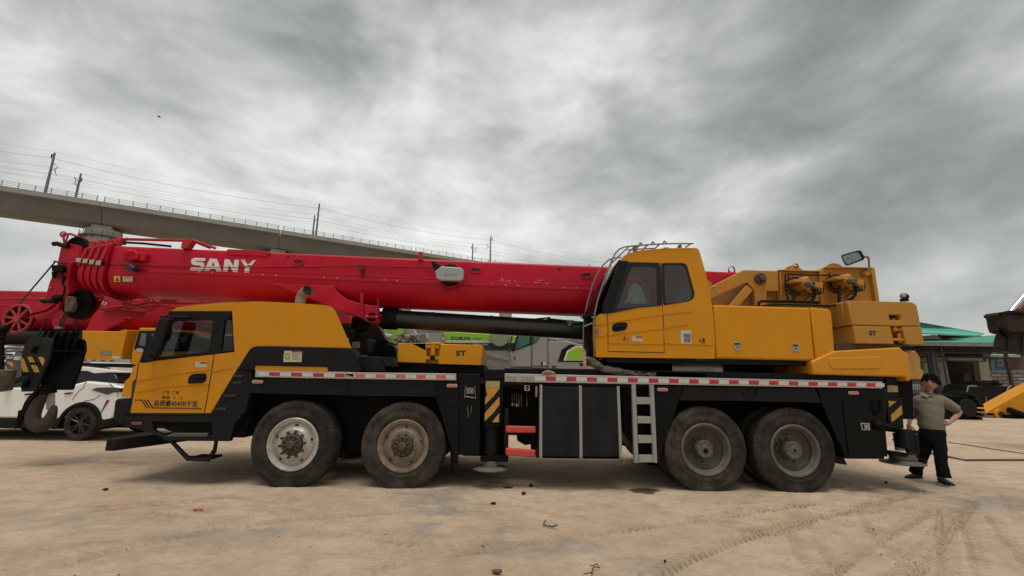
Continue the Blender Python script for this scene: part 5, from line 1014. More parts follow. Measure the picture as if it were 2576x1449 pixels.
# crumpled paper inside the windscreen, seat with plastic, interior
b = MB(); b.prism(so_(490, 520, 420, 600, 285, 700, 300, 800, 330, 890, 380, 820, 470, 600), .32, .325); oc_('paper_sheet', b, mat('white_paper', (.62, .63, .62), .8, var=.1, vs=9))
b = MB(); b.prism(rpoly(so_(870, 900, 960, 905, 1045, 1010, 1065, 1110, 1130, 1200, 1145, 1340, 960, 1330, 740, 1290, 790, 1180, 830, 1010), .04), .30, .46)
b.v = [(x+noise.noise(Vector((x*9, y*9, z*9)))*.02, y+noise.noise(Vector((x*7, 3, z*7)))*.05, z) for x, y, z in b.v]; oc_('wrapped_seat', b, mat('plastic_wrap', (.72, .78, .76), .4, var=.3, vs=14, bump=.8, bs=18), .02, seg=3)
b = MB(); b.prism(so_(560, 900, 720, 900, 720, 985, 570, 985), .70, .71); oc_('cab_notice', b, CREAM)
b = MB(); b.box(W('E', .3, 1560, 900).x, W('E', .3, 1700, 900).x, .15, .65, W('E', .3, 1500, 1330).z, W('E', .3, 1600, 850).z); b.prism(so_(1100, 1420, 1200, 1300, 1700, 1340, 2000, 1200, 2000, 1449, 1100, 1449), .3, .7); oc_('console', b, BLKM, .02)
# seams, handle, hinges, creases
def seam(k, Y, pts, par, m=DKT, r=.0055):
    b = MB(); b.tube([W(k, Y, pts[i], pts[i+1]) for i in range(0, len(pts), 2)], r, 6); return part('door_seam', b, m, par)
seam('E', OY-.001, (1585, 885, 1590, 1080, 1590, 1270, 1880, 1278, 2158, 1283, 2152, 1100, 2145, 900, 2138, 820, 2130, 600, 2115, 375), oc)
crease('E', OY, (1595, 985, 2140, 900), oc, YEL); crease('E', OY, (2150, 900, 2445, 870), oc, YEL); crease('E', OY, (1600, 1110, 2150, 1040, 2400, 995), oc, YEL); crease('E', OY, (1475, 1010, 1585, 985), oc, YEL); crease('E', OY, (1470, 1130, 1585, 1105), oc, YEL)
crease('E', OY, (1600, 1190, 2155, 1200), oc, YEL); crease('G', OY, (150, 1065, 640, 1085), oc, YEL)
b = MB(); b.prism(rpoly(XZ('E', OY, 1628, 1030, 1640, 998, 1690, 982, 1775, 978, 1787, 1000, 1780, 1035, 1755, 1060, 1660, 1075, 1635, 1065), .03), OY-.008, OY+.01); h_ = oc_('door_handle', b, BLKM, .004)
b = MB(); b.tube([W('E', OY-.02, 1645, 1030), W('E', OY-.03, 1700, 1025), W('E', OY-.02, 1765, 1015)], .014, 8); part('handle_grip', b, BLK, h_)
b = MB()
for q in ((2138, 835, 2150, 835, 2150, 905, 2140, 905), (2146, 1075, 2160, 1075, 2160, 1150, 2148, 1150)): b.prism(XZ('E', OY, *q), OY-.012, OY)
oc_('hinge', b, YEL, .003)
b = MB(); b.prism(XZ('E', OY, 1830, 1118, 1936, 1118, 1937, 1172, 1831, 1170), OY-.003, OY); st = oc_('warning_sticker', b, CREAM); b = MB(); b.prism(XZ('E', OY, 1872, 1120, 1935, 1120, 1935, 1136, 1872, 1136), OY-.005, OY-.003); part('sticker_band', b, REDL, st)
b = MB(); b.prism(XZ('E', OY, 2320, 1062, 2422, 1062, 2430, 1196, 2326, 1192), OY-.003, OY); st = oc_('data_plate', b, mat('pale_plate', (.50, .50, .52), .5)); b = MB()
for i in range(7): x0 = 2345+(i*7) % 12; b.prism(XZ('E', OY, x0, 1094+i*13, 2420, 1095+i*13, 2420, 1102+i*13, x0, 1101+i*13), OY-.005, OY-.003)
part('plate_print', b, DKT, st)
b = MB(); b.prism(rrect(*[c for q in (W('E', OY, 2530, 1190), W('E', OY, 2566, 1130)) for c in (q.x, q.z)], .018), OY-.01, OY); oc_('slot_rim', b, YELD, .003)
b = MB(); b.prism(rrect(*[c for q in (W('E', OY, 2541, 1182), W('E', OY, 2557, 1140)) for c in (q.x, q.z)], .007), OY-.012, OY-.01); c = W('E', OY, 2517, 1164); b.cyl((c.x, OY-.006, c.z), (c.x, OY, c.z), .014, n=12); c = W('E', OY, 1752, 1148); b.cyl((c.x, OY-.01, c.z), (c.x, OY, c.z), .012, n=12); c = W('E', OY, 1755, 1132); b.cyl((c.x, OY-.012, c.z), (c.x, OY, c.z), .009, n=12); oc_('key_slot', b, DKT)
b = MB(); c = W('E', OY, 1788, 1141); b.cyl((c.x, OY-.012, c.z), (c.x, OY, c.z), .022, n=16); oc_('door_lock', b, YELD, .004)
# guard rails on the cab
b = MB(); Y1, Y2 = OY-.02, OY+.55
Lr = lambda pts, Y, r=.0115: b.tube([W('E', Y, pts[i], pts[i+1]) for i in range(0, len(pts), 2)], r, 8)
Lr((1342, 1235, 1345, 1000, 1350, 930, 1385, 780, 1430, 620, 1480, 500, 1535, 410, 1590, 355, 1640, 332, 1722, 326), OY+.35)
Lr((1455, 1230, 1452, 1000, 1455, 900, 1490, 740, 1550, 560, 1610, 400, 1660, 290, 1700, 245, 1760, 220, 1900, 205, 2100, 192, 2250, 187, 2450, 188), OY-.03)
Lr((1345, 1022, 1450, 982), OY+.0, .011)
Lr((1625, 385, 1800, 215), OY+.1, .010); Lr((1790, 285, 1850, 225), OY+.3, .012)
for a_, c_ in (((1890, 205), (1915, 178)), ((2010, 197), (2040, 168)), ((2125, 192), (2160, 162))): Lr((a_[0]+40-25, a_[1]-2, c_[0]-2, c_[1], c_[0]+8, c_[1]+4, c_[0]+17, c_[1]+22), OY+.25, .012)
Lr((1905, 205, 1850, 262), OY+.1, .012); Lr((1990, 200, 1930, 255), OY+.1, .012); Lr((2110, 193, 2050, 245), OY+.1, .012); Lr((2420, 190, 2370, 225), OY+.1, .012); Lr((1780, 250, 1900, 243, 2050, 235), OY+.3, .012)
oc_('guard_rail', b, GRYP)
b = MB(); b.prism(XZ('E', OY, 1845, 213, 1885, 213, 1890, 268, 1850, 270), OY, OY+.06); b.prism(XZ('E', OY, 2308, 192, 2340, 192, 2336, 230, 2305, 230), OY+.02, OY+.08); b.prism(XZ('E', OY, 2175, 205, 2232, 205, 2222, 220, 2228, 232, 2190, 232, 2195, 218), OY+.1, OY+.16); b.prism(XZ('E', OY, 1455, 1035, 1490, 1035, 1495, 1082, 1462, 1085), OY-.03, OY)
oc_('rail_bracket', b, STL, .004)
# hoses and dark clutter in front of and beneath the cab
b = MB(); rr_ = random.Random(11)
for i in range(9):
    y = .25+.09*i; x0 = rr_.uniform(1375, 1440)
    b.tube([W('E', y, x0, 900+rr_.uniform(-60, 60)), W('E', y, x0-15, 1050), W('E', y, x0+rr_.uniform(-20, 30), 1200), W('E', y, x0+20, 1330), W('E', y, x0+120, 1430), W('E', y, x0+280, 1470)], rr_.uniform(.014, .03), 8)
b.box(W('E', .3, 1390, 1000).x, W('E', .3, 1470, 1000).x, .3, .7, W('E', .3, 1400, 1400).z, W('E', .3, 1400, 930).z); cp('hose_bundle', b, BLKD)
b = MB(); b.prism(XZ('E', .0, 1340, 1255, 1365, 1255, 1372, 1420, 1392, 1425, 1392, 1432, 1342, 1432), .0, .02); wr = cp('marker_board', b, mat('pale_pink_tape', (.5, .38, .36), .5)); b = MB()
for y in (1258, 1300, 1345, 1390): b.prism(XZ('E', 0, 1340, y, 1366, y, 1368, y+20, 1341, y+20), -.003, .0)
b.prism(XZ('E', 0, 1342, 1415, 1392, 1426, 1392, 1432, 1342, 1432), -.003, 0); part('red_tape', b, TAPEF, wr)
def crumple(name, quad_k, Y, pts, m, amp, parent, seed, nx=16, ny=6, thick=.0):
    """a crumpled strip of cloth following a poly-line of photo points (top edge, bottom edge)"""
    top, bot = pts; vs = []
    def lerp(L, t):
        f = t*(len(L)-1); i = min(int(f), len(L)-2); return Vector(L[i])*(1-(f-i))+Vector(L[i+1])*(f-i)
    for i in range(nx+1):
        for j in range(ny+1):
            a = lerp(top, i/nx); c = lerp(bot, i/nx); q = a*(1-j/ny)+c*(j/ny); p = W(quad_k, Y, q[0], q[1])
            nn = Vector((p.x*6+seed, p.z*14, seed)); vs.append((p.x+noise.noise(nn)*amp*.4, p.y-abs(noise.noise(nn*1.3))*amp*2.2-math.sin(math.pi*j/ny)*amp, p.z+noise.noise(nn*1.7)*amp*.5))
    b = MB(); b.add(vs, [(i*(ny+1)+j, i*(ny+1)+j+1, (i+1)*(ny+1)+j+1, (i+1)*(ny+1)+j) for i in range(nx) for j in range(ny)])
    o = part(name, b, m, parent, sharp=60) if parent else part(name, b, m, sharp=60, loc=tuple(W(quad_k, Y, *pts[1][0])))
    so2 = o.modifiers.new('solid', 'SOLIDIFY'); so2.thickness = .012; return o
crumple('cable_sleeve', 'F', .08, ([(1345, 60), (1400, 70), (1450, 90), (1560, 160), (1750, 190), (1900, 225), (2060, 228)], [(1350, 100), (1390, 150), (1440, 180), (1530, 230), (1700, 262), (1850, 268), (2060, 270)]), CLOTH, .04, crane, 3, 40, 8)
b = MB(); b.tube([W('F', .06, 1838, 268), W('F', .05, 1842, 235), W('F', .05, 1865, 218), W('F', .05, 1950, 222), W('F', .05, 1985, 240), W('F', .06, 1990, 270)], .016, 8); cp('deck_handle', b, BLKM)

# ================================================================== things on or hanging from the crane
b = MB(); b.box(W('Q', .3, 1180, 1300).x, W('E', .3, 345, 1400).x, .35, 2.2, 1.45, W('E', .28, 200, 1412).z+.01); b.box(W('E', .3, 330, 1400).x, W('E', .3, 700, 1440).x, .5, 2.2, 1.45, 1.52); cp('block_carrier', b, BLKD)
wb = thing('counterweight_block', 'yellow five tonne weight block with a pin in its recess, lying on the black deck', 'weight', tuple(W('Q', .3, 1900, 1370)))
BYk = .28
rc_ = XZ('Q', BYk, 1786, 992, 2056, 1002, 2046, 1240, 1790, 1240); zb2 = W('Q', BYk, 2000, 1300).z
out = XZ('Q', BYk, 1216, 966, 1800, 968) + XZ('Q', BYk, 1862, 975, 2090, 985) + XZ('E', BYk, 326, 1207, 322, 1411) + XZ('Q', BYk, 2030, 1388, 2030, 1305, 1784, 1300, 1784, 1372, 1203, 1356)
b = MB(); b.prism(out, BYk, BYk+.10, [rc_]); o2 = XZ('Q', BYk, 1216, 966, 1800, 968, 2090, 985) + XZ('E', BYk, 326, 1207, 322, 1411) + XZ('Q', BYk, 1203, 1356); b.prism(o2, BYk+.10, 2.2); wbk = part('block', b, YEL, wb, .012)
b = MB(); b.prism(XZ('Q', BYk, 1845, 985, 1870, 948, 2090, 955, 2110, 985), BYk+.02, BYk+.3); part('top_lug', b, YEL, wb, .01)
b = MB(); b.tube([W('Q', BYk-.01, 1925, 1010), W('Q', BYk-.01, 1918, 1210)], .032, 10); b.tube([W('Q', BYk+.03, 1800, 1042), W('Q', BYk+.03, 1900, 1044)], .03, 8); b.tube([W('Q', BYk+.03, 1950, 1046), W('Q', BYk+.03, 2050, 1048)], .03, 8); part('pin', b, YEL, wb, .004)
b = MB(); b.tube([W('Q', BYk, 1912, 1235), W('Q', BYk, 1910, 1305)], .035, 8); part('pin_end', b, BLKD, wb)
text('5T', 'weight_lettering', DKT, wb, (900+2325/2.5156, 900+1262/2.5156, 900+2425/2.5156, 900+1318/2.5156), BYk-.003, .05, k='X')

# ---- hook block
hk = thing('hook_block', 'dark heavy hook block with yellow stripes on its cheek, hanging from the boom head', 'hook', tuple(W('B', 1.0, 420, 1000)))
Yn, Yf = .85, 1.15
def bpl(k, Y, th, *c): return [W(k, Y, c[i], c[i+1]) for i in range(0, len(c), 2)]
def yramp(x, x0, x1, y0, y1): return y0+(y1-y0)*(x-x0)/(x1-x0)
def pts_ramp(k, c, x0, x1, y0, y1): return [W(k, yramp(c[i], x0, x1, y0, y1), c[i], c[i+1]) for i in range(0, len(c), 2)]
cheek = (300, 252, 440, 246, 500, 258, 516, 300, 505, 400, 470, 520, 400, 660, 355, 795, 212, 797, 214, 600, 216, 440, 240, 330)
b = MB(); cq = pts_ramp('B', cheek, 212, 516, .95, .70); nrm = Vector((.62, .78, 0)); b.plate(cq, nrm, .03); ck = part('cheek_plate', b, BLKM, hk, .006)
def onck(*c): return [p-nrm*.004 for p in pts_ramp('B', c, 212, 516, .95, .70)]
b = MB()
for q in ((217, 450, 240, 470, 290, 598, 238, 600, 216, 545), (277, 445, 328, 446, 398, 600, 347, 602), (384, 446, 430, 448, 453, 480, 440, 520, 432, 535)): b.plate(onck(*q), nrm, .003)
part('hazard_stripe', b, HAZY, ck)
b = MB()
for x, y, r in ((265, 700, .10), (350, 375, .055), (370, 350, .03)): p = onck(x, y)[0]; b.cyl(p-nrm*.04, p+nrm*.01, r, n=16)
p = onck(365, 515)[0]; b.cyl(p-nrm*.07, p, .02, n=8); part('cheek_bolt', b, BLKD, ck, .004)
b = MB(); fc_ = (690, 275, 830, 268, 852, 300, 855, 380, 800, 560, 720, 780, 575, 780, 575, 740, 640, 600); b.plate(pts_ramp('B', fc_, 560, 855, 1.25, 1.15), Vector((.5, .8, 0)), .03); part('far_cheek_plate', b, BLKM, hk, .006)
b = MB(); pa = W('B', .98, 400, 335); pb_ = W('B', 1.25, 800, 345)
for t in (.18, .36, .54, .72, .9): c = pa.lerp(pb_, t); d_ = (pb_-pa).normalized(); b.cyl(c-d_*.035, c-d_*.012, .27, .23, 30); b.cyl(c-d_*.012, c+d_*.012, .23, .23, 30); b.cyl(c+d_*.012, c+d_*.035, .23, .27, 30)
b.cyl(pa, pb_, .05, n=12); part('sheave', b, BLKD, hk)
b = MB(); b.plate(pts_ramp('B', (420, 385, 830, 388, 795, 560, 715, 775, 580, 775, 575, 740, 415, 742, 390, 640), 400, 850, .92, 1.12), Vector((.1, 1, 0)), .05); q0 = W('B', .88, 500, 390); q1_ = W('B', 1.1, 825, 392); b.tube([q0, q1_], .022, 8); part('cross_head', b, BLKD, hk, .01)
b = MB(); P_ = lambda x, y: W('B', .98, x, y)
b.cyl(P_(485, 735), P_(485, 815), .10, n=18); b.cyl(P_(485, 760), P_(485, 780), .12, n=18); part('hook_nut', b, BLKD, hk, .008)
b = MB(); b.tube([P_(470, 800), P_(425, 850), P_(375, 920), P_(340, 1000), P_(325, 1065), P_(345, 1125), P_(400, 1150), P_(455, 1135), P_(495, 1090), P_(520, 1030), P_(542, 960), P_(550, 930)], [.065, .08, .098, .108, .108, .112, .108, .10, .092, .078, .058, .03], 16)
b.v = [(x, .98+(y-.98)*.75, z) for x, y, z in b.v]; part('hook', b, mat('rusty_hook_steel', (.045, .036, .029), .7, .3, var=.35, vs=7, dust=.5, dustc=(.075, .048, .032)), hk, sub=1)
b = MB(); b.plate([P_(475, 812), P_(545, 812), P_(545, 940), P_(530, 1010), P_(462, 975), P_(460, 860)], (0, 1, 0), .02); part('safety_latch', b, mat('bare_latch_metal', (.26, .25, .24), .45, .4), hk, .004)
b = MB(); rr_ = random.Random(5); pth = [(410, 800), (360, 850), (310, 920), (285, 990), (250, 1000), (235, 1060), (205, 1110), (195, 1165)]
b.tube([P_(x, y) for x, y in pth], [.05, .055, .05, .05, .055, .05, .05, .04], 8); b.v = [(x+rr_.uniform(-.012, .012), y-.03, z+rr_.uniform(-.012, .012)) for x, y, z in b.v]; part('lashing_rope', b, BLKD, hk, sharp=20)
ROPE = mat('steel_rope', (.035, .03, .027), .7, .3, var=.4, vs=60)
def rope(name, label, pts, r=.013, group='ropes of the hook block', m=None):
    b = MB(); b.tube(pts, r, 8); o = part(name, b, m or ROPE, loc=tuple(pts[-1])); tag(o, label, 'rope', group)
rope('steel_rope', 'thin dark rope slanting from the red boom nose down to the striped cheek plate', [W('B', .95, 465, 60), W('B', .95, 405, 190), W('B', .95, 378, 268)], .013)
rope('steel_rope', 'left strand of the paired rope below the rusty socket of the boom head', [W('B', .86, 660, -5), W('B', .87, 610, 90), W('B', .9, 590, 160), W('B', .95, 560, 240), W('B', 1, 545, 285)], .013)
rope('steel_rope', 'right strand of the paired rope below the rusty socket of the boom head', [W('B', .86, 688, 0), W('B', .87, 640, 90), W('B', .9, 612, 155), W('B', .98, 612, 240), W('B', 1, 612, 275)], .013)
rope('steel_rope', 'straight vertical rope from the black sheaves down to the grooved drum of the hook block', [W('B', 1.15, 764, -60), W('B', 1.15, 764, 120), W('B', 1.15, 764, 268)], .012)
b = MB(); b.box(*[q for i_, d_ in ((0, .05), (1, .04), (2, .02)) for q in (W('B', .9, 597, 155)[i_]-d_, W('B', .9, 597, 155)[i_]+d_)]); b.tube([W('B', .88, 575, 150), W('B', .88, 600, 165), W('B', .88, 620, 150)], .014, 8); part('rope_clamp', b, STL, hk, .006)
# auxiliary hook at the left edge
ah = thing('auxiliary_hook', 'rusty brown auxiliary hook weight hanging below the spoked red boom nose', 'hook', tuple(W('B', .8, 20, 700)))
b = MB(); c0_, c1_ = W('B', .8, 15, 610), W('B', .8, 12, 790); b.cyl(c0_, c1_, .16, .12, 20); b.cyl(W('B', .8, 15, 590), c0_, .12, .17, 20); part('weight', b, mat('rusty_weight', (.055, .038, .028), .75, dust=.5), ah, .012)
b = MB(); b.ball(W('B', .8, 18, 175), .08); b.cyl(W('B', .8, 18, 140), W('B', .8, 18, 260), .05, n=12); b.tube([W('B', .8, 18, 200), W('B', .8, 10, 400), W('B', .8, 15, 600)], .035, 10); b.tube([W('B', .78, 0, 290), W('B', .78, 45, 300)], .014, 6); part('swivel', b, BLKD, ah)
# rag on the rail
o = crumple('rag', 'F', .0, ([(925, 235), (960, 212), (1000, 206), (1045, 225), (1060, 250)], [(925, 250), (960, 252), (1000, 256), (1040, 258), (1060, 258)]), mat('dusty_pink_rag', (.24, .12, .10), .95, var=.5, vs=20, bump=.4), .02, None, 8, 14, 6)
tag(o, 'crumpled pinkish rag lying on the silver deck rail of the crane', 'rag')
# ================================================================== vehicles behind the crane
def spare_wheel(parent, x, y, z, name='wheel', scale=1.0):
    w = bpy.data.objects.new(name, None); COL.objects.link(w); w.parent = parent; ORG[w.name] = Vector((x, y, z)); w.location = ORG[w.name]-ORG[parent.name]; w.scale = (scale,)*3
    for n_, src in (('tyre', W2), ('rim', W3)):
        t_ = [c for c in src.children if c.name.startswith(n_)][0]; c = t_.copy(); COL.objects.link(c); c.parent = w
    return w
WPNT = mat('white_car_paint', (.82, .82, .80), .25, coat=.7, var=.02, dust=.06, dustc=(.45, .39, .32), vs=2)
CGL = mat('dark_car_glass', (.010, .0105, .012), .12, spec=.35, var=.1)
def car_wheel(parent, x, y, r=.355, side=1):
    w = bpy.data.objects.new('wheel', None); COL.objects.link(w); w.parent = parent; ORG[w.name] = Vector((x, y, r)); w.location = ORG[w.name]-ORG[parent.name]
    if side < 0: w.scale = (1, -1, 1)
    b = MB(); b.lathe((0, 0, 0), [(r*.66, .03), (r*.7, .005), (r*.9, .0), (r*.97, .02), (r, .05), (r, .17), (r*.97, .2), (r*.7, .21)], 56); part('tyre', b, TYRE, w, local=ORG[w.name], sharp=50)
    b = MB(); b.lathe((0, 0, 0), [(r*.67, .03), (r*.67, .012), (r*.62, .012), (r*.60, .05), (r*.58, .10), (0, .10)], 48)
    rm = part('rim', b, mat('dark_alloy', (.03, .03, .032), .35, .6), w, local=ORG[w.name])
    b = MB()
    for i in range(5):
        for s_ in (-.22, .22):
            a = 2*math.pi*i/5+.3; p0 = Vector((math.sin(a+s_*.6)*.05, .03, math.cos(a+s_*.6)*.05)); p1 = Vector((math.sin(a+s_)*r*.62, .02, math.cos(a+s_)*r*.62)); b.tube([p0, p1], .016, 6)
    b.cyl((0, .015, 0), (0, .06, 0), .05, n=16); part('spokes', b, mat('dark_alloy_spoke', (.05, .05, .055), .3, .7), w, local=ORG[w.name])
def make_car(name, label, paint, dx, dy, sc_=1.0, group=None):
    C0 = 3.68; root = thing(name, label, 'car', (0, 0, 0), group)
    p = lambda k, x, y: (W(k, C0, x, y).x, W(k, C0, x, y).z)
    X_ = lambda x: -9.0+(x); rwx = W('B', C0, 760, 1295).x; fwx = rwx-2.72
    pt = lambda name_, b, m, bev=0, par=None, **k: part(name_, b, m, par or root, bev, **k)
    def arch(cx, r, n=12): return [(cx+math.cos(math.pi*i/n)*r, .34+math.sin(math.pi*i/n)*r) for i in range(n+1)]
    rearx = p('B', 1185, 900)[0]; fx = rwx-3.62; zb = .36; belt = [(fx+.1, .78), (fx+.5, .90), p('P', 60, 770), p('B', 200, 752), p('B', 740, 722), p('B', 866, 690), p('B', 1112, 714), (rearx+.02, p('B', 1140, 750)[1]), (rearx+.04, p('B', 1185, 870)[1]), (rearx-.05, .45)]
    low_ = [(rearx-.12, zb)]+[(x, z) for x, z in arch(rwx, .41) if z > zb]+[(x, z) for x, z in arch(fwx, .41) if z > zb]+[(fx+.05, zb), (fx, .6)]
    b = MB(); b.prism(low_+belt, C0, C0+1.82); body = pt('body', b, paint, .05, seg=4)
    # black cladding round the arches and along the sill
    b = MB()
    for cx in (rwx, fwx):
        o_ = [(cx+math.cos(math.pi*i/16-.05)*.47, .34+math.sin(math.pi*i/16)*.47) for i in range(17)]; i_ = [(cx+math.cos(math.pi*i/16)*.40, .34+math.sin(math.pi*i/16)*.40) for i in range(17)]
        b.prism(o_+i_[::-1], C0-.02, C0+.06)
    b.prism([(fwx+.42, .26), (rwx-.42, .26), (rwx-.44, .40), (fwx+.9, .45), (fwx+.45, .40)], C0-.015, C0+1.8); b.prism([(rwx+.42, .28), (rearx-.1, .30), (rearx+.02, .50), (rwx+.46, .44)], C0-.015, C0+1.83); b.prism([(fx-.02, .22), (fwx-.42, .24), (fwx-.46, .42), (fx, .42)], C0-.01, C0+1.8)
    pt('cladding', b, BLKM, .015)
    b = MB(); b.box(fx+.6, rearx-.4, C0+.2, C0+1.62, .22, .5); pt('underbody', b, BLKD)
    # greenhouse: tapering cabin with dark glass, white roof skin
    g0 = [p('B', 110, 720), p('B', 750, 722), p('B', 866, 692), p('B', 1115, 716)]; ft = p('P', 60, 765); gl = [ft, p('P', 430, 520), p('P', 620, 440), p('B', 450, 562), p('B', 800, 560), p('B', 1010, 585), p('B', 1060, 605), p('B', 1130, 700)]
    zt = p('B', 600, 538)[1]
    def tp(q): x, z = q; f = (z-1.0)/(zt-1.0); return .10+.16*f
    n = len(gl); fr_ = [(x, C0+tp((x, z)), z) for x, z in gl]; bk = [(x, C0+1.82-tp((x, z)), z) for x, z in gl]
    b = MB(); b.add(fr_+bk, [tuple(range(n)), tuple(range(n, 2*n))]+[(i, (i+1) % n, (i+1) % n+n, i+n) for i in range(n)]); pt('windows', b, CGL, .02)
    rf = [p('P', 395, 530), p('P', 620, 418), p('B', 450, 545), p('B', 600, 537), p('B', 800, 546), p('B', 1000, 572), p('B', 1200, 592), p('B', 1190, 606), p('B', 1030, 602), p('B', 860, 612), p('B', 800, 590), p('B', 450, 566)]
    b = MB(); n = len(rf); b.add([(x, C0+.20, z) for x, z in rf]+[(x, C0+1.62, z) for x, z in rf], [tuple(range(n)), tuple(range(n, 2*n))]+[(i, (i+1) % n, (i+1) % n+n, i+n) for i in range(n)]); pt('roof', b, paint, .03, seg=3)
    b = MB(); b.tube([(p('B', 420, 552)[0], C0+.3, zt-.01), (p('B', 600, 530)[0], C0+.27, zt+.04), (p('B', 1000, 560)[0], C0+.27, zt-.03)], .014, 6); pt('roof_rail', b, BLKM)
    b = MB(); b.prism([p('P', 1845, 800), p('P', 1960, 757), p('P', 2150, 752), p('P', 2440, 765), (rearx+.03, p('P', 2400, 850)[1]), p('P', 2290, 852), p('P', 2170, 898), p('P', 2100, 880)], C0-.02, C0+.5); tl_ = pt('tail_light', b, mat('dark_tail_lamp', (.03, .02, .022), .1, spec=.8), .01)
    b = MB(); b.prism([p('P', 2100, 790), p('P', 2150, 790), p('P', 2200, 888), p('P', 2110, 870)], C0-.024, C0-.02); part('red_tail_lens', b, mat('dark_red_lens', (.14, .012, .03), .15), tl_)  # dark red lens piece of the tail lamp, not emissive
    b = MB(); b.prism([p('P', 2160, 1000), p('P', 2205, 1015), p('P', 2050, 1240), p('P', 2008, 1305)], C0-.012, C0+.02); pt('rear_reflector', b, mat('dark_red_lens', (.14, .012, .03), .15))
    b = MB()
    for q in (((1730, 630), (1680, 760), (1590, 820), (1500, 940), (1460, 1000)), ((1690, 1032), (1920, 980), (2020, 910)), ((800, 790), (735, 880), (725, 1100)), ((2200, 670), (2280, 750), (2360, 860), (2380, 960))): b.tube([W('P', C0-.002, *c) for c in q], .006, 5)
    pt('panel_gap', b, DKT)
    for x0 in (0, 800):
        b = MB(); b.prism([p('P', 500+x0, 905-x0*.02), p('P', 520+x0, 880-x0*.02), p('P', 620+x0, 868-x0*.02), p('P', 680+x0, 868-x0*.02), p('P', 640+x0, 890-x0*.02), p('P', 560+x0, 905-x0*.02)], C0-.03, C0); pt('door_handle', b, BLKM, .006)
    b = MB(); b.prism([p('P', 130, 770), p('P', 250, 770), p('P', 250, 690), p('P', 150, 690)], C0-.16, C0+.02); pt('wing_mirror', b, BLKM, .02)
    for x in (rwx, fwx): car_wheel(root, x, C0+.01); car_wheel(root, x, C0+1.81, side=-1)
    root.location = (dx, dy, 0)
    return root
make_car('white_car', 'white crossover with black window band and dark wheels, parked behind the hanging hook', WPNT, 0, 0, group='parked cars')
bc_ = make_car('beige_car', 'pale beige car of which only the roof shows above the rear of the white crossover', mat('beige_car_paint', (.50, .43, .37), .3, coat=.5, var=.05), 1.2, 2.35, group='parked cars')

# ---- red and yellow crane behind, on the left
RY = 8.4
rc2 = thing('truck_crane', 'second crane behind the white car with long faded red boom and angular yellow bodywork', 'crane', (-10, RY+1, 0), 'cranes parked behind the main crane')
rp = lambda n_, b, m, bev=0, par=None, **k: part(n_, b, m, par or rc2, bev, **k)
z_ = lambda k, Y, x, y: W(k, Y, x, y).z
x0 = W('N', RY+.6, -700, 100).x; x1 = W('U', RY+.6, 880, 800).x; zt_ = z_('N', RY+.6, 300, 66); zm1 = z_('N', RY+.6, 300, 355); zb_ = z_('N', RY+1.1, 900, 880)
b = MB(); prof = [(RY+.6, zt_), (RY+.6, zm1+.02), (RY+.55, zm1), (RY+.55, zm1-.1)]
n_ = 12; hw = .62; yc = RY+1.2
sec = [(yc-hw+.04, zt_), (yc-hw, zt_-.05), (yc-hw, zm1)]+[(yc-math.cos(math.pi*a/n_)*hw, zm1-math.sin(math.pi*a/n_)**.8*(zm1-zb_)) for a in range(n_+1)]+[(yc+hw, zt_-.05), (yc+hw-.04, zt_)]
k = len(sec); b.add([(x0, y, z) for y, z in sec]+[(x1, y, z) for y, z in sec], [tuple(range(k)), tuple(range(k, 2*k))]+[(i, (i+1) % k, (i+1) % k+k, i+k) for i in range(k)])
bo2 = rp('boom', b, RED)
b = MB(); zs = z_('N', RY+.58, 300, 205); b.box(x0, x1, yc-hw-.02, yc-hw+.02, zs-.05, zs+.02); b.box(x0, x1, yc-hw-.015, yc-hw+.02, zm1-.02, zm1+.02); rp('seam_plate', b, REDD, .004, bo2)
text('臂下方', 'boom_lettering', mat('pinkish_white_lettering', (.62, .45, .45), .6), bo2, (1640/5.031, 1150+248/5.031, 2165/5.031, 1150+360/5.031), yc-hw-.025, .02, k='X')
b = MB(); b.prism(XZ('N', RY+.3, 1880, 465, 2100, 480, 2340, 590, 2510, 655, 2200, 800, 2060, 900, 1700, 900, 1830, 640), RY+.3, RY+.42); b.prism(XZ('N', RY+.35, 2090, 500, 2290, 495, 2430, 500, 2700, 640, 2300, 600), RY+.2, RY+.3); rp('boom_bracket', b, RED, .01, bo2)
b = MB(); b.prism(XZ('N', RY+.4, -800, 880, 1700, 880, 2100, 900, 2100, 1120, -800, 1110), RY+.4, RY+2.2); b.tube([W('N', RY+.3, -700, 1010), W('N', RY+.3, 1500, 1010)], .22, 20); rp('lift_cylinder', b, BLKM)
b = MB(); b.prism(XZ('N', RY+.3, 560, 915, 1510, 912, 1505, 965, 560, 960), RY+.25, RY+.4); rp('grey_panel', b, mat('dull_grey_panel', (.10, .105, .11), .5))
b = MB(); xa_ = W('N', RY, -900, 1200).x; xb_ = W('U', RY, 900, 930).x; b.box(xa_, xb_, RY+.1, RY+2.5, .55, W('P', RY, 1000, 260).z); b.box(xa_, xb_, RY, RY+2.55, W('P', RY, 1800, 318).z-.1, W('P', RY, 1800, 262).z); rp('chassis', b, BLK)
for x in (-19, -17.5, -12.2, -10.6): spare_wheel(rc2, x, RY, .55)
yb_ = XZ('N', RY, 1470, 1030, 1560, 925, 1645, 868, 2380, 880, 2470, 850) + XZ('O', RY, 800, 848, 760, 1010, 700, 1290) + XZ('P', RY, 2450, 190, 1640, 180) + XZ('N', RY, 1470, 1400)
b = MB(); b.prism(yb_, RY, RY+.9); ob2 = rp('side_body', b, YEL, .02)
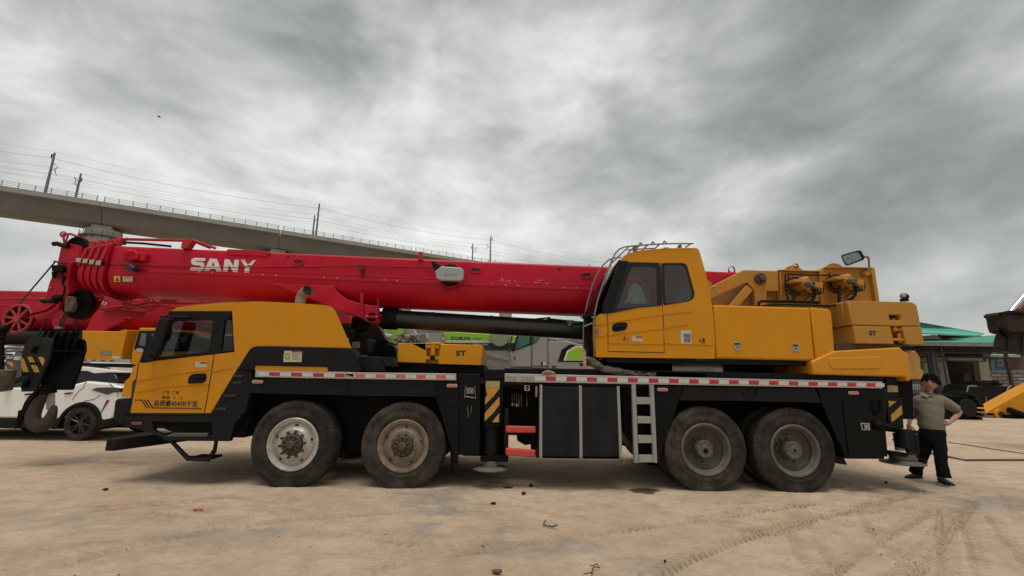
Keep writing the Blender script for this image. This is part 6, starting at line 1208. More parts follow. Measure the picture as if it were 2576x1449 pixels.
b = MB(); A_ = [W('O', RY, 800, 850), W('O', RY, 700, 1290), W('P', RY, 2450, 188)]; B_ = [W('P', RY+.5, 2600, 200), W('O', RY+.5, 870, 1449), W('O', RY+.5, 1005, 858)]; b.plate([A_[0], A_[1], A_[2], B_[0], B_[1], B_[2]], (-.3, .6, 0), .3); rp('side_body_corner', b, YEL, .01)
b = MB(); b.prism(XZ('P', RY, 2012, 14, 2252, 16, 2250, 102, 2000, 98), RY-.012, RY); rp('vent_plate', b, mat('dull_grey_plate', (.22, .19, .16), .6, var=.3, vs=20), .003, ob2); b = MB(); b.prism(XZ('P', RY, 2270, 118, 2415, 130, 2405, 176, 2268, 172), RY-.01, RY); rp('white_sticker', b, TAPEW, 0, ob2)
b = MB(); b.prism(XZ('P', RY-.05, 1640, 180, 2620, 190, 2620, 262, 1640, 240), RY-.05, RY+.02); rl2 = rp('deck_rail', b, ALU, .004); b = MB()
for xq in (1655, 1845, 2030, 2215): b.prism(XZ('P', RY-.05, xq, 188+(xq-1655)*.02, xq+90, 190+(xq-1655)*.02, xq+88, 222+(xq-1655)*.02, xq-2, 220+(xq-1655)*.02), RY-.055, RY-.05); rp('red_tape', b, TAPER, 0, rl2); b = MB()
# its cab
CYY = RY-.1
cabo = XZ('O', CYY, 1040, 815, 1080, 808, 1400, 812, 1900, 855, 2180, 870, 2240, 905, 2290, 970, 2520, 985, 2530, 1449+300, 860, 1449+100, 900, 1260, 1000, 930)
b = MB(); b.prism(cabo, CYY, CYY+2.2); cb2 = rp('cab', b, YEL, .03)
b = MB(); b.prism(rpoly(XZ('O', CYY, 1040, 870, 1400, 870, 1850, 905, 2150, 925, 2240, 1000, 2480, 1040, 2480, 1290, 1160, 1285, 935, 1245), .04), CYY-.012, CYY); rp('window_band', b, BLKM, .004, cb2)
b = MB(); b.prism(rpoly(XZ('O', CYY, 1095, 910, 1200, 920, 1165, 1180, 1040, 1165), .05), CYY-.016, CYY-.012); b.prism(XZ('O', CYY, 1300, 930, 1820, 960, 1840, 1240, 1280, 1230), CYY-.016, CYY-.012); rp('side_window', b, mat('grey_cab_glass', (.09, .095, .10), .15), 0, cb2)
text('AMERi-Cab', 'cab_lettering', WHT, cb2, (350+975/5.031, 1150+1213/5.031, 350+1190/5.031, 1150+1283/5.031), CYY-.018, .02, shear=.3, rot=-.12, k='X')
# left end: striped outrigger box and grey clutter
b = MB(); b.prism(XZ('P', RY-.2, 130, 115, 445, 120, 445, 520, 160, 640, 60, 560, 90, 300), RY-.2, RY+.6); sb2 = rp('outrigger_box', b, mat('slate_grey_paint', (.045, .047, .052), .5, dust=.2), .01)
b = MB()
for q in ((135, 235, 230, 235, 272, 275, 265, 350, 180, 290), (95, 310, 140, 350, 145, 440, 85, 420), (165, 385, 230, 430, 225, 510, 160, 470), (135, 560, 200, 600, 160, 610)): b.prism(XZ('P', RY-.2, *q), RY-.21, RY-.2)
rp('hazard_stripe', b, HAZY, 0, sb2)
b = MB(); b.prism(XZ('P', RY-.2, 290, 130, 445, 135, 445, 205, 285, 200), RY-.22, RY-.2); rp('white_tape', b, TAPEW, 0, sb2); b = MB(); b.prism(XZ('P', RY-.22, 395, 155, 440, 157, 440, 190, 392, 188), RY-.226, RY-.22); rp('red_tape', b, TAPER, 0, sb2)
text('20-9', 'box_lettering', WHT, sb2, (136/5.031, 1400+125/5.031, 242/5.031, 1400+182/5.031), RY-.212, .03, k='X')
b = MB(); g_ = lambda x, y, Y=RY-.1: W('N', Y, x, y)
b.tube([g_(60, 1240), g_(170, 1215), g_(420, 1215), g_(520, 1240)], .05, 8); b.tube([g_(60, 1290), g_(500, 1260)], .045, 8); b.prism(XZ('N', RY-.1, 270, 1380, 320, 1280, 400, 1265, 470, 1370), RY-.1, RY+.3); b.tube([g_(50, 1370), g_(450, 1380)], .03, 6); b.tube([g_(60, 1250), g_(60, 1400)], .05, 8); b.prism(XZ('N', RY, -100, 1320, 65, 1320, 60, 1449, -100, 1449), RY, RY+.3); rp('deck_gear', b, mat('grey_deck_gear', (.13, .13, .125), .55, dust=.4, vs=9), .004)

# ---- green and grey crane behind, in the middle
ZY = 12.0
gc2 = thing('truck_crane', 'crane with lime green boom and pale grey cab, seen under the black lift cylinder', 'crane', (0, ZY+1.2, 0), 'cranes parked behind the main crane')
gp = lambda n_, b, m, bev=0, par=None, **k: part(n_, b, m, par or gc2, bev, **k)
LIME = mat('lime_green_paint', (.22, .46, .015), .4, coat=.2, var=.06, dust=.1); GRYB = mat('warm_grey_paint', (.27, .255, .235), .5, var=.05, dust=.25, dustc=(.2, .17, .14)); 
b = MB(); b.prism(XZ('E', ZY+.5, -60, 1080, 100, 1078, 640, 1115, 900, 1130, 1500, 1165, 1500, 1240, 640, 1158, -60, 1160), ZY+.5, ZY+1.5); gb = gp('boom', b, LIME, .02)
b = MB(); b.prism(XZ('E', ZY+.45, -60, 1160, 640, 1160, 900, 1162, 900, 1178, -60, 1178), ZY+.45, ZY+.55); b.prism(XZ('E', ZY+.45, -60, 1181, 900, 1181, 900, 1187, -60, 1187), ZY+.45, ZY+.55); gp('boom_edge', b, mat('pale_trim', (.5, .5, .45), .5), 0, gb)
b = MB(); b.prism(XZ('E', ZY+.5, -60, 1187, 900, 1187, 900, 1260, 560, 1260, -60, 1255), ZY+.5, ZY+1.5); gp('boom_base', b, mat('charcoal_paint', (.025, .025, .027), .45), .01, gb)
text('ZOOMLION', 'boom_lettering', DKT, gb, (900+2268/2.5156, 900+1122/2.5156, 1800+206/2.5156, 900+1160/2.5156), ZY+.49, .03, k='X')
text('ZTC350V', 'boom_lettering', DKT, gb, (1800+228/2.5156, 900+1134/2.5156, 1800+315/2.5156, 900+1154/2.5156), ZY+.49, .02, shear=.1, k='X')
text('品质赢天下  产品如人', 'boom_lettering', WHT, gb, (1800+232/2.5156, 900+1193/2.5156, 1800+383/2.5156, 900+1212/2.5156), ZY+.49, .02, k='X')
b = MB(); c = W('E', ZY+.4, 500, 1125); b.cyl((c.x, ZY+.25, c.z), (c.x, ZY+.5, c.z), .42, n=24); b.prism(XZ('E', ZY+.3, 435, 1120, 470, 1120, 470, 1145, 435, 1145), ZY+.3, ZY+.5); gp('hose_reel', b, mat('green_grey_reel', (.20, .24, .14), .5), .03, gb)
cabz = XZ('M', ZY, 715, 1060, 740, 1048, 870, 700, 1480, 700, 1480, 1375, 720, 1345)
b = MB(); b.prism(cabz, ZY, ZY+1.1); cz = gp('cab', b, GRYB, .03)
b = MB(); b.prism(XZ('M', ZY, 735, 1050, 840, 715, 1145, 715, 1148, 890, 960, 960), ZY-.02, ZY+.0); b.prism(XZ('M', ZY, 1160, 700, 1320, 720, 1275, 800, 1230, 850, 1162, 885), ZY-.02, ZY); gp('window_frame', b, BLKM, .004, cz)
GG = mat('green_tinted_glass', (.015, .10, .065), .12, spec=.7, var=.2)
b = MB(); b.prism(XZ('M', ZY, 800, 1010, 875, 720, 1105, 730, 1100, 870, 960, 940), ZY-.03, ZY-.02); b.prism(XZ('M', ZY, 1175, 730, 1300, 740, 1250, 830, 1175, 865), ZY-.03, ZY-.02); gp('side_window', b, GG, 0, cz)
b = MB()
for q in (((1145, 700), (1142, 1340)), ((1475, 760), (1475, 1380)), ((715, 1345), (1140, 1345)), ((1145, 1335), (1470, 1335))): b.tube([W('M', ZY-.01, *c) for c in q], .018, 5)
b.tube([W('M', ZY-.4, 745, 720), W('M', ZY-.4, 690, 1000), W('M', ZY-.4, 680, 1060)], .03, 6); b.prism(XZ('M', ZY, 785, 1140, 812, 1140, 810, 1195, 795, 1205, 785, 1190), ZY-.02, ZY); b.prism(XZ('M', ZY, 1325, 1250, 1370, 1250, 1368, 1308, 1325, 1308), ZY-.02, ZY); gp('door_lines', b, DKT, 0, cz)
b = MB(); b.prism(XZ('M', ZY, 1372, 1256, 1410, 1258, 1408, 1305, 1370, 1302), ZY-.02, ZY); gp('white_plate', b, WHT, 0, cz)
b = MB(); b.prism(XZ('M', ZY-.1, 1480, 835, 1820, 820, 2170, 900, 2400, 900, 2400, 1400, 1480, 1378), ZY-.1, ZY+1); eb = gp('engine_cover', b, GRYB, .03)
b = MB(); b.prism(XZ('M', ZY-.1, 1905, 895, 2020, 900, 1850, 1020, 1780, 1215, 2040, 1218, 2400, 1225, 2400, 1248, 1665, 1242, 1745, 1000), ZY-.12, ZY-.1); gp('dark_swoosh', b, BLKM, .003, eb)
b = MB(); b.prism(XZ('M', ZY-.1, 2035, 930, 2400, 955, 2400, 975, 2035, 955, 1878, 1038, 1815, 1202, 2400, 1210, 2400, 1222, 1780, 1218, 1850, 1025), ZY-.14, ZY-.12); gp('white_outline', b, WHT, 0, eb)
b = MB(); b.prism(XZ('M', ZY-.1, 2035, 953, 2400, 975, 2400, 1212, 1815, 1203, 1878, 1038), ZY-.15, ZY-.1); gp('green_panel', b, LIME, 0, eb)
b = MB(); b.prism(XZ('M', ZY-.1, 1545, 1325, 1640, 1325, 1640, 1340, 1570, 1340, 1570, 1365, 1650, 1365, 1650, 1379, 1545, 1376), ZY-.13, ZY-.1); gp('black_bracket', b, DKT, 0, eb)
b = MB(); b.prism(XZ('M', ZY+.3, 1480, 780, 2400, 800, 2400, 900, 1820, 830, 1480, 840), ZY+.3, ZY+.8); b.tube([W('M', ZY, 1560, 790), W('M', ZY, 1650, 810), W('M', ZY, 1780, 800)], .06, 6); b.cyl(W('M', ZY, 1955, 840), W('M', ZY+.3, 1955, 840), .11, n=14); b.tube([W('M', ZY, 1830, 830), W('M', ZY, 1950, 880), W('M', ZY, 2060, 930), W('M', ZY, 2180, 940)], .06, 8); gp('grey_machinery', b, mat('mid_grey_metal', (.19, .185, .18), .5, dust=.3))
b = MB(); b.plate([W('M', ZY-.5, 0, 1000), W('M', ZY-.5, 700, 1160), W('M', ZY-.5, 695, 1225), W('M', ZY-.5, 0, 1080)], (0, 1, 0), .1); b.plate([W('M', ZY-.45, 0, 1085), W('M', ZY-.45, 695, 1228), W('M', ZY-.45, 692, 1280), W('M', ZY-.45, 0, 1120)], (0, 1, 0), .3); gp('sloping_beam', b, mat('mid_grey_metal', (.19, .185, .18)), .01)
b = MB(); b.tube([W('M', ZY-.6, 148, 1185), W('M', ZY-.6, 385, 1320), W('M', ZY-.6, 412, 1350)], .03, 6); gp('thin_rod', b, STL)
b = MB(); b.box(-7.5, 7.5, ZY+.2, ZY+2.6, .6, 1.72); gp('chassis', b, BLKD)
for x in (-6.5, -5.0, 3.6, 5.0): spare_wheel(gc2, x, ZY, .55)
b = MB(); b.prism(XZ('Q', ZY, 1180, 800, 1350, 795, 1800, 765, 1800, 1000, 1180, 1000), ZY, ZY+1); gp('grey_body', b, mat('mid_grey_metal', (.19, .185, .18)), .02)
b = MB(); rr_ = random.Random(9)
for i in range(26): x = 1230+rr_.random()*470; y = 820+rr_.random()*140; b.tube([W('Q', ZY-.1-rr_.random()*.3, x, y), W('Q', ZY-.2, x+rr_.uniform(-70, 70), y+rr_.uniform(-40, 40)), W('Q', ZY-.1, x+rr_.uniform(-90, 90), y+rr_.uniform(-40, 50))], rr_.uniform(.03, .09), 7)
gp('dusty_engine', b, mat('dusty_engine_parts', (.16, .15, .135), .7, var=.5, vs=4, dust=.6, dustc=(.26, .24, .2)), sharp=25)
b = MB(); b.prism(XZ('Q', ZY-.4, 1815, 770, 2110, 778, 2110, 980, 1815, 980), ZY-.4, ZY+.4); bg_ = gp('grey_box', b, GRYB, .01); b = MB()
for xq in (1795, 2112): b.prism(XZ('Q', ZY-.45, xq, 768, xq+28, 770, xq+28, 980, xq, 980), ZY-.46, ZY-.4)
gp('white_tape', b, TAPEW, 0, bg_)
for xq, yq in ((1795, 880), (2112, 790-8), (2112, 900)): b = MB(); b.prism(XZ('Q', ZY-.46, xq, yq, xq+28, yq, xq+28, yq+60, xq, yq+60), ZY-.466, ZY-.46); gp('red_tape', b, TAPER, 0, bg_)
b = MB(); c = W('Q', ZY+1, 1140, 740); b.cyl((c.x, ZY+1, c.z-.4), (c.x, ZY+1, c.z+.7), .42, n=24); gp('green_tank', b, LIME, .03)
b = MB(); b.prism(XZ('Q', ZY+1.5, 940, 640, 1060, 640, 1060, 900, 940, 900), ZY+1.5, ZY+2); b.prism(XZ('Q', ZY+1.5, 1230, 660, 1500, 660, 1600, 800, 1200, 800), ZY+1.5, ZY+2); b.tube([W('Q', ZY, 930, 820), W('Q', ZY, 1090, 850)], .12, 10); gp('pale_machinery', b, mat('pale_grey_metal', (.33, .32, .3), .6, var=.2), .02)
b = MB(); b.prism(XZ('Q', ZY-.9, 1180, 1385, 1770, 1385, 1770, 1440, 1180, 1440), ZY-.9, ZY+.1); gr = gp('rear_rail', b, TAPEW, .01)
for i in range(4): b = MB(); b.prism(XZ('Q', ZY-.9, 1200+185*i-10, 1408, 1275+185*i, 1408, 1275+185*i, 1438, 1190+185*i, 1438), ZY-.91, ZY-.9); gp('red_tape', b, TAPER, 0, gr)

# ================================================================== railway viaduct on the left
vp_h = ray('U', 3250/.62891*.62891, 980); 
def U_(x, y): return fwd*FPX + rgt*(x-1288) - upv*(y-724.5)
vd = U_(3250, 980); vd = Vector((vd.x, vd.y, 0)).normalized(); vn = Vector((-vd.y, vd.x, 0))
if vn.y < 0: vn = -vn
o0 = CAM+U_(253, 508)*(89.6/FPX); V0 = Vector((o0.x, o0.y, 0)); ZV = o0.z
def vp(s, n, z): q = V0+vd*s+vn*n; return (q.x, q.y, z)
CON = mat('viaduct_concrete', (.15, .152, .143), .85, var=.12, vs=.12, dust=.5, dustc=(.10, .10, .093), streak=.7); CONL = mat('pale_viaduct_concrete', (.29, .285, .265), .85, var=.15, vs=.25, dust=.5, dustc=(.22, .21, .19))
via = thing('railway_viaduct', 'tall grey concrete railway viaduct on round piers running behind the cranes', 'viaduct', tuple(V0))
vpt = lambda n_, b, m, bev=0, par=None, **k: part(n_, b, m, par or via, bev, **k)
SP = 32.7
sec = [(1.6, -1.15), (2.9, -3.7), (3.6, -3.95), (8.4, -3.95), (9.1, -3.7), (10.4, -1.15), (12, -.75), (12, -.05), (0, -.05), (0, -.75)]
for k_ in range(-2, 9):
    s0_, s1_ = k_*SP+.05, (k_+1)*SP-.05; n_ = len(sec)
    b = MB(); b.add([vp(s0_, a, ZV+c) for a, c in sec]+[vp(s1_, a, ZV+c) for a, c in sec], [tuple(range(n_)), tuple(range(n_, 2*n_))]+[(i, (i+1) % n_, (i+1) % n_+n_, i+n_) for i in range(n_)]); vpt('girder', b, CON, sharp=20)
    b = MB(); b.add([vp(s, n2, ZV+z) for s in (k_*SP-.06, k_*SP+.06) for n2 in (2.9, 9) for z in (-3.6, -.8)], [(0, 1, 3, 2), (4, 5, 7, 6), (0, 1, 5, 4), (2, 3, 7, 6), (1, 3, 7, 5), (0, 2, 6, 4)]); vpt('expansion_joint', b, DKT)
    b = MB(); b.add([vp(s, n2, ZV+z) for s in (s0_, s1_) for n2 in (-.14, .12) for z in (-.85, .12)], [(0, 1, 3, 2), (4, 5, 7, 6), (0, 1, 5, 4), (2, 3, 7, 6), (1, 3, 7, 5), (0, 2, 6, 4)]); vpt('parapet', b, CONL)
    b = MB()
    for i in range(15): s = s0_+.5+i*(SP-1.2)/14; b.tube([vp(s, .0, ZV+.1), vp(s, .0, ZV+1.25)], .075, 5)
    for z in (.45, .8, 1.15): b.tube([vp(s0_+.3, 0, ZV+z), vp(s1_-.3, 0, ZV+z)], .04, 5)
    vpt('railing', b, mat('railing_grey', (.22, .22, .215), .6))
    if -1 <= k_ <= 8:
        b = MB(); c0 = Vector(vp(k_*SP, 6, 0))
        b.cyl((c0.x, c0.y, -1), (c0.x, c0.y, ZV-8.2), 2.0, 2.0, 28); b.cyl((c0.x, c0.y, ZV-8.2), (c0.x, c0.y, ZV-5.9), 2.0, 3.1, 28); b.cyl((c0.x, c0.y, ZV-5.9), (c0.x, c0.y, ZV-4.6), 3.1, 3.0, 28)
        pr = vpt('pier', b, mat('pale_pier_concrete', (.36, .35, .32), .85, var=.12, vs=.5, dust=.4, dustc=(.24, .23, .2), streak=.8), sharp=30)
        b = MB(); b.add([tuple(Vector(vp(k_*SP+a_, 6+n2, z))) for a_ in (-1.6, 1.6) for n2 in (-2.6, 2.6) for z in (ZV-4.7, ZV-3.97)], [(0, 1, 3, 2), (4, 5, 7, 6), (0, 1, 5, 4), (2, 3, 7, 6), (1, 3, 7, 5), (0, 2, 6, 4)]); vpt('bearing_block', b, CONL, 0, pr)
        b = MB(); b.lathe((0, 0, 0), [(3.05, -.1), (3.9, -.1), (3.9, .1), (3.05, .1)], 28); b.v = [(x+c0.x, z+c0.y, y+ZV-6.3) for x, y, z in b.v]
        for i in range(14): a = 2*math.pi*i/14; b.tube([(c0.x+math.cos(a)*3.8, c0.y+math.sin(a)*3.8, ZV-6.3), (c0.x+math.cos(a)*3.8, c0.y+math.sin(a)*3.8, ZV-5.1)], .06, 4); b.hexa([(c0.x+math.cos(a+d_)*r_, c0.y+math.sin(a+d_)*r_, ZV+z) for z in (-6.7, -6.42) for r_, d_ in ((3.05, -.03), (3.8, -.03), (3.8, .03), (3.05, .03))])
        vpt('service_platform', b, mat('platform_grey', (.07, .08, .09), .6), 0, pr)
# catenary masts
MST = mat('galvanised_mast', (.16, .17, .185), .5, .3, var=.1)
def mast(s, n, label, sgn):
    x, y, z = vp(s, n, ZV); r_ = thing('catenary_mast', label, 'mast', (x, y, z), 'catenary masts along the viaduct')
    q = lambda dn, dz, ds=0: (x+vn.x*dn*sgn+vd.x*ds, y+vn.y*dn*sgn+vd.y*ds, z+dz)
    b = MB(); b.tube([q(0, 0), q(0, 8.9)], [.26, .17], 10); part('pole', b, MST, r_)
    b = MB(); b.tube([q(0, 5.2), q(2.9, 6.9)], .06, 6); b.tube([q(0, 6.9), q(2.9, 6.9)], .05, 6); b.tube([q(1.2, 5.9), q(3.1, 5.3)], .05, 6); b.tube([q(2.0, 6.3), q(2.2, 5.6), q(3.0, 5.3)], .04, 6); part('cantilever', b, MST, r_)
    b = MB(); b.tube([q(0, 7.9), q(-1.0, 8.2)], .05, 6); b.cyl(q(-1.0, 8.2), q(-1.0, 7.3), .10, n=6); part('insulator', b, BLKM, r_)
nm_ = ['first', 'second', 'third', 'fourth', 'fifth']
desc = {0: 'tallest', 1: 'second nearest', 2: 'third nearest', 3: 'far'}
for i in range(-1, 4):
    s = (-.26+1.5*i)*SP
    if i == -1 or i > 3: continue
    mast(s, 1.0, ['largest catenary mast, standing on the viaduct left of the pier above the boom head', 'catenary mast on the near edge of the viaduct above the white boom lettering', 'catenary mast on the near edge of the viaduct above the grey cable reel', 'small catenary mast just left of the operator cab roof'][i], 1)
    mast(s+[1.5, .0, -1.5, -2][i]*1.0+2.2*0, 10.8, ['second largest catenary mast, on the viaduct just right of the largest mast', 'shorter catenary mast close beside the mast above the white boom lettering', 'smaller catenary mast left of the one above the grey cable reel', 'tiny far edge catenary mast beside the cab guard rail'][i], -1)
def wire(label, n, dz, sag, r=.03, q_=.55, s0_=-3.26, s1_=7.3):
    b = MB(); pts = []; k0 = -2
    for i in range(-2, 5):
        for j in range(7): t = j/7; pts.append(vp((-.26+1.5*(i+t))*SP, n, ZV+dz-sag*4*t*(1-t)))
    b.tube(pts, r*q_, 4); o = part('overhead_wire', b, mat('dark_wire', (.05, .05, .055), .6), loc=pts[0]); tag(o, label, 'wire', 'overhead wires of the railway')
wire('topmost thin overhead wire, running past the tips of the masts', 1.2, 9.2, .8, .022)
wire('dark feeder wire hung on the near masts, second from the top', 0, 7.3, 1.1, .045)
wire('messenger wire above the near track', 4.0, 6.9, 1.2, .03)
wire('contact wire above the near track', 4.0, 5.3, .15, .028)
wire('messenger wire above the far track', 8.0, 6.9, 1.2, .03)
wire('contact wire above the far track, lowest of the overhead wires', 8.0, 5.3, .15, .028)
wire('feeder wire hung on the far masts', 11.8, 7.3, 1.1, .03)
# ================================================================== right-hand background
def wavemat(name, col, scale, dust=.2, dustc=(.3, .3, .28), ax='X', s=.6):
    m = mat(name, col, .5, dust=dust, dustc=dustc, vs=.6, var=.12); t = m.node_tree; b = t.nodes['Principled BSDF']
    w = t.nodes.new('ShaderNodeTexWave'); w.inputs['Scale'].default_value = scale; w.bands_direction = ax; c = t.nodes.new('ShaderNodeTexCoord'); t.links.new(c.outputs['Object'], w.inputs['Vector'])
    bp = t.nodes.new('ShaderNodeBump'); bp.inputs['Strength'].default_value = s; bp.inputs['Distance'].default_value = .05; t.links.new(w.outputs['Fac'], bp.inputs['Height']); t.links.new(bp.outputs[0], b.inputs['Normal']); return m
GRN = wavemat('green_corrugated_roof', (.035, .25, .17), 1.6, .3, (.12, .33, .26)); TEAL = wavemat('pale_teal_roof', (.22, .48, .40), 1.2)
WALLG = mat('stained_plaster', (.34, .31, .26), .9, var=.2, vs=.8, dust=.7, dustc=(.13, .115, .10), streak=.6)
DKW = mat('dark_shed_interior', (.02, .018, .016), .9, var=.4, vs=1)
def slab(pts, th=.08): b = MB(); b.plate(pts, (0, 0, 1), -th); return b
R_ = lambda Y, x, y: W('R', Y, x, y)
far = thing('factory_shed', 'large shed with pale teal green corrugated roof standing behind the counterweight', 'shed', (40, 36, 0))
b = slab([R_(34, 480, 425), R_(34, -3500, 430), R_(42, -3500, 120), R_(42, 440, 205), R_(42, 1740, 430), R_(34, 1600, 478)], .12); part('roof', b, wavemat('green_roof_sheets', (.06, .34, .25), 1.2, .4, (.16, .42, .34)), far)
b = MB(); q0, q1 = R_(35, -3300, 420), R_(35, 1640, 480); b.box(q0.x, q1.x, 35.2, 41, 0, q1.z-.2); part('wall', b, mat('grey_shed_wall', (.16, .16, .15), .9, var=.3, vs=.3, dust=.4), far)
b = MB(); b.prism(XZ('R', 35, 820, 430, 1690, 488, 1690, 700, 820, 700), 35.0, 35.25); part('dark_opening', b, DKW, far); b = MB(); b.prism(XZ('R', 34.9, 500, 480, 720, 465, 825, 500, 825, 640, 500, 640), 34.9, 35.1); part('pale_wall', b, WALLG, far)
mid = thing('factory_shed', 'long low hall with faded turquoise roof glimpsed between the lift cylinder and the yellow cab', 'shed', (25, 48, 0))
b = MB(); c = [W('M', 46, 700, 430), W('M', 46, 1300, 380), W('M', 52, 1350, 376), W('M', 52, 3800, 380), W('M', 46, 3800, 520)]; b.plate([W('M', 46, 1180, 400), W('M', 52, 1350, 378), W('M', 52, 3600, 378), W('M', 46, 3600, 520), W('M', 46, 1180, 500)], (0, 0, 1), -.15); part('roof', b, TEAL, mid)
b = MB(); q0, q1 = W('M', 47, -3500, 480), W('M', 47, 5200, 480); b.box(q0.x, q1.x, 47, 60, 0, W('M', 46, 1180, 500).z-.1); part('wall', b, mat('grey_far_wall', (.15, .15, .145), .9, var=.3, vs=.2), mid)
can = thing('canopy_shed', 'open workshop shed with bright green eaves, rusty trusses and dark interior behind the standing man', 'shed', (26, 20, 0))
e0, e1 = R_(20, -900, 600), R_(20, 2700, 640)
b = slab([R_(20, -900, 600), R_(20, 500, 607), R_(20, 1935, 627), R_(20, 2700, 640), R_(27, 2700, 460), R_(27, 2000, 472), R_(27, 1080, 538), R_(27, 850, 578), R_(27, -900, 600)], .07); part('roof', b, GRN, can)
b = MB(); b.prism([(e0.x, e0.z-.03), (e1.x, e1.z-.03), (e1.x, e1.z-.22), (e0.x, e0.z-.22)], 19.9, 20.0); part('fascia', b, mat('grey_fascia', (.17, .165, .155), .8, var=.3, vs=.7), can)
b = MB()
for i in range(9):
    Y = 20.3+i*.8; za = R_(Y, 600, 670+i*2).z; b.box(e0.x, e1.x, Y, Y+.10, za-.10, za)
    for j in range(14): xx = e0.x+(e1.x-e0.x)*j/14+i*.3; b.tube([(xx, Y, za-.05), (xx+1.3, Y, za-.42), (xx+2.6, Y, za-.05)], .025, 4)
    b.box(e0.x, e1.x, Y, Y+.06, za-.5, za-.43); b.box(e0.x, e1.x, Y+.3, Y+.36, za-.75, za-.70)
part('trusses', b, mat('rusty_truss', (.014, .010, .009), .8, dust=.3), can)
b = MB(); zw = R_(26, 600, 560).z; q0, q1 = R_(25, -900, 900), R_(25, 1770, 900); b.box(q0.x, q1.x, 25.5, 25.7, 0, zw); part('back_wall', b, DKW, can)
b = MB(); b.prism(XZ('R', 24, -900, 830, 920, 850, 1060, 1500, 1060, 1820, -900, 1820), 24, 24.4); w_ = part('left_wall', b, WALLG, can, .02)
b = MB(); b.prism(XZ('R', 24, 930, 905, 1590, 915, 1590, 998, 975, 992), 23.9, 24.3); part('lintel', b, WALLG, can, .02)
b = MB(); b.prism(XZ('R', 24, 1590, 960, 1780, 895, 1900, 1500, 1940, 1810, 1740, 1810, 1640, 1300), 23.9, 24.3); part('gate_pillar', b, mat('cream_pillar', (.42, .385, .30), .9, var=.2, vs=1, dust=.5, dustc=(.24, .2, .15)), can, .02)
b = MB(); b.prism(XZ('R', 24.2, 1560, 830, 1760, 830, 1750, 920, 1650, 1010), 23.8, 24.2); part('concrete_corner', b, mat('dark_plaster', (.12, .11, .10), .9), can)
b = MB(); b.prism(XZ('R', 24.5, 1330, 1260, 1560, 1270, 1650, 1500, 1650, 1700, 1380, 1700), 24.5, 24.7); part('grey_shutter', b, mat('dusty_shutter', (.09, .085, .075), .9, var=.3), can)
b = MB(); b.prism(XZ('R', 23.8, 490, 1050, 570, 1040, 600, 1500, 520, 1500), 23.8, 24); part('pale_door', b, mat('pale_green_door', (.30, .36, .30), .7, var=.2), can)
b = MB(); b.prism(XZ('J', 22, 1225, 370, 1345, 370, 1370, 440, 1240, 445), 22, 23); part('rusty_drum', b, mat('rusty_orange_sheet', (.28, .12, .045), .8, var=.3, vs=2), can)
b = MB(); b.prism(XZ('R', 21, 720, 1135, 795, 1138, 790, 1180, 718, 1175), 21, 21.3); part('junction_box', b, DKT, can)
def post(name, label, k, Y, x0, y0, x1, y1, r, m, group='posts of the workshop canopy'):
    a = W(k, Y, x0, y0); b = MB(); b.box(a.x-r, a.x+r, Y-r, Y+r, 0, a.z); o = part(name, b, m, loc=(a.x, Y, 0)); return tag(o, label, 'post', group)
BPST = mat('blue_grey_post', (.05, .06, .085), .6, var=.2, dust=.3)
post('steel_post', 'dark slender canopy post next to the rusty drum, left one of a pair', 'R', 20.5, 545, 700, 0, 0, .065, mat('dark_purple_post', (.02, .017, .025), .6)); post('steel_post', 'blue grey canopy post next to the rusty drum, right one of a pair', 'R', 20.5, 625, 700, 0, 0, .08, BPST)
post('steel_post', 'dark red steel post standing beneath the raised excavator bucket', 'R', 19.0, 2195, 860, 0, 0, .07, mat('dark_red_post', (.035, .02, .022), .7))
for lab, x_, y_ in (('thin dark hanging pipe left of the workshop doorway', 730, 840), ('thin pale hanging pipe beside the junction box in front of the workshop', 835, 640)): post('thin_pipe', lab, 'R', 20.2, x_, y_, 0, 0, .035, mat('dark_pipe', (.05, .04, .04), .7), 'pipes in front of the workshop')
def cable(label, pts, r=.035):
    b = MB(); b.tube(pts, r, 5); o = part('power_cable', b, MATS['dark_wire'], loc=tuple(pts[0])); tag(o, label, 'cable', 'cables strung across the workshop')
cable('grey cable sagging across the workshop doorway', [R_(20.8, 470, 1030), R_(20.8, 950, 1000), R_(20.8, 1250, 1005), R_(20.8, 1500, 1025), R_(20.8, 1800, 1010)]); cable('upper dark cable rising from the yellow counterweight to the canopy', [R_(20.8, 410, 955), R_(20.8, 700, 870), R_(20.8, 900, 850)])
# blue site hut, brick wall, tree
hut = thing('site_hut', 'small blue hut with white barred window and pale green roof above the brick wall', 'hut', tuple(R_(27, 1980, 1300)))
b = MB(); b.prism(XZ('R', 27, 1800, 935, 2150, 930, 2175, 1190, 1870, 1210), 27, 29); part('wall', b, mat('blue_hut_paint', (.035, .13, .27), .6, var=.3, vs=2, dust=.3), hut)
b = MB(); b.prism(XZ('R', 27, 2000, 985, 2112, 985, 2128, 1100, 2012, 1105), 26.95, 27, [XZ('R', 27, 2010, 995, 2054, 995, 2062, 1092, 2020, 1094), XZ('R', 27, 2062, 995, 2104, 995, 2116, 1090, 2070, 1092)]); wf_ = part('window', b, WHT, hut); b = MB(); b.prism(XZ('R', 27, 1865, 985, 1945, 985, 1965, 1180, 1885, 1185), 26.95, 27); part('door', b, mat('pale_blue_door', (.22, .3, .33), .6, var=.3, vs=4), hut)
b = slab([R_(25, 1760, 895), R_(25, 2500, 902), R_(30, 2500, 868), R_(30, 1760, 850)], .1); part('roof', b, mat('pale_green_sheet', (.38, .48, .36), .7, var=.15), hut); b = MB(); b.prism(XZ('R', 28.5, 2150, 905, 2700, 905, 2700, 1200, 2170, 1195), 28.5, 30); part('red_brown_wall', b, mat('red_brown_wall', (.09, .055, .05), .9, var=.3), hut)
